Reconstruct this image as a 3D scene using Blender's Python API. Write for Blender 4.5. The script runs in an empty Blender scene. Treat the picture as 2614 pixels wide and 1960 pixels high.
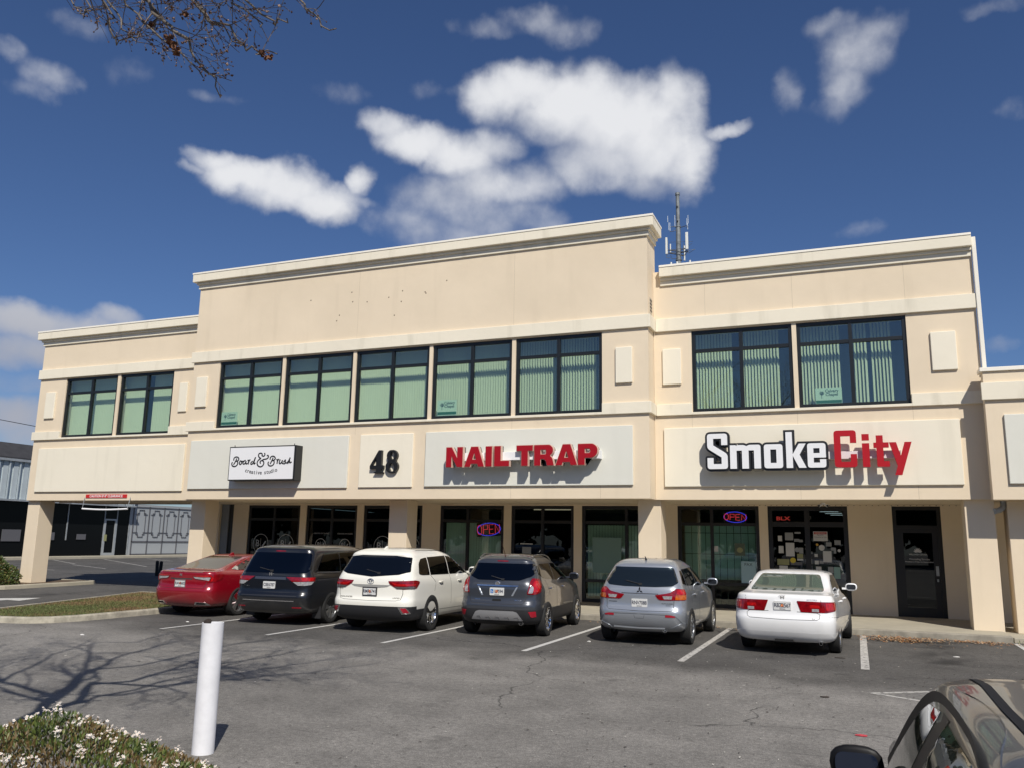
import bpy, bmesh, math, random
from mathutils import Vector, Matrix, noise as mnoise
from mathutils.bvhtree import BVHTree
from mathutils.geometry import delaunay_2d_cdt
R = math.radians
scene = bpy.context.scene
COL = scene.collection
# ------------------------------------------------------------------ camera
cam_d = bpy.data.cameras.new("camera"); cam = bpy.data.objects.new("camera", cam_d); COL.objects.link(cam)
scene.camera = cam
YAW, PITCH, ROLL = R(22.3359), R(10.5521), R(1.0334)
fwd = Vector((-math.sin(YAW)*math.cos(PITCH), math.cos(YAW)*math.cos(PITCH), math.sin(PITCH)))
r0 = Vector((math.cos(YAW), math.sin(YAW), 0)); u0 = r0.cross(fwd)
rr = math.cos(ROLL)*r0 + math.sin(ROLL)*u0; uu = -math.sin(ROLL)*r0 + math.cos(ROLL)*u0
M = Matrix((rr, uu, -fwd)).transposed().to_4x4(); M.translation = (0, 0, 1.95)
cam.matrix_world = M
cam_d.sensor_fit = 'HORIZONTAL'; cam_d.sensor_width = 36; cam_d.lens = 36*2120.2/2614
cam_d.clip_start = .05; cam_d.clip_end = 3000
scene.render.resolution_x = 1024; scene.render.resolution_y = 767
# ------------------------------------------------------------------ exposure
scene.view_settings.view_transform = 'Standard'; scene.view_settings.look = 'None'
scene.view_settings.exposure = 0.0; scene.view_settings.gamma = 1
# ------------------------------------------------------------------ sun
SUN = Vector((.68, -1.0, 1.23)).normalized()
ld = bpy.data.lights.new("sun", 'SUN'); ld.energy = 4.6; ld.angle = R(.53); ld.color = (1, .95, .87)
lo = bpy.data.objects.new("sun", ld); COL.objects.link(lo)
lo.rotation_euler = SUN.to_track_quat('Z', 'Y').to_euler(); lo.location = (30, -40, 60)
# ------------------------------------------------------------------ sky with clouds
world = bpy.data.worlds.new("World"); scene.world = world; world.use_nodes = True
def make_world():
    nt = world.node_tree; N = nt.nodes; L = nt.links; N.clear()
    def nd(t, **k):
        n = N.new(t)
        for a, b in k.items(): setattr(n, a, b)
        return n
    out = nd('ShaderNodeOutputWorld'); bg = nd('ShaderNodeBackground'); bg.inputs[1].default_value = .095
    sky = nd('ShaderNodeTexSky'); sky.sky_type = 'NISHITA'; sky.sun_disc = False
    sky.sun_elevation = math.asin(SUN.z); sky.sun_rotation = math.atan2(SUN.x, SUN.y)
    sky.air_density = 1.0; sky.dust_density = .35; sky.ozone_density = 2.2
    hsv = nd('ShaderNodeVectorMath', operation='MULTIPLY'); hsv.inputs[1].default_value = (.445, .555, .765)
    L.new(sky.outputs[0], hsv.inputs[0])
    # group: cloud density in (azimuth, elevation) degrees
    blobs = [  # az, el, half-width az, half-height el, amount
        (-23.6,29.4,3.29,1.71,0.95),(-21.2,30.2,3.82,1.7,1),(-18.4,28.9,5.16,2.73,1.15),(-15,27.8,5.08,3.32,1.2),(-12.3,26.8,3.83,3.34,1.15),(-10.8,28.6,2.49,2.41,0.9),(-10,25.2,2.29,2.34,0.9),(-16,25.5,4.38,2.08,1),(-12.4,24,2.64,1.34,0.6),(-7.4,26.9,2.41,0.46,0.55),(-10.9,30.3,1.01,1.25,0.35),(-31.8,27.4,2.35,1.09,0.8),(-29.7,26.4,3.2,1.52,1),(-26.6,25.7,3.4,1.78,1),(-24.2,26.4,2.4,1.48,0.8),(-24.5,24,3.73,1.81,0.75),(-21.4,24,3.06,1.51,0.6),(-27.5,22.9,4.02,1.52,0.55),(-24.1,21.8,4.37,1.53,0.5),(-29.5,21.3,3.97,1.28,0.42),(-26.7,20.4,4.99,0.93,0.36),(-20.1,21.3,2.02,0.92,0.3),(-43.3,23.7,2.08,0.85,0.8),(-41.2,23,3.35,1.44,1.05),(-38.6,22.9,2.97,1.81,1.1),(-36.4,22,3.02,1.43,1),(-39.2,21.9,3.09,1.03,0.8),(-33.4,23.7,1.18,1.01,0.8),(-35.1,22.7,1.93,0.89,0.6),(-44.8,23,1.16,0.39,0.45),(-33.1,22.3,1.3,0.42,0.35),(1.8,30.4,2.49,2.2,0.46),(1.1,28.4,1.62,1.33,0.44),(0.1,27.4,1.48,0.81,0.28),(-0.2,32.1,1.82,0.77,0.25),(3.4,31.4,1.72,1.01,0.3),(-2.8,29,0.77,1.36,0.2),(-20.9,34.3,3.18,0.8,0.3),(-18.5,33.5,2.11,0.95,0.28),(-24.8,33.7,2.46,0.59,0.24),(-27.8,29.7,1.72,0.51,0.12),(-53.8,26.5,1.77,0.85,0.36),(-56.2,27.3,1.2,0.68,0.34),(-55,25.6,1.47,0.6,0.2),(-52.4,29.6,1.58,0.59,0.18),(-44,27.5,1.49,0.32,0.1),(-48.8,28.2,1.67,0.78,0.1),(-53.3,12.1,3.13,1.31,1),(-50.3,12.1,3.06,1.18,0.9),(-48.3,13.1,1.59,0.74,0.6),(-53.6,10.4,3.09,1.36,0.9),(-53,8.6,2.16,0.71,0.4),(-53.5,6.6,2.59,1.36,0.8),(-52.6,5.6,2.86,1.09,0.7),(-49.7,10.9,1.54,0.57,0.3),(8.8,11.9,1.09,0.55,0.34),(1.7,19.7,1.41,0.4,0.14),(10.4,25.4,0.98,0.51,0.14),(10.2,30.9,1.52,0.38,0.16),(-35.9,29,1.97,0.56,0.1),
        (-80,22,9,4,.8),(40,18,12,4,.8),(70,30,16,6,.8),(120,24,16,6,.9),(-100,24,14,5,.9),(-150,30,16,7,.8),(170,20,18,5,.9),(25,7,10,2,.6)]
    g = bpy.data.node_groups.new("cloud_field", 'ShaderNodeTree')
    g.interface.new_socket("P", in_out='INPUT', socket_type='NodeSocketVector')
    g.interface.new_socket("D", in_out='OUTPUT', socket_type='NodeSocketFloat')
    gn = g.nodes; gl = g.links; gi = gn.new('NodeGroupInput'); go = gn.new('NodeGroupOutput')
    def warp(scale, det, amt, src):
        nz = gn.new('ShaderNodeTexNoise'); nz.inputs['Scale'].default_value = scale; nz.inputs['Detail'].default_value = det; nz.inputs['Roughness'].default_value = .55
        gl.new(gi.outputs[0], nz.inputs['Vector'])
        s = gn.new('ShaderNodeVectorMath'); s.operation = 'SUBTRACT'; gl.new(nz.outputs['Color'], s.inputs[0]); s.inputs[1].default_value = (.5, .5, .5)
        m = gn.new('ShaderNodeVectorMath'); m.operation = 'MULTIPLY_ADD'; gl.new(s.outputs[0], m.inputs[0]); m.inputs[1].default_value = (amt*1.2, amt, 0); gl.new(src, m.inputs[2])
        return m.outputs[0]
    P = warp(.36, 7, 1.9, gi.outputs[0])
    acc = None
    for (a, e, w, h, am) in blobs:
        v = gn.new('ShaderNodeVectorMath'); v.operation = 'MULTIPLY_ADD'; gl.new(P, v.inputs[0])
        v.inputs[1].default_value = (1/(w*1.12), 1/(h*1.12), 0); v.inputs[2].default_value = (-a/(w*1.12), -e/(h*1.12), 0)
        d = gn.new('ShaderNodeVectorMath'); d.operation = 'DOT_PRODUCT'; gl.new(v.outputs[0], d.inputs[0]); gl.new(v.outputs[0], d.inputs[1])
        m = gn.new('ShaderNodeMath'); m.operation = 'MULTIPLY_ADD'; gl.new(d.outputs['Value'], m.inputs[0]); m.inputs[1].default_value = -am; m.inputs[2].default_value = am
        if acc is None: acc = m.outputs[0]
        else:
            s = gn.new('ShaderNodeMath'); s.operation = 'SMOOTH_MAX'; gl.new(acc, s.inputs[0]); gl.new(m.outputs[0], s.inputs[1]); s.inputs[2].default_value = .18; acc = s.outputs[0]
    cl = gn.new('ShaderNodeMath'); cl.operation = 'MAXIMUM'; gl.new(acc, cl.inputs[0]); cl.inputs[1].default_value = -.6
    fb = gn.new('ShaderNodeTexNoise'); fb.inputs['Scale'].default_value = .33; fb.inputs['Detail'].default_value = 8; fb.inputs['Roughness'].default_value = .50
    gl.new(gi.outputs[0], fb.inputs['Vector'])
    mm = gn.new('ShaderNodeMath'); mm.operation = 'MULTIPLY_ADD'; gl.new(fb.outputs[0], mm.inputs[0]); mm.inputs[1].default_value = 1.0; mm.inputs[2].default_value = -.52
    ad = gn.new('ShaderNodeMath'); ad.operation = 'ADD'; gl.new(cl.outputs[0], ad.inputs[0]); gl.new(mm.outputs[0], ad.inputs[1])
    gl.new(ad.outputs[0], go.inputs[0])
    tc = nd('ShaderNodeTexCoord'); sep = nd('ShaderNodeSeparateXYZ'); L.new(tc.outputs['Generated'], sep.inputs[0])
    az = nd('ShaderNodeMath', operation='ARCTAN2'); L.new(sep.outputs[0], az.inputs[0]); L.new(sep.outputs[1], az.inputs[1])
    el = nd('ShaderNodeMath', operation='ARCSINE'); L.new(sep.outputs[2], el.inputs[0])
    azd = nd('ShaderNodeMath', operation='DEGREES'); L.new(az.outputs[0], azd.inputs[0])
    eld = nd('ShaderNodeMath', operation='DEGREES'); L.new(el.outputs[0], eld.inputs[0])
    cb = nd('ShaderNodeCombineXYZ'); L.new(azd.outputs[0], cb.inputs[0]); L.new(eld.outputs[0], cb.inputs[1])
    g1 = nd('ShaderNodeGroup'); g1.node_tree = g; L.new(cb.outputs[0], g1.inputs[0])
    of = nd('ShaderNodeVectorMath', operation='ADD'); L.new(cb.outputs[0], of.inputs[0]); of.inputs[1].default_value = (1.0, 2.4, 0)
    g2 = nd('ShaderNodeGroup'); g2.node_tree = g; L.new(of.outputs[0], g2.inputs[0])
    al = nd('ShaderNodeMapRange', interpolation_type='SMOOTHSTEP'); L.new(g1.outputs[0], al.inputs[0])
    al.inputs[1].default_value = -.10; al.inputs[2].default_value = 1.02
    df = nd('ShaderNodeMath', operation='SUBTRACT'); L.new(g1.outputs[0], df.inputs[0]); L.new(g2.outputs[0], df.inputs[1])
    sh = nd('ShaderNodeMapRange'); L.new(df.outputs[0], sh.inputs[0]); sh.inputs[1].default_value = -.60; sh.inputs[2].default_value = .50
    lowel = nd('ShaderNodeMapRange'); L.new(eld.outputs[0], lowel.inputs[0]); lowel.inputs[1].default_value = 10; lowel.inputs[2].default_value = 22
    ramp = nd('ShaderNodeMix', data_type='RGBA'); L.new(sh.outputs[0], ramp.inputs[0])
    ramp.inputs[6].default_value = (5.2, 5.5, 6.3, 1); ramp.inputs[7].default_value = (8.4, 8.5, 8.8, 1)
    far = nd('ShaderNodeMix', data_type='RGBA'); L.new(lowel.outputs[0], far.inputs[0])
    far.inputs[6].default_value = (4.1, 4.3, 5.0, 1); L.new(ramp.outputs[2], far.inputs[7])
    mx = nd('ShaderNodeMix', data_type='RGBA'); L.new(al.outputs[0], mx.inputs[0]); L.new(hsv.outputs[0], mx.inputs[6]); L.new(far.outputs[2], mx.inputs[7])
    L.new(mx.outputs[2], bg.inputs[0]); L.new(bg.outputs[0], out.inputs[0])
make_world()

# ================================================================== helpers
class MB:
    def __init__(s): s.v = []; s.f = []; s.m = []
    def face(s, pts, mi=0):
        b = len(s.v); s.v += [tuple(p) for p in pts]; s.f.append(tuple(range(b, b+len(pts)))); s.m.append(mi)
    def box(s, x0, y0, z0, x1, y1, z1, mi=0, skip=''):
        b = len(s.v)
        s.v += [(x0,y0,z0),(x1,y0,z0),(x1,y1,z0),(x0,y1,z0),(x0,y0,z1),(x1,y0,z1),(x1,y1,z1),(x0,y1,z1)]
        for k, q in (('b',(0,3,2,1)),('t',(4,5,6,7)),('f',(0,1,5,4)),('r',(1,2,6,5)),('k',(2,3,7,6)),('l',(3,0,4,7))):
            if k not in skip: s.f.append(tuple(b+i for i in q)); s.m.append(mi)
        return s
    def obox(s, c, ax, ay, az, hx, hy, hz, mi=0):
        b = len(s.v); c = Vector(c)
        for dz in (-1, 1):
            for dx, dy in ((-1,-1),(1,-1),(1,1),(-1,1)): s.v.append(tuple(c+ax*hx*dx+ay*hy*dy+az*hz*dz))
        for q in ((0,3,2,1),(4,5,6,7),(0,1,5,4),(1,2,6,5),(2,3,7,6),(3,0,4,7)): s.f.append(tuple(b+i for i in q)); s.m.append(mi)
        return s
    def prism(s, poly, a, b, axis='y', mi=0):
        """poly in the plane, extruded from a to b along axis"""
        def P(p, t): return (p[0], t, p[1]) if axis == 'y' else ((t, p[0], p[1]) if axis == 'x' else (p[0], p[1], t))
        n = len(poly); k = len(s.v)
        s.v += [P(p, a) for p in poly] + [P(p, b) for p in poly]
        s.f.append(tuple(range(k, k+n))); s.f.append(tuple(range(k+2*n-1, k+n-1, -1))); s.m += [mi, mi]
        for i in range(n):
            j = (i+1) % n; s.f.append((k+i, k+n+i, k+n+j, k+j)); s.m.append(mi)
        return s
    def tube(s, pts, rad, n=8, mi=0, cap=True, closed=False):
        pts = [Vector(p) for p in pts]; k = len(s.v); m = len(pts)
        rads = rad if isinstance(rad, (list, tuple)) else [rad]*m
        up = Vector((0, 0, 1)); prev = None
        for i, p in enumerate(pts):
            if closed: t = pts[(i+1) % m]-pts[i-1]
            else: t = pts[min(i+1, m-1)]-pts[max(i-1, 0)]
            t = t.normalized() if t.length > 1e-9 else Vector((0, 0, 1))
            if prev is None:
                a = t.cross(up)
                if a.length < .1: a = t.cross(Vector((1, 0, 0)))
            else: a = prev-t*prev.dot(t)
            a.normalize(); prev = a; b = t.cross(a)
            for q in range(n):
                w = 2*math.pi*q/n; s.v.append(tuple(p+(a*math.cos(w)+b*math.sin(w))*rads[i]))
        for i in range(m if closed else m-1):
            i2 = (i+1) % m
            for q in range(n):
                r_ = (q+1) % n; s.f.append((k+i*n+q, k+i*n+r_, k+i2*n+r_, k+i2*n+q)); s.m.append(mi)
        if cap and not closed:
            s.f.append(tuple(k+q for q in range(n-1, -1, -1))); s.f.append(tuple(k+(m-1)*n+q for q in range(n))); s.m += [mi, mi]
        return s
    def lathe(s, prof, c=(0,0,0), axis='z', n=32, mi=0, closed=False):
        """prof: list of (radius, height along axis)"""
        k = len(s.v); m = len(prof)
        for (r_, h) in prof:
            for q in range(n):
                w = 2*math.pi*q/n; a, b = r_*math.cos(w), r_*math.sin(w)
                p = (a, b, h) if axis == 'z' else ((h, a, b) if axis == 'x' else (b, h, a))
                s.v.append((p[0]+c[0], p[1]+c[1], p[2]+c[2]))
        for i in range(m if closed else m-1):
            i2 = (i+1) % m
            for q in range(n):
                r2 = (q+1) % n; s.f.append((k+i*n+q, k+i*n+r2, k+i2*n+r2, k+i2*n+q)); s.m.append(mi)
        return s
    def obj(s, name, mats, parent=None, smooth=False, bevel=0, ang=35, loc=None):
        me = bpy.data.meshes.new(name); me.from_pydata(s.v, [], s.f); me.update()
        if not isinstance(mats, (list, tuple)): mats = [mats]
        for m in mats: me.materials.append(m)
        if any(s.m): me.polygons.foreach_set('material_index', s.m)
        if smooth:
            me.polygons.foreach_set('use_smooth', [True]*len(me.polygons))
            me.set_sharp_from_angle(angle=R(ang))
        o = bpy.data.objects.new(name, me); COL.objects.link(o)
        if parent is not None: o.parent = parent
        if loc: o.location = loc
        if bevel:
            b = o.modifiers.new('bevel', 'BEVEL'); b.width = bevel; b.segments = 2; b.limit_method = 'ANGLE'
        return o
def tag(o, label=None, cat=None, group=None, kind=None):
    if label: o['label'] = label
    if cat: o['category'] = cat
    if group: o['group'] = group
    if kind: o['kind'] = kind
    return o
def thing(name, label, cat, loc=(0,0,0), rz=0, group=None):
    o = bpy.data.objects.new(name, None); COL.objects.link(o); o.location = loc; o.rotation_euler = (0, 0, rz)
    o.empty_display_size = .3
    return tag(o, label, cat, group)
# ------------------------------------------------------------------ materials
def hexlin(c):
    return tuple(((x/255)/12.92 if x/255 <= .04045 else ((x/255+.055)/1.055)**2.4) for x in c)
def mat(name, col, rough=.6, metal=0, coat=0, noise=None, bump=None, col2=None, spec=None, emit=None, alpha=None):
    m = bpy.data.materials.new(name); m.use_nodes = True; nt = m.node_tree; b = nt.nodes['Principled BSDF']
    b.inputs['Base Color'].default_value = (*col, 1); b.inputs['Roughness'].default_value = rough; b.inputs['Metallic'].default_value = metal
    if coat: b.inputs['Coat Weight'].default_value = coat; b.inputs['Coat Roughness'].default_value = .03
    if spec is not None: b.inputs['Specular IOR Level'].default_value = spec
    if emit: b.inputs['Emission Color'].default_value = (*emit[0], 1); b.inputs['Emission Strength'].default_value = emit[1]
    tc = None
    if noise or bump:
        tc = nt.nodes.new('ShaderNodeTexCoord')
    if noise:   # (scale, amount)
        nz = nt.nodes.new('ShaderNodeTexNoise'); nz.inputs['Scale'].default_value = noise[0]; nz.inputs['Detail'].default_value = 6; nz.inputs['Roughness'].default_value = .6
        nt.links.new(tc.outputs['Object'], nz.inputs['Vector'])
        mr = nt.nodes.new('ShaderNodeMapRange'); mr.inputs[1].default_value = .3; mr.inputs[2].default_value = .7
        nt.links.new(nz.outputs[0], mr.inputs[0])
        mx = nt.nodes.new('ShaderNodeMix'); mx.data_type = 'RGBA'; nt.links.new(mr.outputs[0], mx.inputs[0])
        c2 = col2 or tuple(c*(1-noise[1]) for c in col)
        mx.inputs[6].default_value = (*c2, 1); mx.inputs[7].default_value = (*col, 1)
        nt.links.new(mx.outputs[2], b.inputs['Base Color'])
    if bump:    # (scale, strength, distance)
        nz = nt.nodes.new('ShaderNodeTexNoise'); nz.inputs['Scale'].default_value = bump[0]; nz.inputs['Detail'].default_value = 4
        nt.links.new(tc.outputs['Object'], nz.inputs['Vector'])
        bp = nt.nodes.new('ShaderNodeBump'); bp.inputs['Strength'].default_value = bump[1]; bp.inputs['Distance'].default_value = bump[2]
        nt.links.new(nz.outputs[0], bp.inputs['Height']); nt.links.new(bp.outputs[0], b.inputs['Normal'])
    return m
def glass_mat(name, tint, refl=1.0, rough=.0, base=.04):
    """thin pane: tinted see-through plus mirror reflection"""
    m = bpy.data.materials.new(name); m.use_nodes = True; nt = m.node_tree; N = nt.nodes; L = nt.links; N.clear()
    out = N.new('ShaderNodeOutputMaterial'); tr = N.new('ShaderNodeBsdfTransparent'); tr.inputs[0].default_value = (*tint, 1)
    gl = N.new('ShaderNodeBsdfGlossy'); gl.inputs['Roughness'].default_value = rough; gl.inputs[0].default_value = (refl, refl, refl, 1)
    fr = N.new('ShaderNodeFresnel'); fr.inputs[0].default_value = 1.52
    ge = N.new('ShaderNodeNewGeometry'); io = N.new('ShaderNodeMapRange'); L.new(ge.outputs['Backfacing'], io.inputs[0]); io.inputs[3].default_value = 1.52; io.inputs[4].default_value = 1/1.52; L.new(io.outputs[0], fr.inputs[0])
    ad = N.new('ShaderNodeMath'); ad.operation = 'ADD'; ad.inputs[1].default_value = base; L.new(fr.outputs[0], ad.inputs[0]); ad.use_clamp = True
    mx = N.new('ShaderNodeMixShader'); L.new(ad.outputs[0], mx.inputs[0]); L.new(tr.outputs[0], mx.inputs[1]); L.new(gl.outputs[0], mx.inputs[2])
    L.new(mx.outputs[0], out.inputs[0]); return m
def stucco(name, col, stain=.12, streak=0.0):
    m = bpy.data.materials.new(name); m.use_nodes = True; nt = m.node_tree; N = nt.nodes; L = nt.links; b = N['Principled BSDF']
    b.inputs['Roughness'].default_value = .88; b.inputs['Specular IOR Level'].default_value = .25
    tc = N.new('ShaderNodeTexCoord')
    n1 = N.new('ShaderNodeTexNoise'); n1.inputs['Scale'].default_value = .45; n1.inputs['Detail'].default_value = 7; n1.inputs['Roughness'].default_value = .62; L.new(tc.outputs['Object'], n1.inputs['Vector'])
    mp = N.new('ShaderNodeMapping'); mp.inputs['Scale'].default_value = (2.6, 2.6, .35); L.new(tc.outputs['Object'], mp.inputs[0])
    n2 = N.new('ShaderNodeTexNoise'); n2.inputs['Scale'].default_value = 1.0; n2.inputs['Detail'].default_value = 5; L.new(mp.outputs[0], n2.inputs['Vector'])
    r1 = N.new('ShaderNodeMapRange'); L.new(n1.outputs[0], r1.inputs[0]); r1.inputs[1].default_value = .35; r1.inputs[2].default_value = .7; r1.inputs[3].default_value = 1-stain; r1.inputs[4].default_value = 1.0
    r2 = N.new('ShaderNodeMapRange'); L.new(n2.outputs[0], r2.inputs[0]); r2.inputs[1].default_value = .56; r2.inputs[2].default_value = .78; r2.inputs[3].default_value = 1; r2.inputs[4].default_value = 1-streak
    mu = N.new('ShaderNodeMath'); mu.operation = 'MULTIPLY'; L.new(r1.outputs[0], mu.inputs[0]); L.new(r2.outputs[0], mu.inputs[1])
    mx = N.new('ShaderNodeMix'); mx.data_type = 'RGBA'; L.new(mu.outputs[0], mx.inputs[0]); mx.inputs[6].default_value = (col[0]*.35, col[1]*.34, col[2]*.3, 1); mx.inputs[7].default_value = (*col, 1)
    L.new(mx.outputs[2], b.inputs['Base Color'])
    n3 = N.new('ShaderNodeTexNoise'); n3.inputs['Scale'].default_value = 60; n3.inputs['Detail'].default_value = 4; L.new(tc.outputs['Object'], n3.inputs['Vector'])
    n4 = N.new('ShaderNodeTexNoise'); n4.inputs['Scale'].default_value = 2.2; n4.inputs['Detail'].default_value = 2; L.new(tc.outputs['Object'], n4.inputs['Vector'])
    s = N.new('ShaderNodeMath'); s.operation = 'MULTIPLY_ADD'; L.new(n4.outputs[0], s.inputs[0]); s.inputs[1].default_value = 3.0; L.new(n3.outputs[0], s.inputs[2])
    bp = N.new('ShaderNodeBump'); bp.inputs['Strength'].default_value = .35; bp.inputs['Distance'].default_value = .006; L.new(s.outputs[0], bp.inputs['Height']); L.new(bp.outputs[0], b.inputs['Normal'])
    return m
M_WALL = stucco('peach_stucco', (.77, .65, .485), .12, .10)
M_TRIM = stucco('cream_stucco', (.82, .755, .61), .10, .34)
M_PANEL = stucco('cream_panel', (.82, .76, .62), .06, .14)
M_PANELW = stucco('white_panel', (.70, .69, .61), .03, .04)
M_CAP = mat('cap_flashing', (.88, .83, .72), .5)
M_FRAME = mat('bronze_frame', (.012, .014, .015), .35)
M_FRAMEB = mat('black_frame', (.008, .008, .009), .4)
M_ROOM = mat('dark_interior', (.035, .035, .035), .8, noise=(.6, .6))
M_GLASS_UP = glass_mat('green_glass', (.86, .925, .865), 1.0, base=.06)
M_GLASS_SH = glass_mat('shop_glass', (.80, .90, .86), 1.0, base=.01)
M_BLIND = mat('blind_fabric', (.76, .77, .63), .75)
M_WHITE = mat('white_plastic', (.8, .8, .8), .4)
M_BLACK = mat('black_paint', (.012, .012, .012), .4)
M_GALV = mat('galvanised_steel', (.42, .45, .47), .55, .3, noise=(3, .35))
M_RED = mat('red_acrylic', (.34, .005, .012), .35)
# ================================================================== ground
def asphalt(name='asphalt'):
    m = bpy.data.materials.new(name); m.use_nodes = True; nt = m.node_tree; N = nt.nodes; L = nt.links; b = N['Principled BSDF']
    b.inputs['Roughness'].default_value = .9; b.inputs['Specular IOR Level'].default_value = .25
    tc = N.new('ShaderNodeTexCoord'); sep = N.new('ShaderNodeSeparateXYZ'); L.new(tc.outputs['Object'], sep.inputs[0])
    def noise(scale, det=5, sx=(1,1,1), ro=.6):
        mp = N.new('ShaderNodeMapping'); mp.inputs['Scale'].default_value = sx; L.new(tc.outputs['Object'], mp.inputs[0])
        n = N.new('ShaderNodeTexNoise'); n.inputs['Scale'].default_value = scale; n.inputs['Detail'].default_value = det; n.inputs['Roughness'].default_value = ro
        L.new(mp.outputs[0], n.inputs['Vector']); return n.outputs[0]
    def rng(v, a, b_, c, d, smooth=False):
        r = N.new('ShaderNodeMapRange'); r.inputs[1].default_value = a; r.inputs[2].default_value = b_; r.inputs[3].default_value = c; r.inputs[4].default_value = d
        if smooth: r.interpolation_type = 'SMOOTHSTEP'
        L.new(v, r.inputs[0]); return r.outputs[0]
    def mul(a, b_):
        r = N.new('ShaderNodeMath'); r.operation = 'MULTIPLY'; L.new(a, r.inputs[0]); L.new(b_, r.inputs[1]); return r.outputs[0]
    def add(a, b_):
        r = N.new('ShaderNodeMath'); r.operation = 'ADD'; L.new(a, r.inputs[0]); L.new(b_, r.inputs[1]); return r.outputs[0]
    # newer, darker paving in the stalls; older grey paving in the aisle (a ragged seam between)
    wob = rng(noise(.35, 4), .3, .7, -1.1, 1.1)
    yy = add(sep.outputs[1], wob)
    lane = rng(yy, 12.3, 14.6, 1.0, .46, True)
    col = mul(lane, rng(noise(.16, 6), .32, .68, .72, 1.10))
    col = mul(col, rng(noise(1.3, 7), .3, .7, .80, 1.12))
    col = mul(col, rng(noise(11, 3), .32, .7, .84, 1.14))
    col = mul(col, mul(rng(noise(75, 2), .3, .7, .55, 1.5), rng(noise(24, 3), .3, .7, .78, 1.25)))
    # brownish drip / tyre streaks across the lane
    col = mul(col, rng(noise(1, 5, (.7, 9, 1)), .60, .74, 1, .72))
    col = mul(col, rng(noise(1.1, 3), .64, .72, 1, .7))
    # oil drips in the middle of each stall
    xo = N.new('ShaderNodeMath'); xo.operation = 'ADD'; L.new(sep.outputs[0], xo.inputs[0]); xo.inputs[1].default_value = 1.39+27.4*2
    xm = N.new('ShaderNodeMath'); xm.operation = 'PINGPONG'; L.new(xo.outputs[0], xm.inputs[0]); xm.inputs[1].default_value = 1.37
    near = rng(xm.outputs[0], .0, .75, 1, 0, True); yb = rng(sep.outputs[1], 15.2, 16.6, 0, 1, True); yb2 = rng(sep.outputs[1], 19.8, 20.6, 1, .3, True)
    dr = mul(mul(near, yb), yb2); dr = mul(dr, rng(noise(1.6, 6), .40, .60, 0, .62)); col = mul(col, rng(dr, 0, 1, 1, 0))
    # cracks
    vo = N.new('ShaderNodeTexVoronoi'); vo.feature = 'DISTANCE_TO_EDGE'; vo.inputs['Scale'].default_value = .16
    wv = N.new('ShaderNodeTexNoise'); wv.inputs['Scale'].default_value = .8; wv.inputs['Detail'].default_value = 6; L.new(tc.outputs['Object'], wv.inputs['Vector'])
    vm = N.new('ShaderNodeVectorMath'); vm.operation = 'MULTIPLY_ADD'; L.new(wv.outputs['Color'], vm.inputs[0]); vm.inputs[1].default_value = (1.6, 1.6, 0); L.new(tc.outputs['Object'], vm.inputs[2])
    L.new(vm.outputs[0], vo.inputs['Vector'])
    crack = rng(vo.outputs['Distance'], 0.0, .0035, .30, 1)
    gate = rng(noise(.19, 2), .47, .51, 1, 0)
    cm = N.new('ShaderNodeMath'); cm.operation = 'MAXIMUM'; L.new(crack, cm.inputs[0]); L.new(gate, cm.inputs[1])
    col = mul(col, cm.outputs[0])
    mx = N.new('ShaderNodeMix'); mx.data_type = 'RGBA'; mx.clamp_factor = False; L.new(col, mx.inputs[0])
    mx.inputs[6].default_value = (.004, .004, .005, 1); mx.inputs[7].default_value = (.218, .206, .188, 1)
    # light pebbles
    vp = N.new('ShaderNodeTexVoronoi'); vp.inputs['Scale'].default_value = 26; L.new(tc.outputs['Object'], vp.inputs['Vector'])
    peb = rng(vp.outputs['Distance'], .10, .16, 1, 0); pg = rng(noise(6, 2), .58, .64, 0, 1); peb = mul(peb, pg)
    m2 = N.new('ShaderNodeMix'); m2.data_type = 'RGBA'; L.new(peb, m2.inputs[0]); L.new(mx.outputs[2], m2.inputs[6]); m2.inputs[7].default_value = (.30, .28, .25, 1)
    L.new(m2.outputs[2], b.inputs['Base Color'])
    bp = N.new('ShaderNodeBump'); bp.inputs['Strength'].default_value = .6; bp.inputs['Distance'].default_value = .006
    L.new(noise(60, 4), bp.inputs['Height']); L.new(bp.outputs[0], b.inputs['Normal'])
    return m
M_ASPH = asphalt()
def wpaint(name, col, thr=.5, sc=9):
    """worn paint: chips show the asphalt colour"""
    m = mat(name, col, .8); nt = m.node_tree; N = nt.nodes; L = nt.links; b = N['Principled BSDF']
    tc = N.new('ShaderNodeTexCoord'); n = N.new('ShaderNodeTexNoise'); n.inputs['Scale'].default_value = sc; n.inputs['Detail'].default_value = 8; n.inputs['Roughness'].default_value = .7; L.new(tc.outputs['Object'], n.inputs['Vector'])
    r = N.new('ShaderNodeMapRange'); L.new(n.outputs[0], r.inputs[0]); r.inputs[1].default_value = thr-.05; r.inputs[2].default_value = thr+.05
    mx = N.new('ShaderNodeMix'); mx.data_type = 'RGBA'; L.new(r.outputs[0], mx.inputs[0]); mx.inputs[6].default_value = (*col, 1); mx.inputs[7].default_value = (.12, .115, .11, 1); L.new(mx.outputs[2], b.inputs['Base Color'])
    return m
M_PAINT = wpaint('stall_paint', (.52, .51, .48), .64, 14)
M_PAINT2 = wpaint('worn_paint', (.48, .46, .42), .56, 12)
M_CONC = mat('concrete', (.43, .39, .30), .9, noise=(1.3, .22), bump=(40, .4, .004))
M_KERB = mat('kerb_concrete', (.46, .42, .33), .9, noise=(5, .5), bump=(30, .5, .006), col2=(.22, .20, .16))
gnd = MB(); gnd.face([(-300,-150,0),(300,-150,0),(300,420,0),(-300,420,0)])
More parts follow.
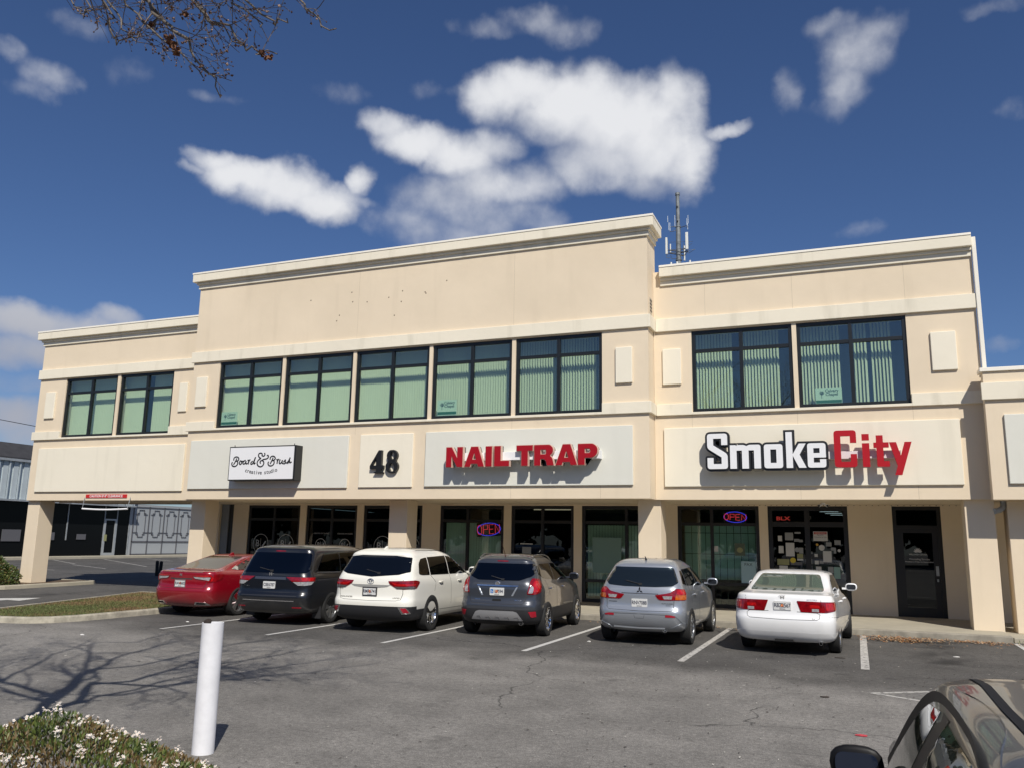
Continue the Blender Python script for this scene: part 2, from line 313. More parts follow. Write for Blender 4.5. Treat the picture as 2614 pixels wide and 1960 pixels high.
tag(gnd.obj('parking_lot', M_ASPH), kind='structure')
# sidewalk slab in front of the shops with a kerb face
sw = MB(); x = -19.9
sw.box(-20.35, 20.78, 0, 2.93, 25.0, .13, skip='b')
tag(sw.obj('sidewalk', M_CONC, bevel=.012), kind='structure')
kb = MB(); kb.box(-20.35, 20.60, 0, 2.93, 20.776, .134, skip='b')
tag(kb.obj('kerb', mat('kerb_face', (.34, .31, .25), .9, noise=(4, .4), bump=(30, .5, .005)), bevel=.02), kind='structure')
s2 = MB(); s2.box(2.96, 20.72, 0, 16, 25.0, .10, skip='b')
tag(s2.obj('sidewalk', M_CONC, bevel=.012), kind='structure')
# painted stall lines
for (xx, y0, y1, w, mm) in ((-13.40,13.75,20.55,.10,M_PAINT),(-10.90,13.98,20.55,.10,M_PAINT),(-8.30,14.05,20.55,.10,M_PAINT),(-5.57,14.32,20.55,.11,M_PAINT),
                        (-2.81,14.42,20.50,.12,M_PAINT2),(.03,15.0,20.5,.13,M_PAINT2),(2.97,14.2,20.55,.11,M_PAINT)):
    b_ = MB(); b_.face([(xx-w/2,y0,.004),(xx+w/2,y0,.004),(xx+w/2,y1,.004),(xx-w/2,y1,.004)])
    tag(b_.obj('stall_line', mm), kind='structure')
# arrows
ar = MB(); ar.face([(.02,12.70,.004),(.80,12.26,.004),(.80,12.36,.004),(.20,12.71,.004)]); ar.face([(.02,12.70,.004),(.22,12.73,.004),(.85,13.17,.004),(.80,13.25,.004)])
ar.face([(.85,12.55,.004),(2.6,12.45,.004),(2.6,12.9,.004),(.85,12.85,.004)])
tag(ar.obj('lane_arrow', M_PAINT2), kind='structure')
ar = MB(); ar.face([(.22,12.715,.003),(.80,12.38,.003),(.84,13.14,.003)])
tag(ar.obj('lane_arrow', wpaint('faded_paint', (.20,.19,.17), .5, 16)), kind='structure')
ar = MB(); ar.face([(-22.35,18.15,.004),(-23.3,17.15,.004),(-21.9,17.1,.004)]); ar.face([(-22.75,17.12,.004),(-22.4,17.12,.004),(-22.4,15.2,.004),(-22.75,15.2,.004)])
tag(ar.obj('lane_arrow', M_PAINT), kind='structure')
for a, b2 in (((-43.2,36.9),(-37.4,34.1)),((-50.4,45.7),(-38.3,37.8)),((-50.1,49.4),(-44.8,46.5)),((-39.6,31.6),(-37.6,31.1)),((-50.5,53.0),(-46,50.3)),((-51,42),(-44,37.8))):
    a = Vector((*a, .004)); b2 = Vector((*b2, .004)); n = (b2-a).normalized().cross(Vector((0,0,1)))*.05
    q = MB(); q.face([a-n, a+n, b2+n, b2-n]); tag(q.obj('stall_line', M_PAINT2), kind='structure')

def island(name, pts, w=.16, h=.13, top=None, kmat=M_KERB):
    """kerb ring following pts (counter-clockwise) with a fill inside"""
    n = len(pts); P = [Vector((p[0], p[1])) for p in pts]
    inn = []
    for i in range(n):
        a, b_, c = P[i-1], P[i], P[(i+1) % n]
        d1 = (b_-a).normalized(); d2 = (c-b_).normalized(); nn = (Vector((-d1.y, d1.x))+Vector((-d2.y, d2.x))).normalized()
        inn.append(b_+nn*w)
    m = MB()
    for i in range(n):
        j = (i+1) % n
        o1, o2, i1, i2 = P[i], P[j], inn[i], inn[j]
        s1 = o1+(i1-o1)*.12; s2_ = o2+(i2-o2)*.12
        m.face([(*o1, 0), (*o2, 0), (*s2_, h*.8), (*s1, h*.8)]); 
        t1 = o1+(i1-o1)*.3; t2 = o2+(i2-o2)*.3
        m.face([(*s1, h*.8), (*s2_, h*.8), (*t2, h), (*t1, h)])
        m.face([(*t1, h), (*t2, h), (*i2, h), (*i1, h)]); m.face([(*i1, h), (*i2, h), (*i2, h-.06), (*i1, h-.06)])
    tag(m.obj(name, kmat, smooth=True, ang=50), kind='structure')
    f = MB(); f.face([(*p, h-.03) for p in inn]); 
    return inn, f
random.seed(5)
gpts = [(-15.92,20.58),(-20.95,20.58),(-20.3,18.4),(-19.7,16.4),(-19.15,14.6),(-18.9,13.7),(-18.5,13.15),(-17.9,12.9),(-17.1,12.86),(-16.45,13.05),(-16.08,13.45),(-15.92,14.1),(-15.88,16.0),(-15.9,18.5)]
inn, f = island('kerb', gpts)
M_SOIL = mat('soil', (.13, .085, .045), .95, noise=(5, .5))
tag(f.obj('soil', M_SOIL), kind='structure')
inn2, f = island('kerb', [(-26.35,20.0),(-26.55,22.6),(-26.75,23.9),(-26.95,24.15),(-27.25,24.25),(-28.3,24.2),(-33,22.5),(-34,15.5),(-30,14.2),(-27.2,16.0)], kmat=M_CONC)
tag(f.obj('soil', M_SOIL), kind='structure')
# grass on the island: countless thin blades
def point_in(p, poly):
    c = False; n = len(poly)
    for i in range(n):
        a, b_ = poly[i], poly[i-1]
        if (a[1] > p[1]) != (b_[1] > p[1]) and p[0] < (b_[0]-a[0])*(p[1]-a[1])/(b_[1]-a[1])+a[0]: c = not c
    return c
g = MB(); k = 0
while k < 26000:
    p = (random.uniform(-21, -15.9), random.uniform(12.8, 20.6))
    if not point_in(p, inn): continue
    k += 1
    dry = mnoise.noise(Vector((p[0]*.7, p[1]*.7, 0)))+ (p[1]-15)*.10 + random.uniform(-.35, .35)
    mi = 0 if dry < .15 else (1 if dry < .55 else 2)
    h = random.uniform(.015, .05); a = random.uniform(0, 6.28); w = random.uniform(.008, .016); dx, dy = math.cos(a)*w, math.sin(a)*w
    lx, ly = random.uniform(-.03, .03), random.uniform(-.03, .03)
    g.face([(p[0]-dx, p[1]-dy, .095), (p[0]+dx, p[1]+dy, .095), (p[0]+lx, p[1]+ly, .10+h)], mi)
tag(g.obj('grass', [mat('grass_green', (.10,.12,.035), .8), mat('grass_olive', (.16,.13,.05), .85), mat('grass_dry', (.20,.12,.06), .9)]), 'short patchy green and brown grass growing inside the kerbed island', 'grass', kind='stuff')

# ================================================================== the two-storey shop building
YC, YS, YW = 21.05, 21.70, 24.75
B = thing('commercial_building', 'two storey cream stucco shop building with three stepped parapets and ground floor storefronts behind pillars', 'building', (-12.5, 24, 0))
OX, OY = -12.5, 24.0
def part(name, mb, mats, parent=None, **k):
    mb.v = [(x-OX, y-OY, z) for x, y, z in mb.v]
    return mb.obj(name, mats, parent or B, **k)
WZ0, WZ1 = 5.30, 7.47
def front(mb, x0, x1, Y, ztop, wins, t=.30):
    mb.box(x0, Y, 3.03, x1, Y+t, WZ0); mb.box(x0, Y, WZ1, x1, Y+t, ztop)
    xs = [x0] + [v for w in wins for v in w] + [x1]
    for i in range(0, len(xs), 2): mb.box(xs[i], Y, WZ0, xs[i+1], Y+t, WZ1)
WC = [(-19.0+2.612*i, -16.5+2.612*i) for i in range(5)]
WR = [(-3.78,-1.24),(-1.13,1.40)]
WL = [(-26.71,-24.17),(-24.04,-21.57)]
w = MB(); front(w, -20.1, -4.79, YC, 10.44, WC)
w.box(-20.1, YC+.3, 3.03, -19.8, 34, 9.10); w.box(-5.09, YC+.3, 3.03, -4.79, 34, 9.10); w.box(-19.8, 33.7, .1, -5.09, 34, 9.10)
w.box(-20.1, YC+.3, 9.10, -19.8, 21.95, 10.44); w.box(-5.09, YC+.3, 9.10, -4.79, 21.95, 10.44)
w.box(-19.8, YC+.3, 8.8, -5.09, 33.7, 9.0); w.box(-19.8, YC+.3, 3.04, -5.09, 33.7, 3.25); w.box(-19.8, 24.0, 3.25, -5.09, 24.2, 9.2)
part('wall', w, M_WALL)
w = MB(); front(w, -4.785, 2.92, YS, 9.20, WR)
w.box(2.62, YS+.3, 3.03, 2.92, 34, 9.20); w.box(-4.785, 33.7, .1, 2.62, 34, 9.20)
w.box(-4.785, YS+.3, 8.4, 2.62, 33.7, 8.6); w.box(-4.785, YS+.3, 3.04, 2.62, 33.7, 3.25); w.box(-4.785, 24.3, 3.25, 2.62, 24.5, 8.4)
part('wall', w, M_WALL)
w = MB(); front(w, -28.05, -20.105, YS, 9.20, WL)
w.box(-28.05, YS+.3, 3.03, -27.75, 24.9, 9.20); w.box(-27.75, 24.6, 3.03, -20.105, 24.9, 9.20)
w.box(-27.75, YS+.3, 8.4, -20.105, 24.6, 8.6); w.box(-27.75, YS+.3, 3.04, -20.105, 24.6, 3.25)
part('wall', w, M_WALL)
# trim bands (between windows stay flat: the lower band stops at the window sides)
def band(x0, x1, Y, z0, z1, p, wrap=None, skips=()):
    m = MB(); xs = [x0]
    for a, b_ in skips: xs += [a, b_]
    xs.append(x1)
    for i in range(0, len(xs), 2): m.box(xs[i], Y-p, z0, xs[i+1], Y+.002, z1)
    if wrap: m.box(x1, Y-p, z0, x1+p, wrap, z1)
    return m
part('trim_band', band(-20.1-.07, -4.79, YC, 7.50, 7.85, .07, YS-.07), M_TRIM, bevel=.008)
part('trim_band', band(-4.79+.07, 2.93, YS, 7.50, 7.85, .07), M_TRIM, bevel=.008)
part('trim_band', band(-28.12, -20.17, YS, 7.50, 7.85, .07), M_TRIM, bevel=.008)
for (x0, x1, Y, wr, ws) in ((-20.17, -4.79, YC, YS-.07, WC), (-4.72, 2.93, YS, None, WR), (-28.12, -20.17, YS, None, WL)):
    m = MB(); m.box(x0, Y-.07, 5.23, ws[0][0]-.01, Y+.002, 5.53); m.box(ws[0][0]-.01, Y-.07, 5.23, ws[-1][1]+.01, Y+.002, 5.295); m.box(ws[-1][1]+.01, Y-.07, 5.23, x1, Y+.002, 5.53)
    if wr: m.box(x1, Y-.07, 5.23, x1+.07, wr, 5.53)
    part('trim_band', m, M_TRIM, bevel=.008)
def cornice(x0, x1, Y, zt, ret=None, left=True):
    m = MB(); e = .0
    for (a, b_, p) in ((zt-.54, zt-.40, .05), (zt-.40, zt-.34, .10), (zt-.32, zt-.06, .20)):
        m.box(x0-(p if left else 0), Y-p, a, x1+(p if ret else 0), Y+.30-.001*p, b_)
        if ret: m.box(x1+.001, Y+.30, a, x1+p, ret, b_)
    m.box(x0-(.10 if left else 0), Y-.10, zt-.34, x1+(.1 if ret else 0), Y+.25, zt-.32)
    part('cornice', m, M_TRIM, bevel=.012)
    c = MB(); c.box(x0-(.215 if left else 0), Y-.215, zt-.058, x1+(.215 if ret else 0), Y+.32, zt)
    if ret: c.box(x1-.3, Y+.32, zt-.058, x1+.215, ret, zt)
    part('cap_flashing', c, M_CAP, bevel=.006)
cornice(-20.1, -4.79, YC, 10.58, ret=21.95)
cornice(-4.58, 2.92, YS, 9.32, left=False)
cornice(-28.05, -20.32, YS, 9.32)
# raised panels
for (x0, x1, z0, z1, Y, mm, p) in ((-19.89,-13.86,3.35,4.91,YC,M_PANELW,.06),(-13.46,-11.68,3.36,4.91,YC,M_PANEL,.05),(-11.27,-5.22,3.37,4.92,YC,M_PANELW,.06),
        (-4.54,2.38,3.36,4.89,YS,M_PANEL,.06),(-27.66,-20.75,3.33,4.91,YS,M_PANEL,.06),
        (-5.67,-5.22,6.04,7.0,YC,M_PANEL,.06),(-4.55,-4.06,6.05,7.01,YS,M_PANEL,.06),(-19.89,-19.44,6.02,7.0,YC,M_PANEL,.06),(-21.24,-20.88,6.02,7.01,YS,M_PANEL,.05),
        (-27.63,-27.15,6.02,7.0,YS,M_PANEL,.06),(1.90,2.44,6.05,6.98,YS,M_PANEL,.06)):
    m = MB(); m.box(x0, Y-p, z0, x1, Y+.003, z1); part('raised_panel', m, mm, bevel=.012)
# control joints in the stucco
j = MB()
for (x, Y, z0, z1) in ((-8.63,YC,7.86,10.0),(-13.8,YC,7.86,10.0),(-8.63,YC,4.93,5.22),(-8.63,YC,3.04,3.36),(-6.1,YC,3.04,3.36),(-13.68,YC,4.93,5.22),(-1.19,YS,7.86,8.78),(-3.4,YS,7.86,8.78),(1.42,YS,7.86,8.78),(-1.19,YS,4.9,5.22),(1.42,YS,4.9,5.22),(-1.19,YS,3.04,3.35),(1.42,YS,3.04,3.35),(-3.8,YS,4.9,5.22)):
    j.box(x-.004, Y-.0015, z0, x+.004, Y+.002, z1)
part('control_joint', j, mat('joint_tan', (.50,.42,.31), .9))  # joint strips in one flat darker tan
# old anchor holes from a removed sign
j = MB()
for (x, z) in ((-15.58,9.24),(-14.07,9.36),(-14.02,9.05),(-13.5,9.0),(-12.52,8.49),(-12.27,9.23),(-11.47,9.08),(-14.48,8.66),(-14.57,8.49),(-10.79,9.4),(-12.74,9.07),(-11.5,9.12),(-12.3,8.9)):
    j.box(x-.016, YC-.003, z-.016, x+.016, YC+.002, z+.02)
part('anchor_hole', j, mat('rust_mark', (.10,.06,.035), .9))
# louvred vent on the return wall
v = MB(); v.box(-4.79, 21.20, 7.93, -4.775, 21.50, 8.38)
vo = part('vent', v, mat('vent_frame', (.55,.48,.38), .7))
v = MB()
for i in range(4): v.box(-4.775, 21.23, 7.99+.095*i, -4.770, 21.47, 8.045+.095*i)
part('louvre', v, M_BLACK, vo)
# pillars
PX = [(-28.1,-27.5),(-20.42,-19.82),(-12.85,-12.24),(-5.3,-4.69),(2.35,2.96)]
for (a, b_) in PX:
    m = MB(); m.box(a, 21.83, .10, b_, 22.45, 3.035); part('pillar', m, M_WALL, bevel=.01)
m = MB(); m.box(-22.0,24.4,3.0,-21.9,24.5,3.03)
# windows upstairs
def window(x0, x1, z0, z1, Y, parent, muls=(), trans=(), fw=.09, gm=M_GLASS_UP, fm=M_FRAME, d=.10, tw=.045, z_t=None, name='window'):
    """frame (part) > pane; frame face Y, glass behind it"""
    m = MB()
    m.box(x0, Y, z0, x0+fw, Y+d, z1); m.box(x1-fw, Y, z0, x1, Y+d, z1)
    m.box(x0+fw, Y, z1-fw, x1-fw, Y+d, z1); m.box(x0+fw, Y, z0, x1-fw, Y+d, z0+fw)
    for mx_ in muls: m.box(mx_-tw, Y+.003, z0+fw, mx_+tw, Y+d, z1-fw)
    for tz in trans: m.box(x0+fw, Y+.012, tz-tw, x1-fw, Y+d-.01, tz+tw)
    fo = part(name, m, fm, bevel=.004)
    g_ = MB(); g_.box(x0+fw*.6, Y+.055, z0+fw*.6, x1-fw*.6, Y+.061, z1-fw*.6)
    part('pane', g_, gm, fo)
    return fo
random.seed(11)
def blinds(x0, x1, z0, z1, Y, fo, ang, gaps=(), pitch=.079, mess=0):
    m = MB(); x = x0
    while x < x1:
        if not any(a < x < b_ for a, b_ in gaps):
            a = R(ang+random.uniform(-3, 3)*(1+mess)); dx, dy = math.cos(a)*.044, math.sin(a)*.044
            n = 3; pts = []
            for q in range(n+1):
                t = -1+2*q/n; bow = .006*(1-t*t); pts.append((x+dx*t-math.sin(a)*bow, Y+dy*t+math.cos(a)*bow))
            sway = random.uniform(-.004, .004)
            for q in range(n):
                m.face([(pts[q][0]+sway, pts[q][1], z0), (pts[q+1][0]+sway, pts[q+1][1], z0), (pts[q+1][0], pts[q+1][1], z1), (pts[q][0], pts[q][1], z1)])
        x += pitch
    m.box(x0-.03, Y-.03, z1, x1+.03, Y+.03, z1+.04)
    part('blind', m, M_BLIND, fo, smooth=True)
zb0, zb1 = WZ0+.10, WZ1-.05
CA = [27, 36, 42, 52, 62]
for i, (a, b_) in enumerate(WC):
    fo = window(a, b_, WZ0, WZ1, YC+.04, B, [(a+b_)/2], [6.925])
    blinds(a-.30, b_-.02, zb0, zb1, YC+.36, fo, CA[i], gaps=(), mess=(.5 if i == 4 else 0))
for i, (a, b_) in enumerate(WR):
    fo = window(a, b_, WZ0, WZ1, YS+.04, B, [(a+b_)/2], [6.925])
    gp = ((a+1.02, a+1.25), (a+2.18, b_)) if i == 0 else ((a+.98, a+1.3), (a+1.60, a+1.72), (a+2.22, b_))
    blinds(a+.02, b_-.08, zb0, zb1, YS+.36, fo, 52, gaps=gp)
for i, (a, b_) in enumerate(WL):
    fo = window(a, b_, WZ0, WZ1, YS+.04, B, [(a+b_)/2], [6.925])
    gp = () if i == 0 else ((a+1.0, a+1.30),)
    blinds(a-.42, b_-.02, zb0, zb1, YS+.36, fo, 14, gaps=gp)
rm = MB()
for (x0, x1, Y) in ((-19.75,-5.1,YC),(-4.75,2.6,YS),(-27.7,-20.15,YS)):
    rm.box(x0, Y+.9, 4.9, x1, Y+1.0, 8.2); rm.box(x0, Y+.31, 4.9, x1, Y+.9, 4.95)
part('room_partition', rm, mat('room_blue_grey', (.10,.13,.16), .9))
# ground floor: wall with openings, then storefronts
SH = [(-20.46,-18.20),(-17.93,-15.84),(-15.57,-13.31),(-12.64,-10.37),(-10.11,-8.03),(-7.77,-5.42),(-4.83,-2.52),(-2.28,-.18),(.93,2.10)]
gw = MB(); xs = [-21.14]+[v for s in SH for v in s]+[2.95]
for i in range(0, len(xs), 2): gw.box(xs[i], YW, .12, xs[i+1], YW+.2, 3.04)
for (a, b_) in SH: gw.box(a, YW+.01, 3.0, b_, YW+.2, 3.04); 
gw.box(-22.6, YW, .0, -21.78, YW+.2, 3.04)
part('shopfront_wall', gw, M_WALL)
dd = MB(); dd.box(-21.78, YW+.10, .13, -21.44, YW+.16, 3.04); sd = part('service_door', dd, mat('grey_door', (.22,.24,.26), .6))
dd = MB(); dd.box(-21.44, YW+.14, .13, -21.14, YW+.20, 3.04); part('dark_gap_panel', dd, M_BLACK)  # flat black panel painted as the darkness of the gap beside the door
# soffit beads / little vents
so = MB()
for i in range(44): so.box(-4.2+.155*i, 24.735, 3.012, -4.175+.155*i, 24.748, 3.026)
part('soffit_vent', so, mat('soffit_hole', (.12,.10,.08), .9))
# shop interiors
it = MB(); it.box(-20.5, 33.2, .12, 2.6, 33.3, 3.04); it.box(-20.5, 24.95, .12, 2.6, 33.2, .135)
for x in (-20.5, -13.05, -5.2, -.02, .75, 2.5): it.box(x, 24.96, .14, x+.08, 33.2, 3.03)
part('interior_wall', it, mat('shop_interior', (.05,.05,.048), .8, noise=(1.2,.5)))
def storefront(i, muls, trans, fm=M_FRAMEB, name='shop_window', gm=M_GLASS_SH, fw=.10, tw=.045):
    a, b_ = SH[i]; return window(a, b_, .135, 3.0, YW+.03, B, muls, trans, fw=fw, gm=gm, fm=fm, name=name, tw=tw)
M_GLASS_DK = glass_mat('dark_shop_glass', (.40,.45,.45), 1.0, base=.0)
SF = []
SF.append(storefront(0, [-19.33], [2.50], gm=M_GLASS_DK)); SF.append(storefront(1, [-16.88], [2.50], gm=M_GLASS_DK, name='shop_door')); SF.append(storefront(2, [-14.44], [2.50], gm=M_GLASS_DK))
SF.append(storefront(3, [-11.66], [2.51])); SF.append(storefront(4, [-9.07], [2.50], gm=M_GLASS_DK, name='shop_door')); SF.append(storefront(5, [-6.38], [2.50, .76]))
SF.append(storefront(6, [-3.85], [2.48, .80])); SF.append(storefront(7, [-1.24], [2.50], gm=M_GLASS_DK, name='shop_door', fw=.12, tw=.07)); 
# single door at the right
a, b_ = SH[8]; m = MB()
m.box(a, YW+.03, .135, a+.10, YW+.13, 3.0); m.box(b_-.10, YW+.03, .135, b_, YW+.13, 3.0); m.box(a+.1, YW+.03, 2.9, b_-.1, YW+.13, 3.0); m.box(a+.1, YW+.03, 2.42, b_-.1, YW+.13, 2.5)
d9 = part('shop_door', m, M_FRAMEB); d9['label'] = 'single dark door with white flower decal'
m = MB(); m.box(a+.1, YW+.05, .135, a+.24, YW+.10, 2.42); m.box(b_-.24, YW+.05, .135, b_-.1, YW+.10, 2.42); m.box(a+.24, YW+.05, .135, b_-.24, YW+.10, .38); m.box(a+.24, YW+.05, 2.3, b_-.24, YW+.10, 2.42)
part('door_leaf', m, M_FRAMEB, d9)
m = MB(); m.box(a+.24, YW+.075, .38, b_-.24, YW+.08, 2.3); m.box(a+.1, YW+.075, 2.5, b_-.1, YW+.08, 2.9); part('pane', m, M_GLASS_DK, d9)
m = MB(); m.tube([(b_-.17, YW+.02, 1.05), (b_-.17, YW+.02, 1.12)], .022, 10); m.box(b_-.20, YW+.035, 1.2, b_-.13, YW+.05, 1.45); part('door_handle', m, M_GALV, d9)
m = MB(); lx, lz = 1.50, 1.80      # flower decal
for k, (an, ln) in enumerate(((-75,.11),(-48,.115),(-20,.12),(20,.12),(48,.115),(75,.11),(0,.11))):
    q = R(an); dx, dz = math.sin(q), math.cos(q); m.face([(lx, YW+.068-.0004*k, lz), (lx+dx*ln*.5-dz*.024, YW+.068-.0004*k, lz+dz*ln*.5+dx*.024), (lx+dx*ln, YW+.068-.0004*k, lz+dz*ln), (lx+dx*ln*.5+dz*.024, YW+.068-.0004*k, lz+dz*ln*.5-dx*.024)])
part('flower_decal', m, mat('white_vinyl', (.55,.55,.55), .6), d9)
# push bars on the double doors
for k, xm in ((1,-16.88),(4,-9.07),(7,-1.24)):
    m = MB()
    for s in (-1, 1): m.tube([(xm+s*.13, YW-.01, .95), (xm+s*.13, YW-.01, 1.25)], .016, 8)
    part('door_handle', m, M_GALV, SF[k])
# vertical blinds behind some shop windows, and grille bars
M_BLIND2 = mat('grey_blind', (.70,.76,.68), .8)
def sblind(x0, x1, z0, z1, fo, ang=35, Y=YW+.30):
    m = MB(); x = x0
    while x < x1:
        a = R(ang+random.uniform(-6, 6)); dx, dy = math.cos(a)*.044, math.sin(a)*.044
        m.face([(x-dx, Y-dy, z0), (x+dx, Y+dy, z0), (x+dx, Y+dy, z1), (x-dx, Y-dy, z1)]); x += .092
    part('blind', m, M_BLIND2, fo)
sblind(-12.5, -10.5, .3, 2.45, SF[3], 48); sblind(-7.62, -5.6, .3, 2.42, SF[5], 40)
m = MB()
for i in range(11): m.box(-4.66+.2*i, YW+.15, .2, -4.645+.2*i, YW+.165, 2.44)
for z in (.9, 1.62, 2.22): m.box(-4.72, YW+.166, z, -2.62, YW+.18, z+.018)
part('security_grille', m, M_FRAMEB, SF[6])
m = MB(); m.box(-4.72, YW+.45, .9, -2.62, YW+.46, 2.44); part('window_backing', m, mat('teal_backing', (.42,.56,.52), .8), SF[6])
# fluorescent tubes inside the smoke shop
m = MB()
for i in range(4): m.box(-1.15+.12*i, 27.0+1.6*i, 2.985, -.55+.08*i, 27.03+1.6*i, 2.995)
part('ceiling_light', m, mat('fluorescent', (1,1,1), .5, emit=((.9,.97,1), 2.5)))
m = MB(); m.box(-9.9, 26.2, 2.92, -8.2, 26.28, 2.96); part('ceiling_light', m, mat('fluorescent_warm', (1,1,1), .5, emit=((1,.75,.5), 1.2)))
m = MB(); m.lathe([(0,-.05),(.035,-.035),(.05,0),(.035,.035),(0,.05)], (-15.02, 26.0, 2.28), n=12); part('ceiling_light', m, mat('bulb_glow', (1,.8,.4), .5, emit=((1,.6,.2), 6)), smooth=True)

# ------------------------------------------------------------------ right wing (lower)
Wg = thing('shop_wing', 'lower cream stucco wing of the shop row at the right edge of the view', 'building', (7, 23, 0)); OX, OY = 7, 23
Y2 = 21.14
m = MB(); m.box(2.86, Y2, 3.0, 16, Y2+.3, 5.86); m.box(2.94, Y2+.3, 3.0, 3.2, 34, 5.86); m.box(3.2, Y2+.3, 3.05, 16, 34, 3.2); m.box(3.2, Y2+.3, 5.4, 16, 34, 5.5); m.box(3.0, 24.75, .1, 16, 24.95, 3.05)
part('wall', m, M_WALL, Wg)
m = MB(); m.box(2.80, Y2-.07, 5.22, 16, Y2+.002, 5.60); part('trim_band', m, M_TRIM, Wg, bevel=.008)
m = MB(); m.box(2.80, Y2-.05, 5.862, 16, Y2+.4, 5.95); part('cap_flashing', m, M_CAP, Wg, bevel=.006)
m = MB(); m.box(3.20, Y2-.06, 3.34, 12, Y2+.002, 4.88); part('raised_panel', m, M_PANELW, Wg, bevel=.012)
m = MB(); m.box(3.21, 21.83, .10, 3.85, 22.45, 2.995); part('pillar', m, M_WALL, Wg, bevel=.01)
OX, OY = 0, 0
# gutter downspout with elbow
m = MB(); m.box(2.93, 21.60, 5.95, 3.02, 21.695, 9.24)
ds = m.obj('downspout', mat('downspout_cream', (.80,.76,.66), .5), bevel=.01)
m = MB(); pts = [(3.16, 21.95, 3.02), (3.16, 21.95, 2.92), (3.13, 21.9, 2.84), (3.05, 21.85, 2.79), (2.95, 21.8, 2.765)]
m.tube(pts, .062, 14); e_ = m.obj('elbow', M_GALV, smooth=True); e_.parent = ds
tag(ds, 'cream rain downspout at the right corner of the upper storey with a grey elbow below', 'downspout')
# ================================================================== lettering helpers
def curve_to(o_cu, name='tmp'):
    o = bpy.data.objects.new(name, o_cu); COL.objects.link(o)
    bpy.context.view_layer.update()
    dg = bpy.context.evaluated_depsgraph_get()
    me = bpy.data.meshes.new_from_object(o.evaluated_get(dg))
    bpy.data.objects.remove(o); bpy.data.curves.remove(o_cu)
    return me
def shape_mesh(splines, extrude, offset=0):
    cu = bpy.data.curves.new('c', 'CURVE'); cu.dimensions = '2D'; cu.fill_mode = 'BOTH'; cu.extrude = extrude; cu.offset = offset
    for pts in splines:
        s = cu.splines.new('POLY'); s.points.add(len(pts)-1); s.use_cyclic_u = True
        for i, p in enumerate(pts): s.points[i].co = (p[0], p[1], 0, 1)
    return curve_to(cu)
def text_mesh(txt, size, extrude=.002, offset=0, align='CENTER', sx=1, shear=0, spacing=1):
    cu = bpy.data.curves.new('t', 'FONT'); cu.body = txt; cu.size = size; cu.extrude = extrude; cu.offset = offset; cu.align_x = align; cu.align_y = 'CENTER'; cu.shear = shear; cu.space_character = spacing
    cu.resolution_u = 3
    me = curve_to(cu)
    for v in me.vertices: v.co.x *= sx
    return me
def into(mb, me, f, mi=0):
    k = len(mb.v); mb.v += [tuple(f(v.co)) for v in me.vertices]
    for p in me.polygons: mb.f.append(tuple(k+i for i in p.vertices)); mb.m.append(mi)
    bpy.data.meshes.remove(me)
def wallmap(x, Y, z, rot=0, sc=1):
    c, s = math.cos(rot), math.sin(rot)
    return lambda p: (x+sc*(p.x*c-p.y*s), Y-p.z, z+sc*(p.x*s+p.y*c))
def rnd(pts, r, only=None, n=4):
    out = []; m = len(pts)
    for i in range(m):
        a, b_, c = Vector(pts[i-1]), Vector(pts[i]), Vector(pts[(i+1) % m])
        rr_ = r if (only is None or i in only) else .004
        d1 = (a-b_); d2 = (c-b_); q = min(rr_, d1.length*.45, d2.length*.45)
        p1 = b_+d1.normalized()*q; p2 = b_+d2.normalized()*q
        for k in range(n+1):
            t = k/n; out.append(tuple(p1*(1-t)**2+b_*2*t*(1-t)+p2*t*t))
    return out
def ell(cx, cz, rx, rz, n=20, rot=0):
    return [(cx+rx*math.cos(2*math.pi*i/n)*math.cos(rot)-rz*math.sin(2*math.pi*i/n)*math.sin(rot), cz+rx*math.cos(2*math.pi*i/n)*math.sin(rot)+rz*math.sin(2*math.pi*i/n)*math.cos(rot)) for i in range(n)]
def sh(pts, dx, dz, sx=1, sz=1): return [(p[0]*sx+dx, p[1]*sz+dz) for p in pts]
# ------------------------------------------------------------------ red block letter sign
L_N = [[(0,0),(.17,0),(.17,.30),(.34,0),(.51,0),(.51,.55),(.34,.55),(.34,.25),(.17,.55),(0,.55)]]
L_A = [[(0,0),(.18,0),(.205,.08),(.395,.08),(.42,0),(.60,0),(.41,.55),(.20,.55)],[(.245,.20),(.355,.20),(.30,.37)]]
L_I = [[(0,0),(.19,0),(.19,.55),(0,.55)]]
L_L = [[(0,0),(.44,0),(.44,.15),(.19,.15),(.19,.55),(0,.55)]]
L_T = [[(.14,0),(.33,0),(.33,.40),(.47,.40),(.47,.55),(0,.55),(0,.40),(.14,.40)]]
L_R = [rnd([(0,0),(.18,0),(.18,.17),(.27,.17),(.33,.13),(.36,0),(.56,0),(.51,.20),(.44,.26),(.53,.34),(.53,.46),(.44,.55),(0,.55)],.04,{4,7,8,9,10,11}), [(.18,.30),(.32,.30),(.34,.36),(.32,.42),(.18,.42)]]
L_P = [rnd([(0,0),(.19,0),(.19,.18),(.40,.18),(.53,.28),(.53,.45),(.42,.55),(0,.55)],.10,{3,4,5,6}), [(.19,.31),(.31,.31),(.34,.365),(.31,.42),(.19,.42)]]
NT = thing('shop_sign', 'red block capital letters NAIL TRAP standing on a white raceway', 'shop sign', (-8.2, YC, 4.1))
sc_ = .996; yf = YC-.43; o_ = (-8.2, YC, 4.1)
def sub(mb, o): mb.v = [(x-o[0], y-o[1], z-o[2]) for x, y, z in mb.v]; return mb
m = MB(); m.box(-9.93, YC-.31, 4.05, -6.04, YC-.062, 4.27); sub(m, o_).obj('raceway', mat('raceway_white', (.8,.8,.8), .5), NT, bevel=.004)
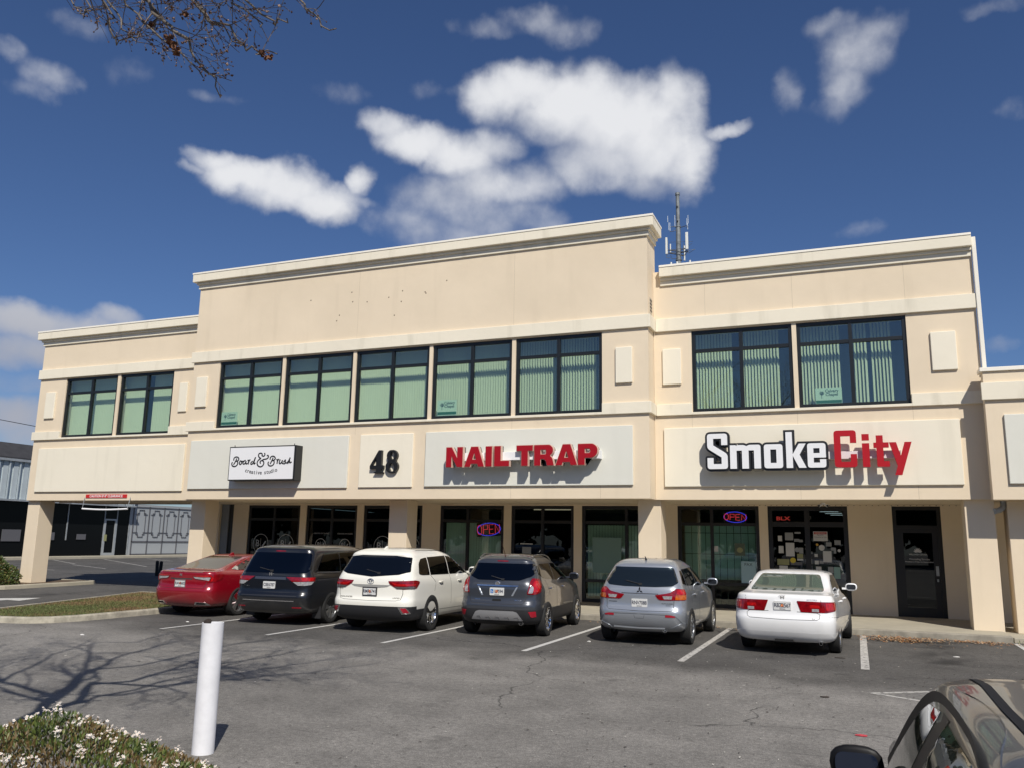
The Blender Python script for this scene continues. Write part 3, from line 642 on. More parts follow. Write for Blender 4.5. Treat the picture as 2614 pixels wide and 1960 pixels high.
for (g_, x0, wd) in ((L_N,-10.45,.51),(L_A,-9.89,.60),(L_I,-9.25,.19),(L_L,-8.99,.44),(L_T,-8.34,.47),(L_R,-7.83,.56),(L_A,-7.23,.60),(L_P,-6.61,.53)):
    gg = [sh(p, 0, 0) for p in g_]
    body = MB(); into(body, shape_mesh(gg, .055, .010), wallmap(x0*sc_, yf+.062, 3.875)); sub(body, o_)
    bo = body.obj('letter', mat('letter_trim', (.62,.45,.36), .5) if 'letter_trim' not in bpy.data.materials else bpy.data.materials['letter_trim'], NT)
    face = MB(); into(face, shape_mesh(gg, .008, -.004), wallmap(x0*sc_, yf, 3.875)); sub(face, o_).obj('letter_face', M_RED, bo)
    back = MB(); into(back, shape_mesh(gg, .03, .006), wallmap(x0*sc_, yf+.15, 3.875)); sub(back, o_).obj('letter_return', M_BLACK, bo)
# ------------------------------------------------------------------ white and red lower case sign
SCS = thing('shop_sign', 'large SmokeCity lettering, white letters on black then red letters', 'shop sign', (-1.0, YS, 4.1)); o_ = (-1.0, YS, 4.1)
S_ = [rnd([(0,0),(.5,0),(.5,.37),(.15,.60),(.15,.765),(.35,.765),(.35,.60),(.5,.60),(.5,.89),(0,.89),(0,.52),(.35,.29),(.35,.125),(.15,.125),(.15,.28),(0,.28)],.075,{0,1,2,8,9,10})]
m_ = [rnd([(0,0),(.16,0),(.16,.45),(.29,.45),(.29,0),(.45,0),(.45,.45),(.58,.45),(.58,0),(.74,0),(.74,.59),(.47,.59),(.40,.56),(.33,.59),(.17,.59),(.15,.56),(.14,.59),(0,.59)],.06,{10})]
oo = [rnd([(0,0),(.44,0),(.44,.59),(0,.59)],.07), [(.15,.13),(.29,.13),(.29,.46),(.15,.46)]]
k_ = [[(0,0),(.15,0),(.15,.30),(.29,0),(.46,0),(.31,.32),(.46,.59),(.30,.59),(.15,.33),(.15,.88),(0,.88)]]
e1 = [rnd([(0,0),(.42,0),(.42,.20),(.28,.20),(.28,.12),(.14,.12),(.14,.24),(.42,.24),(.42,.59),(0,.59)],.07,{0,1,8,9}), [(.14,.35),(.28,.35),(.28,.47),(.14,.47)]]
C_ = [rnd([(0,0),(.5,0),(.5,.31),(.36,.31),(.36,.13),(.15,.13),(.15,.745),(.36,.745),(.36,.58),(.5,.58),(.5,.88),(0,.88)],.08,{0,1,10,11})]
i_ = [[(0,0),(.16,0),(.16,.56),(0,.56)], [(0,.63),(.16,.63),(.16,.78),(0,.78)]]
t_ = [rnd([(.06,0),(.33,0),(.33,.13),(.21,.13),(.21,.45),(.33,.45),(.33,.57),(.21,.57),(.21,.74),(.06,.74),(.06,.57),(0,.57),(0,.45),(.06,.45)],.04,{0})]
y_ = [[(.09,-.20),(.24,-.20),(.48,.57),(.33,.57),(.235,.25),(.15,.57),(0,.57),(.155,.02)]]
yf = YS-.39
M_WFACE = mat('white_acrylic', (.80,.80,.80), .35)
for n_, (g_, x0) in enumerate(((S_,-3.37),(m_,-2.81),(oo,-1.99),(k_,-1.47),(e1,-.98))):
    bk = MB(); into(bk, shape_mesh(g_[:1], .065, .055), wallmap(x0, yf+.09-.002*n_, 3.775)); sub(bk, o_)
    bo = bk.obj('letter_backing', mat('black_backing', (.015,.016,.018), .4) if 'black_backing' not in bpy.data.materials else bpy.data.materials['black_backing'], SCS)
    fc = MB(); into(fc, shape_mesh(g_, .012, 0), wallmap(x0, yf, 3.775)); sub(fc, o_).obj('letter_face', M_WFACE, bo)
for (g_, x0) in ((C_,-.37),(i_,.25),(t_,.50),(y_,.84)):
    bk = MB(); into(bk, shape_mesh(g_, .05, 0), wallmap(x0, yf+.05, 3.775)); sub(bk, o_)
    bk.obj('letter', mat('city_red', (.42,.005,.012), .4) if 'city_red' not in bpy.data.materials else bpy.data.materials['city_red'], SCS)
m = MB(); m.box(-3.2, YS-.235, 3.99, 1.08, YS-.062, 4.17); sub(m, o_).obj('raceway', mat('raceway_pale', (.72,.66,.66), .5), SCS, bevel=.004)
# ------------------------------------------------------------------ number 48
N48 = thing('house_number', 'black serif numerals 48 on the cream panel between the two white panels', 'number sign', (-12.56, YC, 4.1)); o_ = (-12.56, YC, 4.1)
four = [[(.14,0),(.45,0),(.45,.03),(.38,.05),(.38,.13),(.45,.13),(.45,.23),(.38,.23),(.38,.67),(.28,.67),(0,.22),(0,.13),(.21,.13),(.21,.05),(.14,.03)], [(.07,.23),(.21,.23),(.21,.47)]]
eo = []
for i in range(40):
    t = 2*math.pi*i/40; zz = .335-.335*math.cos(t); s_ = 1 if math.sin(t) >= 0 else -1
    hw_ = max(.0, .175*math.sqrt(max(0, 1-((zz-.505)/.172)**2)) if zz > .335 else .205*math.sqrt(max(0, 1-((zz-.185)/.19)**2)))
    eo.append((.22+s_*max(hw_, .13 if .29 < zz < .39 else hw_), zz))
eight = [eo, ell(.225,.51,.068,.115,16,.12), ell(.215,.165,.085,.125,16,.18)]
for g_, x0 in ((four,-13.03),(eight,-12.52)):
    q = MB(); into(q, shape_mesh(g_, .05, 0), wallmap(x0, YC-.10, 3.76)); sub(q, o_).obj('numeral', M_BLACK, N48)
# ------------------------------------------------------------------ lightbox sign with script lettering
BB = thing('shop_sign', 'white rectangular lightbox reading Board & Brush creative studio in black script', 'shop sign', (-16.78, YC, 4.1)); o_ = (-16.78, YC, 4.1)
bx0, bx1, bz0, bz1, byf = -17.98, -15.48, 3.575, 4.63, YC-.40
m = MB(); m.box(bx0, byf, bz0, bx1, YC-.062, bz1); bo = sub(m, o_).obj('sign_box', M_BLACK, BB, bevel=.01)
m = MB(); m.box(bx0+.035, byf-.006, bz0+.035, bx1-.06, byf+.01, bz1-.035); sub(m, o_).obj('sign_face', M_WFACE, BB)
strokes = [[(425,575),(395,650),(340,735)],[(345,630),(350,570),(400,535),(460,545),(485,600),(450,635),(400,650)],[(440,645),(455,690),(430,750),(370,785),(310,770),(290,710),(315,670)],
 [(510,640),(487,690),(505,735),(540,715),(555,670),(530,632),(510,640)],[(550,650),(600,645)],[(650,620),(595,650),(577,700),(610,725),(650,680),(672,620),(650,690),(670,718),(700,690)],
 [(700,625),(735,610),(718,722)],[(728,670),(745,625),(772,600)],[(832,640),(785,675),(782,722),(825,715),(860,650),(905,540)],[(905,540),(862,670),(865,722),(900,680)],
 [(1130,435),(1145,480),(1112,522),(1065,505),(1070,480)],[(1068,495),(1075,455),(1035,438),(990,455),(975,505),(1000,555),(1045,570)],[(1035,572),(965,620),(937,690),(960,755),(1020,785),(1085,755),(1118,690),(1100,635),(1055,618),(1012,655),(1030,700)],
 [(1060,625),(1110,590),(1190,585),(1235,535),(1218,488),(1190,505)],
 [(1345,550),(1315,620),(1270,705)],[(1268,600),(1275,545),(1320,510),(1380,520),(1405,575),(1370,610),(1320,625)],[(1360,620),(1375,665),(1350,725),(1290,760),(1230,745),(1212,690),(1235,650)],
 [(1425,600),(1455,588),(1440,700)],[(1448,645),(1465,605),(1492,580)],[(1520,590),(1490,670),(1510,705),(1550,670),(1582,590),(1558,680),(1585,695)],
 [(1600,660),(1655,588),(1640,640),(1650,670),(1620,702),(1585,690)],[(1655,690),(1720,640),(1785,505),(1700,700)],[(1712,660),(1755,600),(1745,685),(1798,650)]]
def smooth_poly(pts, it=2):
    for _ in range(it):
        q = [pts[0]]
        for a, b_ in zip(pts, pts[1:]):
            q += [(a[0]*.75+b_[0]*.25, a[1]*.75+b_[1]*.25), (a[0]*.25+b_[0]*.75, a[1]*.25+b_[1]*.75)]
        pts = q+[pts[-1]]
    return pts
m = MB(); fw_, fh_ = bx1-bx0-.095, bz1-bz0-.07
for s_ in strokes:
    pts = []
    for (px, py) in smooth_poly(s_):
        v = (py-315+(px-265)*50/1605)/792; u = (px-265+60*v)/1605
        pts.append((bx0+.035+u*fw_, byf-.008, bz1-.035-v*fh_))
    k0 = len(m.v); m.tube(pts, .023, 6)
    for i in range(k0, len(m.v)): m.v[i] = (m.v[i][0], byf-.008+(m.v[i][1]-byf+.008)*.2, m.v[i][2])
sub(m, o_).obj('lettering', M_BLACK, BB)
m = MB(); tx = 'creative studio'
for i, ch in enumerate(tx):
    if ch == ' ': continue
    t = (i-7)/7; into(m, text_mesh(ch, .17, .001, .003), wallmap(-16.72+t*.56, byf-.008, 3.81+.075*t*t, rot=.26*t))
sub(m, o_).obj('lettering', mat('grey_lettering', (.05,.05,.05), .5), BB)
m = MB()
for x in (bx0+.15, bx1-.1): m.tube([(x, byf+.05, bz1), (x, byf+.05, bz1+.05)], .012, 6)
sub(m, o_).obj('hanger', M_BLACK, BB)
# ------------------------------------------------------------------ clearance sign and hanging bar
CS = MB(); CS.box(-25.09, YS-.022, 3.115, -23.17, YS-.003, 3.235); cs = CS.obj('clearance_sign', mat('sign_red', (.55,.02,.02), .5))
tag(cs, 'narrow red sign with white text CAUTION 8\' 8" CLEARANCE above the driveway', 'sign')
m = MB(); into(m, text_mesh("CAUTION 8' 8\" CLEARANCE", .118, .001, .002, sx=1.05), wallmap(-24.13, YS-.024, 3.172)); m.obj('lettering', M_WHITE, cs)
CB = MB()
pts = [(-25.10+2.1*i/16, YS-.10, 2.735-.03*math.sin(math.pi*i/16)) for i in range(17)]
CB.tube(pts, .03, 10); cb_ = CB.obj('clearance_bar', mat('bar_white', (.85,.85,.85), .4), smooth=True)
tag(cb_, 'white clearance pipe hanging on chains under the driveway opening', 'clearance bar')
for x in (-25.12, -22.98):
    m = MB(); m.tube([(x+.02*(1 if x < -24 else -1), YS-.10, 2.74), (x, YS-.03, 3.13)], .010, 6); m.obj('chain', M_GALV, cb_)
m = MB(); m.box(-27.85, 22.9, 2.985, -27.35, 23.05, 3.038); tag(m.obj('soffit_lamp', mat('lamp_white', (.8,.8,.8), .5), bevel=.01), 'small white box lamp under the driveway ceiling beside the left pillar', 'lamp')
# security camera under the soffit
SCM = thing('security_camera', 'small white twin security camera under the ceiling above the sticker covered door', 'camera', (-.75, 23.6, 3.03))
m = MB(); m.lathe([(0,.01),(.05,.01),(.05,-.015),(.03,-.03),(0,-.03)], n=16); m.obj('mount', M_WHITE, SCM, smooth=True)
for s in (-1, 1):
    m = MB(); m.tube([(s*.03, 0, -.03), (s*.10, -.10, -.07)], [.03, .038], 12); m.obj('camera_body', M_WHITE, SCM, smooth=True)
    m = MB(); m.tube([(s*.1005, -.101, -.0705), (s*.108, -.112, -.0745)], .028, 12); m.obj('lens', M_BLACK, SCM)
# ------------------------------------------------------------------ neon OPEN signs
M_NEONR = mat('neon_red', (.3,.01,.01), .4, emit=((1,.05,.08), .75)); M_NEONB = mat('neon_blue', (.02,.02,.3), .4, emit=((.07,.06,1), .85))
def neon(name, label, x0, x1, z0, z1, ex, ez, lw, rot=0):
    t = thing(name, label, 'neon sign', ((x0+x1)/2, YW+.20, (z0+z1)/2)); t.rotation_euler = (0, rot, 0)
    w_, h_ = (x1-x0)/2, (z1-z0)/2
    m = MB(); m.tube([(ex*w_*math.cos(a*math.pi/18), 0, ez*h_*math.sin(a*math.pi/18)) for a in range(36)], .011, 6, closed=True); m.obj('neon_tube', M_NEONB, t, smooth=True)
    m = MB(); q = w_*2/4.4
    L4 = ([(.2,0),(0,.25),(0,.75),(.2,1),(.6,1),(.8,.75),(.8,.25),(.6,0),(.2,0)], [(0,0),(0,1),(.8,1),(.8,.5),(0,.5)], [(.8,0),(0,0),(0,1),(.8,1)], [(0,0),(0,1),(.8,0),(.8,1)])
    for i, s_ in enumerate(L4):
        pts = [(-w_+(i*1.12+p[0]+.1)*q, -.02, (p[1]-.5)*h_*lw) for p in s_]
        m.tube(pts, .010, 6)
        if i == 2: m.tube([(-w_+(i*1.12+.1)*q, -.02, 0), (-w_+(i*1.12+.8)*q, -.02, 0)], .010, 6)
    m.obj('neon_tube', M_NEONR, t)
    m = MB(); m.box(-w_*1.05, .015, -h_*1.0, w_*1.05, .022, h_*1.0); m.obj('sign_plate', mat('smoked_acrylic', (.02,.02,.02), .3), t)
neon('neon_open_sign', 'red OPEN neon with blue oval hanging low before vertical blinds', -11.38, -10.56, 2.03, 2.47, 1.0, .9, 1.3, R(-4))
neon('neon_open_sign', 'red OPEN neon with blue oval in the transom above the barred window', -3.52, -2.88, 2.54, 2.84, 1.0, 1.0, 1.1, R(2))
bl = thing('neon_sign', 'small glowing red letters BLX behind the glass above the sticker covered door', 'neon sign', (-1.88, YW+.16, 2.66))
m = MB(); m.box(-.22, .0, -.07, .22, .01, .07); m.obj('sign_plate', mat('dim_plate', (.12,.12,.12), .5), bl)
m = MB(); into(m, text_mesh('BLX', .14, .003, .003, sx=1.5), wallmap(0, -.006, -.003)); m.obj('lettering', mat('led_red', (.3,.01,.01), .4, emit=((1,.08,.06), 1.6)), bl)
# ------------------------------------------------------------------ decals, posters, stickers on the shop glass
OX, OY = -12.5, 24.0
M_VINYL = mat('pale_vinyl', (.42,.43,.43), .6)
YG = YW+.078
def circ(cx, cz, r, fo):
    m = MB(); k0 = 0
    m.tube([(cx+r*math.cos(a*math.pi/20), YG-.002, cz+r*math.sin(a*math.pi/20)) for a in range(40)], .010, 5, closed=True)
    for i in range(len(m.v)): m.v[i] = (m.v[i][0], YG-.002+(m.v[i][1]-YG+.002)*.15, m.v[i][2])
    into(m, text_mesh('B', r*1.0, .001), wallmap(cx-r*.42, YG-.003, cz)); m.box(cx-.006, YG-.004, cz-r*.55, cx+.006, YG-.002, cz+r*.55)
    m.face([(cx+r*.2, YG-.003, cz-r*.3), (cx+r*.35, YG-.003, cz-r*.35), (cx+r*.72, YG-.003, cz+r*.2), (cx+r*.6, YG-.003, cz+r*.3)]); m.face([(cx+r*.14, YG-.0035, cz-r*.42), (cx+r*.45, YG-.0035, cz-r*.3), (cx+r*.3, YG-.0035, cz-.02)])
    part('circle_decal', m, M_VINYL, fo)
for cx, i, r in ((-19.89,0,.33),(-18.80,0,.33),(-17.32,1,.21),(-16.33,1,.21),(-14.83,2,.33),(-13.75,2,.33)): circ(cx, 1.64, r, SF[i])
m = MB()
for x0, x1 in ((-17.65,-16.98),(-16.66,-16.01)): into(m, text_mesh('CREATIVE DIY STUDIO', .062, .001), wallmap((x0+x1)/2, YG-.003, 2.03))
part('lettering', m, M_VINYL, SF[1])
def sticker(parent, x0, z0, x1, z1, m_, name='sticker', txt=None, tm=None, size=.04, dy=0):
    q = MB(); q.box(x0, YG-.006-dy, z0, x1, YG-.003-dy, z1); o = part(name, q, m_, parent)
    if txt:
        t = MB()
        for i, line in enumerate(txt): into(t, text_mesh(line, size, .0006), wallmap((x0+x1)/2, YG-.0075-dy, (z1-size*.75)-i*size*1.15))
        part('lettering', t, tm or M_BLACK, o)
    return o
SK = {'w': mat('sticker_white', (.50,.50,.48), .6), 'g': mat('sticker_grey', (.25,.26,.26), .6), 'y': mat('sticker_yellow', (.55,.42,.03), .6), 'o': mat('sticker_olive', (.26,.26,.12), .6), 'd': mat('sticker_dark', (.10,.10,.11), .6), 't': mat('sticker_teal', (.22,.36,.32), .6), 'r': mat('sticker_red', (.40,.05,.05), .6), 'a': mat('sticker_amber', (.5,.28,.03), .6)}
F7 = SF[7]
for (x0, z0, x1, z1, c) in ((-2.03,2.03,-1.92,2.18,'w'),(-1.84,2.06,-1.62,2.27,'g'),(-1.58,2.24,-1.42,2.29,'g'),(-1.60,2.02,-1.46,2.10,'g'),(-1.47,2.01,-1.37,2.08,'g'),(-1.83,1.62,-1.60,1.99,'w'),(-1.78,1.86,-1.68,1.92,'d'),
        (-2.02,1.70,-1.89,1.90,'w'),(-1.48,1.70,-1.37,1.86,'g'),(-1.54,1.57,-1.38,1.69,'o'),(-1.54,1.51,-1.38,1.56,'w'),(-2.07,1.38,-1.75,1.54,'o'),(-1.72,1.38,-1.42,1.47,'d'),(-2.02,1.25,-1.80,1.36,'w'),
        (-1.32,1.48,-1.25,1.55,'g'),(-1.31,1.40,-1.24,1.46,'w'),(-1.19,1.42,-1.15,1.56,'g'),(-1.31,1.20,-1.26,1.38,'d'),(-1.19,1.20,-1.14,1.38,'d'),(-1.08,1.42,-.98,1.52,'w'),(-1.08,1.62,-1.0,1.70,'w'),(-.96,1.44,-.86,1.52,'g'),
        (-.86,1.48,-.64,1.78,'w'),(-.77,1.91,-.63,2.02,'g'),(-.55,1.95,-.39,2.08,'g'),(-.65,1.80,-.58,1.88,'g'),(-.58,1.72,-.52,1.88,'g'),(-1.06,1.24,-.92,1.36,'w'),(-.75,1.20,-.61,1.36,'g'),(-.60,1.05,-.44,1.36,'t'),(-1.3,1.78,-1.26,1.82,'g'),(-1.18,1.70,-1.13,1.76,'g')):
    sticker(F7, x0, z0, x1, z1, SK[c], dy=random.uniform(0, .002))
for (cx, cz, r, c) in ((-1.65,1.51,.075,'y'),(-.885,1.87,.078,'w'),(-1.0,1.95,.035,'a'),(-.44,1.80,.04,'w'),(-1.53,1.80,.065,'g'),(-1.30,1.94,.03,'g'),(-1.29,1.83,.03,'g')):
    q = MB(); q.prism(ell(cx, cz, r, r, 18), YG-.010, YG-.007); part('sticker', q, SK[c], F7)
wq = sticker(F7, -1.09, 2.05, -.72, 2.31, SK['w'], 'warning_sign', ['', 'Security', 'Cameras In Use'], None, .05)
q = MB(); q.box(-1.07, YG-.009, 2.235, -.74, YG-.0065, 2.295); part('sign_header', q, SK['r'], wq)
q = MB(); into(q, text_mesh('WARNING', .055, .0006), wallmap(-.905, YG-.0105, 2.263)); part('lettering', q, SK['w'], wq)
q = MB(); into(q, text_mesh('303', .13, .001), wallmap(-1.21, YG-.003, 2.68)); part('unit_number', q, mat('unit_white', (.10,.10,.10), .5), F7)
sticker(SF[6], -3.06, .84, -2.66, 1.45, mat('poster_blue', (.30,.44,.48), .6), 'poster', ['PAX'], None, .12)
sticker(SF[6], -3.80, 1.70, -3.69, 1.86, SK['w'], 'poster'); q = sticker(SF[6], -3.22, 1.60, -2.94, 1.95, mat('poster_dark', (.07,.09,.06), .6), 'poster')
q = MB(); q.prism(ell(-3.08, 1.76, .085, .075, 14), YG-.011, YG-.009); part('poster_motif', q, SK['o'], SF[6])
sticker(SF[4], -9.75, 1.30, -9.45, 1.72, SK['g'], 'poster'); q = MB(); q.box(-9.82, YG-.008, 1.80, -9.40, YG-.003, 1.83); part('door_sign', q, SK['w'], SF[4])
sticker(SF[5], -7.45, 1.0, -6.55, 2.05, mat('teal_panel', (.16,.26,.23), .7), 'poster')
# lines of lettering under the flower decal
q = MB(); into(q, text_mesh('WELLNESS CENTER', .05, .0006), wallmap(1.50, YW+.066, 1.74)); into(q, text_mesh('Counseling Services', .062, .0006), wallmap(1.53, YW+.066, 1.62)); into(q, text_mesh('Monday to Friday by Appointment', .05, .0006), wallmap(1.53, YW+.066, 1.55))
part('lettering', q, bpy.data.materials['white_vinyl'], d9)
# church posters in the upper windows (window frames are children of the building in order)
ups = [o for o in B.children if o.name.split('.')[0] == 'window']
def upper_poster(fo, x0, z0, x1, z1, Y):
    q = MB(); q.box(x0, Y, z0, x1, Y+.004, z1); po = part('poster', q, mat('poster_paper', (.62,.74,.64), .7), fo)
    q = MB(); w_ = x1-x0; h_ = z1-z0
    into(q, text_mesh('Calvary', h_*.25, .0006, .002), wallmap(x0+w_*.62, Y-.002, z1-h_*.20)); into(q, text_mesh('Chapel', h_*.25, .0006, .002), wallmap(x0+w_*.62, Y-.002, z1-h_*.42))
    cx, cz = x0+w_*.24, z1-h_*.36
    for an in range(-80, 100, 22):
        a = R(an); q.face([(cx, Y-.002, cz-h_*.10), (cx+math.sin(a)*h_*.13-.008, Y-.0021, cz+math.cos(a)*h_*.13), (cx+math.sin(a)*h_*.20, Y-.0022, cz+math.cos(a)*h_*.20), (cx+math.sin(a)*h_*.13+.008, Y-.0021, cz+math.cos(a)*h_*.11)])
    q.box(cx-.006, Y-.003, cz-h_*.28, cx+.006, Y-.001, cz)
    part('lettering', q, mat('ink_dark_green', (.02,.06,.045), .6), po)
    q = MB(); q.box(x0+.01, Y-.003, z0+h_*.06, x1-.01, Y-.001, z0+h_*.24); part('green_strip', q, mat('strip_green', (.01,.13,.04), .6), po)
for fo in ups:
    vx = [v.co.x for v in fo.data.vertices]; x0 = min(vx)+OX
    if abs(x0+19.0) < .05: upper_poster(fo, -18.88, 5.40, -18.24, 5.83, YC+.12)
    if abs(x0-WC[3][0]) < .05: upper_poster(fo, -11.02, 5.41, -10.40, 5.86, YC+.12)
    if abs(x0+1.13) < .05: upper_poster(fo, -.75, 5.39, -.13, 5.80, YS+.14)
OX, OY = 0, 0

# ================================================================== far strip of shops at the left
FB = thing('shop_building', 'low far row of shops with dark glass and pale ribbed metal canopy', 'building', (-54, 50, 0)); o_ = (-54, 50, 0)
def fp(name, mb, m_, parent=FB, **k): return sub(mb, o_).obj(name, m_, parent, **k)
m = MB(); m.box(-70, 10, .1, -54.05, 51.0, 6.7); m.box(-70, 51.0, .1, -54.05, 75, 4.2); fp('wall', m, mat('far_wall', (.30,.31,.31), .9, noise=(.5,.2)))
m = MB(); m.prism([(-53.3,6.70),(-53.3,6.9),(-54.6,7.98),(-66,7.98),(-66,6.7)], 10, 50.9, 'y'); fp('roof', m, mat('dark_roof', (.045,.045,.05), .9, noise=(2,.4)))
m = MB(); y = 10.0
while y < 50.8:
    m.box(-53.42, y, 4.05, -53.34, y+.38, 6.66); m.box(-53.30, y+.38, 4.05, -53.24, y+.46, 6.66); y += .46+.31
m.box(-53.46, 10, 4.0, -53.42, 50.9, 6.68)
fp('metal_canopy', m, mat('ribbed_metal', (.50,.56,.58), .5, .1, noise=(.8,.15)))
m = MB(); m.box(-53.45, 10, 6.62, -53.15, 50.9, 6.78); m.box(-53.45, 10, 3.92, -53.2, 50.9, 4.04); fp('canopy_trim', m, M_GALV)
m = MB(); m.box(-54.05, 10, .16, -54.0, 51.0, 3.95); fp('shop_window', m, mat('black_glass', (.006,.007,.008), .12, spec=.12))
m = MB()
for y in [12+3.4*i for i in range(8)]+[42.0,45.25,48.6-.04,49.75,51.0]: m.box(-53.99, y, 1.3 if y < 48 else .16, -53.93, y+.07, 3.95)
fp('mullion', m, M_GALV)
m = MB(); m.box(-53.98, 48.62, .16, -53.92, 48.75, 2.95); m.box(-53.98, 49.6, .16, -53.92, 49.74, 2.95); m.box(-53.98, 48.75, 2.84, -53.92, 49.6, 2.95); m.box(-53.98, 48.75, .16, -53.92, 49.6, .36); df_ = fp('shop_door', m, mat('door_aluminium', (.38,.40,.41), .5, .3))
m = MB(); m.box(-53.97, 48.66, 1.25, -53.90, 48.9, 1.75); fp('door_notice', m, SK['o'], df_)
for (y0, z0, y1, z1, c) in ((43.2,1.3,44.3,1.85,'d'),(46.2,1.35,47.0,1.75,'d'),(40.2,1.2,41.6,2.0,'d')):
    m = MB(); m.box(-53.97, y0, z0, -53.93, y1, z1); fp('notice', m, SK[c])
# pale shopfront with a geometric lattice
m = MB(); m.box(-54.05, 51.0, .16, -53.98, 75, 4.1); fp('lattice_backing', m, mat('pale_film', (.34,.36,.37), .7))
m = MB()
def ln(y0, z0, y1, z1, w=.05): m.box(-53.97, min(y0,y1)-w/2, min(z0,z1)-w/2, -53.93, max(y0,y1)+w/2, max(z0,z1)+w/2)
for i in range(9):
    y = 51.4+1.62*i; ln(y, .2, y, 4.0, .09); c = y+.81
    for s in (-1, 1):
        ln(c+s*.42, 1.8, c+s*.42, 3.5, .04); ln(c+s*.42, 3.5, c+s*.25, 3.5, .04); ln(c+s*.25, 3.5, c+s*.25, 3.75, .04); ln(c+s*.25, 3.75, c, 3.75, .04)
        ln(c+s*.60, 3.4, c+s*.25, 3.4, .04); ln(c+s*.8, 1.95, c+s*.3, 1.95, .04); ln(c+s*.42, 1.8, c+s*.25, 1.8, .04); ln(c+s*.25, 1.8, c+s*.25, 1.6, .04); ln(c+s*.25, 1.6, c, 1.6, .04)
ln(51.4, 1.22, 66, 1.22, .10); ln(51.4, .22, 66, .22, .08); ln(51.4, 3.98, 66, 3.98, .08)
fp('lattice', m, mat('lattice_grey', (.10,.10,.11), .6))
m = MB(); m.box(-54.0, 10, 0, -51.9, 75, .15); tag(m.obj('sidewalk', M_CONC), kind='structure')
# two short black bollards
for k, (x, y, t) in enumerate(((-29.95,30.2,-.04),(-29.42,29.85,.05))):
    m = MB(); m.lathe([(.0,0),(.075,0),(.075,.62),(.06,.67),(0,.69)], n=16); o = m.obj('bollard', mat('bollard_black', (.012,.012,.012), .7) if not k else bpy.data.materials['bollard_black'], smooth=True)
    o.location = (x, y, 0); o.rotation_euler = (0, t, 0)
    tag(o, ('short black bollard in the driveway shade, the left one of the pair' if k == 0 else 'short black bollard in the driveway shade, the right one leaning a little'), 'bollard', 'short bollards in the driveway')
# overhead wire far left
m = MB(); m.tube([(-110+i*3.0, 60, 17.9-.167*3*i-.02*(i-8.5)**2*.0) for i in range(18)], .035, 5)
wire = m.obj('overhead_wire', M_BLACK); tag(wire, 'thin dark overhead wire crossing the cloud beside the building at the far left', 'wire')
# ================================================================== antenna tower
TW = thing('antenna_tower', 'tall grey monopole with white panel antennas rising behind the roof', 'antenna tower', (-18.75, 100, 0))
m = MB(); m.tube([(0,0,0),(0,0,41.0)], [.42,.29], 20); m.tube([(0,0,41.0),(0,0,45.3)], [.24,.23], 20); m.tube([(0,0,45.3),(0,0,45.6)], [.30,.30], 16); m.tube([(0,0,41.0),(0,0,41.15)], .34, 16); m.tube([(0,0,36.6),(0,0,36.7)], .40, 16)
m.obj('pole', mat('tower_grey', (.26,.28,.29), .6, .2, noise=(1.6,.5), col2=(.12,.13,.13)), TW, smooth=True)
m = MB()
for z in (43.65, 41.7): m.obox((-.02,-.24,z), Vector((1,0,0)), Vector((0,1,0)), Vector((0,0,1)), .08, .03, .13)
m.obj('access_port', M_BLACK, TW)
for (x, y, z0, z1, w_) in ((-1.40,-.6,37.4,39.6,.13),(1.17,-.7,37.7,39.95,.17),(.50,1.2,36.9,38.9,.10),(-1.12,.5,37.9,39.1,.07)):
    m = MB(); m.box(x-w_, y-.09, z0, x+w_, y+.09, z1); m.obj('panel_antenna', mat('antenna_white', (.72,.72,.66), .5) if 'antenna_white' not in bpy.data.materials else bpy.data.materials['antenna_white'], TW, bevel=.05)
m = MB()
tri = [(-1.25,-.5),(1.3,-.5),(.45,1.1)]
for z in (37.55, 37.95):
    for a in range(3): m.tube([(*tri[a], z), (*tri[(a+1) % 3], z)], .035, 6)
    for a in range(3): m.tube([(0,0,z-.05), (*tri[a], z)], .045, 6)
for t in tri: m.tube([(*t, 37.2), (*t, 39.2)], .03, 6)
m.tube([(-.95,-.4,39.0),(1.9,-.4,38.75)], .018, 6); m.tube([(1.25,-.4,38.2),(1.75,-.4,38.5)], .018, 6); m.tube([(1.2,-.5,37.6),(2.1,-.3,37.75),(1.3,.1,37.5)], .03, 6)
m.tube([(-1.4,-.6,37.4),(-1.45,-.6,37.0),(-1.1,-.5,36.9),(-.9,-.4,37.3),(-.8,-.4,36.8),(-.3,-.3,36.8),(-.1,-.2,37.2)], .04, 6); m.tube([(1.1,-.6,37.6),(1.0,-.5,37.1),(.5,-.4,37.0),(.2,-.3,37.3)], .04, 6)
m.obj('mount_frame', mat('frame_steel', (.12,.13,.14), .6, .3), TW)
m = MB()
m.tube([(0,0,41.0),(-.55,-.3,41.05),(-1.05,-.4,41.0)], .04, 6); m.tube([(0,0,40.8),(-.5,-.3,40.45),(-1.0,-.4,40.4)], .04, 6); m.tube([(0,0,40.85),(1.1,-.4,40.95)], .045, 6); m.tube([(1.05,-.4,40.75),(1.3,-.4,40.75)], .06, 6)
m.obj('arm', bpy.data.materials['frame_steel'], TW)
for (x, z0, z1) in ((-1.22,41.7,42.55),(-1.1,40.6,41.65),(-.95,40.5,41.6),(-.32,41.0,42.5),(1.18,41.0,41.9),(1.33,41.2,42.3),(1.27,40.4,41.2)):
    m = MB(); m.tube([(x,-.4,z0),(x,-.4,z1)], [.04,.03], 6); m.obj('whip_antenna', mat('whip_white', (.6,.66,.7), .5) if 'whip_white' not in bpy.data.materials else bpy.data.materials['whip_white'], TW)
m = MB()
for x in (-.9,-.15,1.45): m.tube([(x, -.35, 35.6), (x, -.35, 36.35)], [.12,.12], 10)
m.obj('junction_cap', bpy.data.materials['antenna_white'], TW)
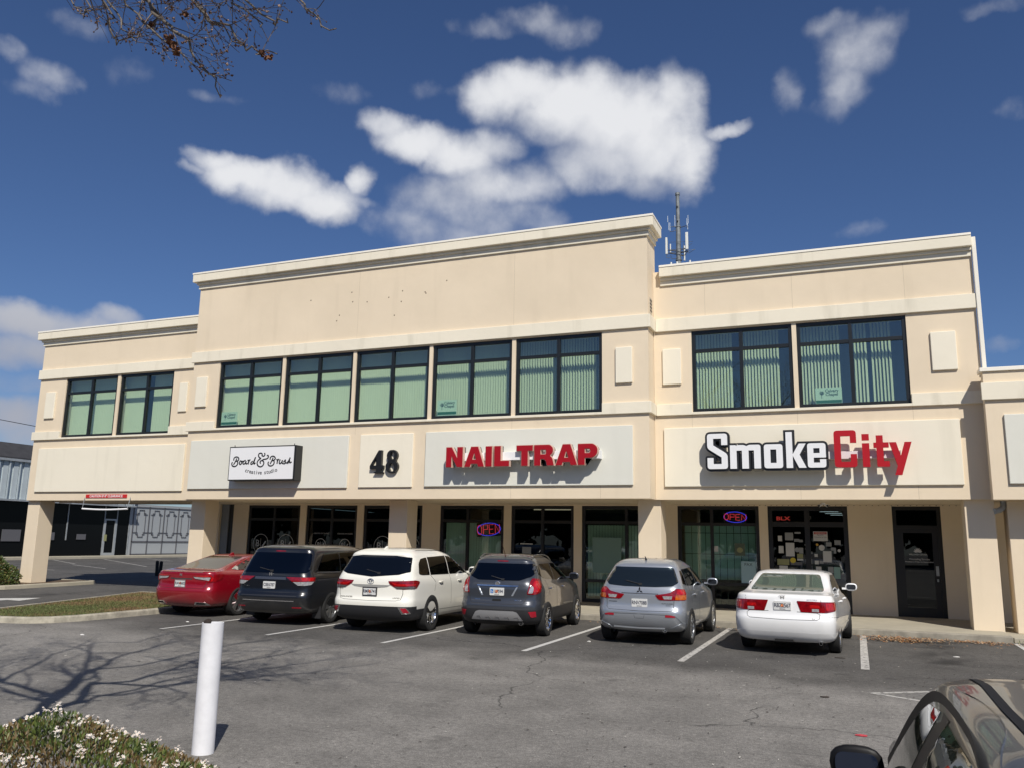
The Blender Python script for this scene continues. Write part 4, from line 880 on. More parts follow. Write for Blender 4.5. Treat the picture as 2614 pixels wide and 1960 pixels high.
# ================================================================== plants
M_BARK = mat('bark', (.20,.17,.14), .9, noise=(9,.5), bump=(30,.5,.01))
M_TWIG = mat('twig_bark', (.19,.155,.14), .85, noise=(12,.5))
M_BUD = mat('dry_seed_cluster', (.13,.065,.04), .85, noise=(20,.5)); M_BUDP = mat('pale_bud', (.34,.24,.19), .8)
random.seed(21)
TR = thing('deciduous_tree', 'nearly bare tree at the left whose twigs with brown buds hang into the sky', 'tree', (-5.6, 3.0, 0)); o_ = (-5.6, 3.0, 0)
trunk = MB(); limbs = MB(); twigs = MB(); buds = MB(); budp = MB(); dead = MB()
trunk.tube([(-5.55,2.9,-.1),(-5.6,3.0,.25),(-5.68,3.08,1.5),(-5.74,3.14,2.6),(-5.8,3.2,3.9)], [.22,.15,.125,.11,.10], 14)
def bud(p, s=1.0):
    tgt = buds if random.random() < .72 else budp
    a = Vector((random.uniform(-1,1), random.uniform(-1,1), random.uniform(-1,1))).normalized(); b_ = a.orthogonal().normalized(); c = a.cross(b_)
    q = random.uniform(.0045, .0095)*s
    P = [p+a*q*1.6, p-a*q*1.2, p+b_*q, p-b_*q*.9, p+c*q, p-c*q]
    for t in ((0,2,4),(0,4,3),(0,3,5),(0,5,2),(1,4,2),(1,3,4),(1,5,3),(1,2,5)): tgt.face([P[i] for i in t])
LIM = [(-60,-400),(120,-30),(140,35),(190,75),(250,105),(330,140),(420,180),(465,222),(495,200),(515,125),(560,130),(592,125),(606,50),(640,40),(665,60),(712,92),(732,20),(760,-60),(2300,-60)]
MI = M.inverted()
def allowed(p):
    q = MI @ Vector(p)
    if q.z > -.2: return True
    x = 1106-q.x/q.z*1794.2; y = 829.5+q.y/q.z*1794.2
    if x < -60 or x > 2300: return True
    for a, b_ in zip(LIM, LIM[1:]):
        if a[0] <= x <= b_[0]: return y < a[1]+(b_[1]-a[1])*(x-a[0])/(b_[0]-a[0])+random.uniform(-34, 6)
    return True
def grow(p, d, ln, r, lvl, droop=0.0):
    if not allowed(p): return
    r = max(r, .0042 if lvl < 2 else .0032); n = max(3, int(ln/.09)); pts = [p.copy()]; rad = [r]; d = d.normalized()
    for i in range(n):
        d = (d+Vector((random.gauss(0,.10), random.gauss(0,.10), random.gauss(0,.08)-droop*.05))).normalized()
        if not allowed(p+d*ln/n): break
        p = p+d*ln/n; pts.append(p.copy()); rad.append(max(.0018, r*(1-.62*(i+1)/n)))
        if lvl < 3 and i > 0:
            pr = (.55, .8, .5)[lvl]
            if random.random() < pr:
                s = d.orthogonal().normalized(); s.rotate(Matrix.Rotation(random.uniform(0, 6.28), 3, d))
                grow(p, d*.75+s*random.uniform(.5, .9)+Vector((0,0,.12-droop*.1)), ln*random.uniform(.28, .5)*(1 if lvl else .9), rad[-1]*.62, lvl+1, droop)
        if lvl >= 1 and random.random() < (.25,.25,.5,.8)[lvl]: bud(p, 1.0)
    if len(pts) < 2: return
    (limbs if lvl == 0 else twigs).tube(pts, rad, 6 if lvl == 0 else 4, cap=False)
    if lvl >= 2: bud(p, 1.4)
def limb(pts, r0_, r1_, kids=True, dens=1.0, droop=0.0, kl=(.9,1.7)):
    P = [Vector(q) for q in pts]
    if r0_ > .022:
        for q in P:
            for _ in range(25):
                if allowed(q) : break
                q.x -= .12; q.y -= .04; q.z += .03
    out = [P[0]]
    for a, b_ in zip(P, P[1:]):
        for k in range(1, 5): out.append(a.lerp(b_, k/4)+Vector((random.gauss(0,.025), random.gauss(0,.025), random.gauss(0,.02))))
    if r0_ > .022:
        for q in out:
            for _ in range(40):
                if allowed(q + Vector((.12,.05,-.12))): break
                q.x -= .08; q.y -= .03; q.z += .05
    m_ = len(out); rads = [r0_+(r1_-r0_)*i/(m_-1) for i in range(m_)]
    limbs.tube(out, rads, 8, cap=False)
    if kids:
        for i in range(2, m_):
            d = (out[i]-out[i-1]).normalized()
            if random.random() < dens:
                s = d.orthogonal().normalized(); s.rotate(Matrix.Rotation(random.uniform(0, 6.28), 3, d))
                grow(out[i], d*.9+s*.8, random.uniform(*kl), rads[i]*.5, 1 if rads[i] < .022 else 0, droop)
F0 = (-5.8,3.2,3.85)
limb([F0,(-6.0,3.25,5.4),(-6.1,3.2,7.0),(-6.4,3.7,8.4),(-6.3,4.4,9.4)], .085, .015, dens=.85)
limb([F0,(-5.6,3.5,5.4),(-5.3,3.9,7.2),(-4.5,5.0,8.0),(-4.2,5.8,8.8)], .07, .012, dens=.8)
limb([(-5.6,3.5,5.4),(-4.9,3.9,6.3),(-4.1,4.4,7.4),(-3.3,5.3,8.4)], .05, .010, dens=.8)
limb([(-6.0,3.25,5.4),(-7.0,3.0,6.2),(-8.2,3.2,7.2),(-9.4,4.0,8.2)], .05, .010, dens=.8)
limb([(-6.1,3.2,6.6),(-7.0,4.2,7.4),(-7.6,5.2,8.2),(-7.9,6.4,9.0)], .04, .010, dens=.85)
limb([(-5.3,3.9,7.2),(-5.6,5.0,7.7),(-6.2,5.8,8.4)], .04, .010, dens=.8)
limb([(-4.95,3.87,6.2),(-4.0,3.6,7.3),(-2.9,3.9,8.2),(-2.2,4.6,8.8)], .04, .010, dens=.8)
for pts, r_ in (([(-5.9,3.25,5.0),(-6.5,3.9,6.4),(-6.9,4.7,7.6),(-7.0,5.6,8.6)],.05),([(-5.8,3.3,4.6),(-5.0,3.0,6.0),(-4.2,2.9,7.4),(-3.4,3.2,8.4)],.045),([(-5.0,3.0,6.0),(-4.6,3.9,7.6),(-4.4,4.9,8.6)],.035),
        ([(-6.1,3.2,6.2),(-5.9,4.3,7.6),(-5.7,5.4,8.6),(-5.2,6.4,9.3)],.04),([(-7.0,3.0,6.2),(-7.8,3.9,7.6),(-8.3,4.9,8.6)],.035),([(-6.0,3.2,5.2),(-6.9,2.6,6.4),(-8.0,2.6,7.4)],.035)):
    limb(pts, r_, .012, dens=.9)
# drooping ends that come into the picture at the top left
D = [([(-5.3,4.5,7.35),(-5.85,4.85,7.10),(-5.35,4.95,6.35),(-5.02,4.98,5.92),(-4.72,5.0,5.56)], .020),
     ([(-5.2,4.5,7.3),(-5.5,4.8,6.95),(-5.0,4.95,6.4),(-4.62,4.98,6.06),(-4.40,5.0,5.88),(-4.22,5.0,5.86)], .016),
     ([(-4.9,4.6,7.25),(-5.05,4.85,6.9),(-4.62,4.95,6.45),(-4.28,4.98,6.16),(-4.12,5.0,6.08)], .014),
     ([(-4.3,4.7,7.2),(-4.30,4.9,6.7),(-4.02,5.0,6.28),(-3.82,5.0,6.04),(-3.66,5.0,5.93)], .012),
     ([(-5.8,4.6,7.5),(-6.3,4.9,6.98),(-6.12,5.0,6.55),(-6.02,5.0,6.34),(-5.72,5.0,6.38)], .012),
     ([(-5.6,4.6,7.4),(-5.72,4.9,6.9),(-5.58,5.0,6.5),(-5.55,5.0,6.28)], .017),
     ([(-6.2,4.6,7.6),(-6.55,4.9,7.05),(-6.42,5.0,6.85),(-6.50,5.0,6.72)], .010),
     ([(-5.0,4.6,7.3),(-5.2,4.9,6.85),(-4.95,5.0,6.55),(-4.70,5.0,6.55)], .012)]
D += [([(-6.5,4.7,7.3),(-6.75,4.95,7.0),(-6.6,5.0,6.85),(-6.45,5.0,6.72)], .010), ([(-6.0,4.7,7.3),(-6.25,4.95,6.85),(-5.98,5.0,6.5),(-5.80,5.0,6.34)], .011), ([(-5.6,4.8,7.2),(-5.75,4.95,6.8),(-5.45,5.0,6.4),(-5.2,5.0,6.2)], .011),
      ([(-5.2,4.8,7.2),(-5.3,4.95,6.9),(-4.95,5.0,6.3),(-4.55,5.0,6.0)], .011), ([(-4.8,4.8,7.0),(-4.9,4.95,6.7),(-4.55,5.0,6.3),(-4.35,5.0,6.1)], .010), ([(-6.0,4.8,7.0),(-5.9,4.95,6.7),(-5.3,5.0,6.1),(-4.95,5.0,5.8)], .010)]
for pts, r_ in D: limb(pts, r_, .005, dens=.72, droop=.5, kl=(.22,.62))
# a few clinging dead leaves and an old nest-like clump
for (x, y, z, s) in ((-5.33,4.96,6.17,.09),(-5.27,4.97,6.10,.08),(-5.62,4.98,6.42,.08),(-5.22,5.0,6.44,.06),(-4.35,5.0,5.88,.06),(-4.27,5.0,5.83,.07),(-6.05,4.9,6.80,.07)):
    dead = MB()
    for k in range(14):
        p = Vector((x+random.gauss(0,s*.26), y+random.gauss(0,s*.2), z+random.gauss(0,s*.26))); a = Vector((random.uniform(-1,1), random.uniform(-1,1), random.uniform(-1,1))).normalized()*s*.3; b_ = a.orthogonal()*.8
        dead.face([p-a, p+b_, p+a, p-b_])
    if dead.f: sub(dead, o_).obj('dead_leaf_cluster', mat('dead_leaf_brown', (.17,.07,.03), .8) if 'dead_leaf_brown' not in bpy.data.materials else bpy.data.materials['dead_leaf_brown'], TR)
for nm, mb_, mm in (('trunk', trunk, M_BARK), ('branch', limbs, M_BARK), ('twig', twigs, M_TWIG), ('bud', buds, M_BUD), ('pale_bud', budp, M_BUDP)):
    sub(mb_, o_).obj(nm, mm, TR, smooth=(nm in ('trunk','branch')))
def leaf(mb_, p, d, up, ln, wd, mi=0):
    s = d.cross(up)
    if s.length < .01: s = d.orthogonal()
    s.normalize(); n = s.cross(d).normalized()
    a = p; b_ = p+d*ln*.5+s*wd*.5+n*wd*.12; c = p+d*ln; e = p+d*ln*.5-s*wd*.5+n*wd*.12
    mb_.face([a, b_, c], mi); mb_.face([a, c, e], mi)
def rv(): return Vector((random.gauss(0,1), random.gauss(0,1), random.gauss(0,1))).normalized()
LM = [mat('leaf_dark', (.045,.070,.014), .5), mat('leaf_mid', (.085,.115,.022), .5), mat('leaf_bronze', (.13,.085,.03), .5), mat('leaf_young', (.15,.16,.04), .5)]
# low flowering hedge in the foreground
random.seed(8)
HG = thing('flowering_shrub', 'low spreading shrub covered in small white flower clusters in the near left corner', 'shrub', (-4.4, 3.4, 0)); o_ = (-4.4, 3.4, 0)
def hz(x, y):
    u = (x+4.78)/1.98; v = (y-3.4)/1.5; q = 1-u*u-v*v
    return .83*max(0, q)**.36*(.86+.14*math.exp(-((x+4.35)**2+(y-4.2)**2)/.6))*(1+.05*math.sin(x*5)+.05*math.sin(y*7+x*3)) if q > 0 else 0
m = MB(); fl = MB(); pc = MB(); rd = MB(); st = MB(); n = 0
while n < 26000:
    x, y = random.uniform(-6.7,-2.5), random.uniform(1.9,5.0); h_ = hz(x, y)
    if h_ < .12 or y < .0: continue
    n += 1; z = h_*(1-abs(random.gauss(0,.10))); e = .04
    nrm = Vector((hz(x-e,y)-hz(x+e,y), hz(x,y-e)-hz(x,y+e), 2*e)).normalized()
    p = Vector((x, y, max(.05, z)))
    d = (nrm*.9+rv()*.8+Vector((0,0,.4))).normalized(); k = mnoise.noise(p*3.2)+random.uniform(-.4,.4)
    mi = 2 if k > .10 else (3 if k > -.02 and random.random() < .6 else (0 if k < -.28 else 1))
    leaf(m, p, d, Vector((0,0,1))+rv()*.5, random.uniform(.026,.048), random.uniform(.011,.019), mi)
for i in range(340):
    x, y = random.uniform(-6.4,-2.6), random.uniform(2.3,4.95); h_ = hz(x, y)
    if h_ < .2: continue
    
    c = Vector((x, y, h_+random.uniform(.005,.05)))
    m.tube([c-Vector((0,0,.09)), c], .003, 4, mi=3)
    for f_ in range(random.randint(5, 13)):
        p = c+rv()*random.uniform(.006,.034); up = (rv()*.6+Vector((.1,-.3,.9))).normalized(); a0 = random.uniform(0,6); t1 = up.orthogonal().normalized(); t2 = up.cross(t1); r_ = random.uniform(.006,.0108)
        for k in range(5):
            a = a0+k*1.2566; d = t1*math.cos(a)+t2*math.sin(a); s = (t2*math.cos(a)-t1*math.sin(a))*r_*.38
            fl.face([p, p+d*r_*.6+s, p+d*r_*1.1+up*.002, p+d*r_*.6-s])
        bud_ = p+up*.002; pc.face([bud_+t1*.003, bud_+t2*.003, bud_-t1*.003, bud_-t2*.003])
for (x, y) in ((-3.9,3.2),(-3.3,3.3),(-4.9,3.1),(-3.35,3.75)):
    c = Vector((x, y, hz(x, y)+.02))
    for k in range(5): leaf(rd, c, rv(), rv(), .045, .022)
for nm, mb_, mm in (('foliage', m, LM), ('flower', fl, mat('petal_white', (.78,.74,.66), .6)), ('flower_centre', pc, mat('flower_centre', (.5,.2,.12), .6)), ('red_leaf', rd, mat('red_leaf', (.55,.07,.04), .5))):
    sub(mb_, o_).obj(nm, mm, HG)
b2 = MB()
for i in range(60):
    x, y = random.uniform(-6.2,-3.3), random.uniform(2.6,4.1); h_ = hz(x, y)
    if h_ > .3: b2.tube([(x*.9-.45, y*.9+.33, 0), (x, y, h_*.92)], [.010,.004], 5)
sub(b2, o_).obj('branch', M_BARK, HG)
# rounded bush beside the left pillar
random.seed(9)
BS = thing('rounded_bush', 'dense round green bush on the kerbed island before the left pillar', 'bush', (-28.0, 20.1, .1)); o_ = (-28.0, 20.1, .1)
m = MB(); br = MB()
for i in range(9000):
    d = rv(); d.z = abs(d.z)
    if d.z < .02: continue
    rr_ = 1+.16*mnoise.noise(d*2.5)+.08*mnoise.noise(d*6)
    p = Vector((-28.0, 20.1, .12))+Vector((d.x*1.35, d.y*1.2, d.z*.98))*rr_*(1-abs(random.gauss(0,.10)))
    k = random.random(); dd = (d+rv()*.9).normalized()
    leaf(m, p, dd, rv(), random.uniform(.07,.12), random.uniform(.035,.055), 0 if k < .5 else (1 if k < .8 else (2 if k < .93 else 3)))
for i in range(25):
    d = rv(); d.z = abs(d.z)+.3; d.normalize(); br.tube([(-28.0,20.1,.1), (-28.0+d.x*1.1, 20.1+d.y, .1+d.z*.8)], [.03,.008], 5)
sub(m, o_).obj('foliage', LM, BS); sub(br, o_).obj('branch', M_BARK, BS)
# scrap of greenery at the kerb far right
m = MB()
for i in range(300):
    p = Vector((3.6+random.gauss(0,.25), 20.45+random.gauss(0,.1), 0)); leaf(m, p, (rv()*.6+Vector((0,0,1))).normalized(), rv(), random.uniform(.05,.13), .015, random.choice((0,1,3)))
tag(m.obj('weed', LM), 'low green weeds growing at the kerb at the right edge', 'weeds', kind='stuff')
# dry leaves and grit
random.seed(31)
lf = MB()
def litter(cx, cy, sx, sy, n, s=1.0, pile=.0):
    for i in range(n):
        x, y = cx+random.gauss(0,sx), cy+random.gauss(0,sy)
        if y > 20.56: y = 20.56-random.uniform(0,.05)
        a = random.uniform(0,6.28); ln_ = random.uniform(.03,.065)*s; wd = ln_*random.uniform(.35,.55); z = .006+random.uniform(0,.03+pile)
        d = Vector((math.cos(a), math.sin(a), random.uniform(-.25,.25))); leaf(lf, Vector((x,y,z)), d, Vector((0,0,1))+rv()*.35, ln_, wd, random.choice((0,0,1,2,3)))
litter(.75,19.75,.32,.20,700,1.25,.04); litter(2.3,20.2,.45,.16,330,1.15); litter(1.4,20.3,.6,.14,230,1.1); litter(1.3,19.4,1.0,.5,60); litter(-.2,20.2,.3,.2,60); litter(-5.5,20.3,1.5,.15,60); litter(-2.6,20.3,.4,.15,50)
tag(lf.obj('leaf_litter', [mat('litter_tan', (.42,.24,.11), .8), mat('litter_orange', (.36,.15,.05), .8), mat('litter_brown', (.15,.08,.04), .85), mat('litter_pale', (.50,.40,.28), .8)]), 'dry orange and brown leaves gathered along the kerb beside the white sedan', 'leaf litter', kind='stuff')
dk = MB()
for i in range(2600):
    x, y = random.uniform(-16,5), random.uniform(5.5,19)
    if random.random() < .6: x, y = random.uniform(-5,4), random.uniform(6,17)
    a = random.uniform(0,6.28); ln_ = random.uniform(.010,.045)*(1.5 if random.random() < .06 else 1); d = Vector((math.cos(a), math.sin(a), random.uniform(-.05,.2)))
    leaf(dk, Vector((x,y,.008)), d, Vector((0,0,1))+rv()*.25, ln_, ln_*.4, 0 if random.random() < .8 else 1)
tag(dk.obj('ground_debris', [mat('debris_dark', (.045,.035,.028), .9), mat('debris_pale', (.45,.43,.38), .8)]), 'small dark leaf scraps and pale bits scattered over the asphalt', 'debris', kind='stuff')
# litter one can count
def scrap(name, label, cat, x, y, s, m_, rz=0, group=None, rough=.35):
    q = MB(); n_ = 7
    pts = [(s*math.cos(2*math.pi*i/n_)*random.uniform(.7,1.1), s*.55*math.sin(2*math.pi*i/n_)*random.uniform(.7,1.1), random.uniform(.002, s*rough)) for i in range(n_)]
    for i in range(n_): q.face([(0,0,s*rough), pts[i], pts[(i+1) % n_]]); q.face([(pts[i][0],pts[i][1],0), (pts[(i+1) % n_][0],pts[(i+1) % n_][1],0), pts[(i+1) % n_], pts[i]])
    o = q.obj(name, m_); o.location = (x, y, .005); o.rotation_euler = (0,0,rz); return tag(o, label, cat, group)
M_PAP = mat('paper_white', (.72,.70,.66), .8)
scrap('paper_scrap', 'crumpled white paper scrap on the asphalt before the grass island', 'litter', -13.79, 12.18, .055, M_PAP)
scrap('paper_scrap', 'tiny white paper scrap by the stall line behind the red sedan', 'litter', -13.94, 15.08, .045, M_PAP)
scrap('paper_scrap', 'flat white paper strip on the asphalt in the empty stall at the right', 'litter', 1.57, 17.5, .075, M_PAP, .2, rough=.15)
scrap('paper_scrap', 'small white scrap on the pavement line under the silver car', 'litter', -4.95, 16.25, .045, M_PAP)
scrap('paper_scrap', 'small pale scrap near the front wheel of the dark grey crossover', 'litter', -5.55, 19.4, .05, M_PAP)
scrap('plastic_wrapper', 'thin flat red wrapper lying on the asphalt left of the near car', 'litter', -.05, 9.88, .075, mat('wrapper_red', (.55,.05,.07), .5), .1, rough=.12)
scrap('fallen_leaf', 'large dark fallen leaf on the asphalt behind the white sedan', 'fallen leaf', -.48, 12.06, .07, bpy.data.materials['debris_dark'], .1, rough=.2)
scrap('fallen_leaf', 'flattened dark leaf on the asphalt left of the last worn stall line', 'fallen leaf', -.37, 16.27, .10, bpy.data.materials['debris_dark'], .1, rough=.08)
# white post
# unseen woods behind the viewer, added to darken reflections in the glass
wd = MB(); random.seed(77)
for k in range(95):
    cx = -130+2.9*k+random.uniform(-1,1); cy = -46+random.uniform(-7,5); hh = random.uniform(9,15); rx = random.uniform(3,5)
    wd.tube([(cx,cy,0),(cx+random.uniform(-.5,.5),cy,hh*.6)], [.3,.15], 5, mi=2)
    wd.lathe([(0,hh*.12),(rx*.7,hh*.28),(rx*.85,hh*.55),(rx*.55,hh*.82),(0,hh*.95)], (cx,cy,0), n=9, mi=0)
    for q in range(150):
        dv = rv(); p = Vector((cx+dv.x*rx, cy+dv.y*rx, hh*.55+dv.z*hh*.45))*1.0; p += rv()*.5
        a = rv()*random.uniform(.5,.9); b_ = a.orthogonal().normalized()*a.length*.7; wd.face([p-a, p-b_, p+a, p+b_], 0 if random.random() < .6 else 1)
tag(wd.obj('added_wood', [mat('wood_dark', (.025,.04,.014), .9), mat('wood_mid', (.05,.07,.02), .9), M_BARK]), 'dark green wood added out of view behind the viewer to darken the glass reflections', 'wood', kind='stuff')
# white post
PO = thing('white_post', 'hollow white pipe post standing behind the flowering shrub with a dark lump on top', 'post', (-5.57, 6.36, 0))
q = MB(); q.lathe([(.098,0),(.098,1.14),(.087,1.14),(.087,.90)], n=40); q.lathe([(0,.90),(.088,.90)], n=40)
q.obj('pipe', mat('pvc_white', (.80,.80,.82), .42, noise=(7,.14)), PO, smooth=True)
q = MB(); k = []
for i in range(6):
    for j in range(10):
        th = math.pi*i/5; ph = 2*math.pi*j/10; r_ = .032*(1+.25*mnoise.noise(Vector((math.sin(th)*math.cos(ph)*2, math.sin(th)*math.sin(ph)*2, math.cos(th)*2))))
        q.v.append((-.012+r_*math.sin(th)*math.cos(ph)*1.15, -.06+r_*math.sin(th)*math.sin(ph), 1.148+r_*math.cos(th)))
for i in range(5):
    for j in range(10): q.f.append((i*10+j, i*10+(j+1) % 10, (i+1)*10+(j+1) % 10, (i+1)*10+j)); q.m.append(0)
q.obj('dark_lump', mat('lump_brown', (.03,.022,.018), .95, bump=(60,1,.01)), PO)
q = MB(); q.tube([(-.012,-.05,1.12),(-.01,-.03,1.09),(0,0,.90)], .015, 8); q.obj('stub', M_BLACK, PO)
# ================================================================== cars
def carpaint(name, col, metal=.0, rough=.28, flake=False, coat=1.0):
    m = mat(name, col, rough, metal, coat); 
    nt = m.node_tree; b = nt.nodes['Principled BSDF']
    tc = nt.nodes.new('ShaderNodeTexCoord'); n = nt.nodes.new('ShaderNodeTexNoise'); n.inputs['Scale'].default_value = 3; n.inputs['Detail'].default_value = 8; nt.links.new(tc.outputs['Object'], n.inputs['Vector'])
    sp = nt.nodes.new('ShaderNodeSeparateXYZ'); nt.links.new(tc.outputs['Object'], sp.inputs[0])
    r = nt.nodes.new('ShaderNodeMapRange'); nt.links.new(sp.outputs[2], r.inputs[0]); r.inputs[1].default_value = .25; r.inputs[2].default_value = .65; r.inputs[3].default_value = .45; r.inputs[4].default_value = 0
    mu = nt.nodes.new('ShaderNodeMath'); mu.operation = 'MULTIPLY'; nt.links.new(r.outputs[0], mu.inputs[0]); nt.links.new(n.outputs[0], mu.inputs[1])
    mx = nt.nodes.new('ShaderNodeMix'); mx.data_type = 'RGBA'; nt.links.new(mu.outputs[0], mx.inputs[0]); mx.inputs[6].default_value = (*col, 1); mx.inputs[7].default_value = (.16,.15,.13,1)
    nt.links.new(mx.outputs[2], b.inputs['Base Color'])
    return m
M_TYRE = mat('tyre_rubber', (.018,.018,.018), .85, noise=(8,.3)); M_PLAST = mat('black_trim', (.022,.022,.024), .55)
M_CHROME = mat('chrome', (.75,.75,.76), .12, 1.0); M_ALLOY = mat('alloy', (.50,.51,.52), .28, .9); M_UNDER = mat('underbody', (.006,.006,.006), .9)
M_LAMP = mat('tail_lamp_red', (.28,.004,.008), .12, 0, 1.0, noise=(14,.55)); M_LAMPB = mat('tail_lamp_bright', (.55,.01,.012), .10, 0, 1.0, noise=(22,.5))
M_CLEAR = mat('clear_lamp', (.55,.55,.56), .15, .3, 1.0, noise=(30,.5)); M_AMBER = mat('amber_lamp', (.60,.13,.01), .12, 0, 1.0, noise=(26,.5))
M_REFL = mat('reflector_red', (.34,.006,.02), .3, 0, .5)
M_GAP = mat('panel_gap', (.03,.03,.03), .8); M_MIRROR = mat('mirror_glass', (.10,.11,.13), .04, .9)
M_PLATE = mat('plate_white', (.62,.62,.60), .5); M_PLATET = mat('plate_ink', (.015,.02,.05), .5); M_PEACH = mat('plate_orange', (.75,.25,.10), .5); M_SEATD = mat('dark_seat', (.02,.02,.022), .8); M_SEATL = mat('cream_seat', (.42,.37,.26), .75)
TINT = {'soft': glass_mat('car_glass_soft', (.33,.37,.33), 1.0, base=.0), 'clear': glass_mat('car_glass_clear', (.50,.56,.50), 1.0, base=.03), 'mid': glass_mat('car_glass_mid', (.22,.25,.25), 1.0, base=.03), 'dark': glass_mat('car_glass_dark', (.05,.055,.06), 1.0, base=.02)}

def ring(lv, NR=6, NC=6, NS=26):
    zr, zf, yr, yf, hw, cr, cf, br, bf = lv
    P = []
    cr = min(cr, hw*.9); cf = min(cf, hw*.9)
    Ltot = yf-yr
    def side(s): return hw*(1-.035*(1-s)**3-.07*s**5)
    hr = side(0.02); hf = side(.98)
    for i in range(NR): x = (hr-cr)*i/NR; P.append((x, yr+br*(x/hr)**2))
    y0 = yr+br*((hr-cr)/hr)**2; kr = cr*.95
    for i in range(NC+1):
        a = math.pi/2*i/NC; P.append((hr-cr+cr*math.sin(a), y0+kr*(1-math.cos(a))))
    ys = y0+kr; y1 = yf-bf*((hf-cf)/hf)**2; ye = y1-cf
    if ye < ys+.02: ye = ys+.02
    for i in range(1, NS): s = i/NS; y = ys+(ye-ys)*s; q = (y-yr)/Ltot; P.append((side(q), y))
    for i in range(NC+1):
        a = math.pi/2*i/NC; P.append((hf-cf+cf*math.cos(a), ye+(y1-ye)*math.sin(a)))
    for i in range(NR-1, -1, -1): x = (hf-cf)*i/NR; P.append((x, yf-bf*(x/hf)**2))
    out = []
    for (x, y) in P: t = min(1, max(0, (y-yr)/Ltot)); out.append((x, y, zr+(zf-zr)*t))
    full = out+[(-x, y, z) for (x, y, z) in out[-2:0:-1]]
    return full
def evalmesh(o):
    bpy.context.view_layer.update(); dg = bpy.context.evaluated_depsgraph_get()
    return bpy.data.meshes.new_from_object(o.evaluated_get(dg))
class Car:
    def __init__(s, name, label, cat, loc, rz, paint, levels, group=None, sub=1):
        s.root = thing(name, label, cat, loc, rz, group); s.paint = paint
        mb = MB(); rings = [ring(l) for l in levels]; n = len(rings[0]); s.levels = levels
        for r_ in rings: mb.v += r_
        for i in range(len(rings)-1):
            for j in range(n): k = (j+1) % n; mb.f.append((i*n+j, i*n+k, (i+1)*n+k, (i+1)*n+j)); mb.m.append(0)
        h = n//2
        for (b_, flip) in ((0, True), ((len(rings)-1)*n, False)):
            for j in range(h):
                a, c = b_+j, b_+(j+1); d, e = b_+(n-j-1) % n if j < h-1 else b_+h+0, b_+(n-j) % n
                q = [a, c, b_+(n-j-1) % n, b_+(n-j) % n]
                u = []; [u.append(v) for v in q if v not in u]
                if len(u) >= 3: mb.f.append(tuple(reversed(u)) if flip else tuple(u)); mb.m.append(0)
        o = mb.obj('body', paint, smooth=True)
        md = o.modifiers.new('s', 'SUBSURF'); md.levels = sub; md.render_levels = sub
        me = evalmesh(o); o.modifiers.clear(); o.data = me
        bm = bmesh.new(); bm.from_mesh(me); bmesh.ops.recalc_face_normals(bm, faces=bm.faces); bm.to_mesh(me)
        s.bvh = BVHTree.FromBMesh(bm); bm.free()
        s.body = o; o.parent = s.root
        lv = max(levels, key=lambda l: l[4]); s.hw = lv[4]*.985; s.yr = lv[2]; s.cutters = []
    def cut(s, mb, m_):
        me = bpy.data.meshes.new('cut'); me.from_pydata(mb.v, [], mb.f); me.update(); me.materials.append(m_)
        bm = bmesh.new(); bm.from_mesh(me); bmesh.ops.recalc_face_normals(bm, faces=bm.faces); bm.to_mesh(me); bm.free()
        o = bpy.data.objects.new('cut', me); COL.objects.link(o); s.cutters.append(o)
    def finish(s, ang=40):
        def vol(me_):
            bm = bmesh.new(); bm.from_mesh(me_); v = abs(bm.calc_volume()); bm.free(); return v
        v0 = vol(s.body.data)
        for i, c in enumerate(s.cutters):
            for sol in ('EXACT', 'FAST'):
                md = s.body.modifiers.new('b%d' % i, 'BOOLEAN'); md.operation = 'DIFFERENCE'; md.solver = sol; md.object = c
                if sol == 'EXACT':
                    md.use_hole_tolerant = True
                    try: md.material_mode = 'TRANSFER'
                    except Exception: pass
                me = evalmesh(s.body); s.body.modifiers.clear(); v = vol(me)
                if len(me.polygons) > 1000 and .45*v0 < v < v0*1.01: s.body.data = me; v0 = v; break
                print('CUT FAIL', s.root.name, i, sol, len(me.polygons), v, v0)
        for c in s.cutters:
            d = c.data; bpy.data.objects.remove(c); bpy.data.meshes.remove(d)
        me = s.body.data; me.polygons.foreach_set('use_smooth', [True]*len(me.polygons)); me.set_sharp_from_angle(angle=R(ang))
    def ray(s, mode, a, b_):
        if mode == 'rear': o, d = Vector((a, -8, b_)), Vector((0, 1, 0))
        elif mode == 'front': o, d = Vector((a, 12, b_)), Vector((0, -1, 0))
        elif mode == 'right': o, d = Vector((4, a, b_)), Vector((-1, 0, 0))
        elif mode == 'left': o, d = Vector((-4, a, b_)), Vector((1, 0, 0))
        elif mode == 'top': o, d = Vector((a, b_, 4)), Vector((0, 0, -1))
        elif mode == 'wrap':
            c = .36; sg = 1 if a >= 0 else -1; t = abs(a); w0 = s.hw-c
            if t < w0: p, nn = Vector((t, s.yr, 0)), Vector((0, -1, 0))
            elif t < w0+c*math.pi/2: g = (t-w0)/c; nn = Vector((math.sin(g), -math.cos(g), 0)); p = Vector((w0, s.yr+c, 0))+nn*c
            else: p, nn = Vector((s.hw, s.yr+c+(t-w0-c*math.pi/2), 0)), Vector((1, 0, 0))
            o = p+nn*.6; o.x *= sg; d = -nn; d.x *= sg; o.z = b_
        h, n, i, dist = s.bvh.ray_cast(o, d)
        if h is None or dist > 12 or (mode == 'wrap' and dist > 1.6):
            h, n, i, dist = s.bvh.find_nearest(o+d*(8 if mode != 'wrap' else .6))
        return h, (-d if mode != 'top' else Vector((0,0,1)))
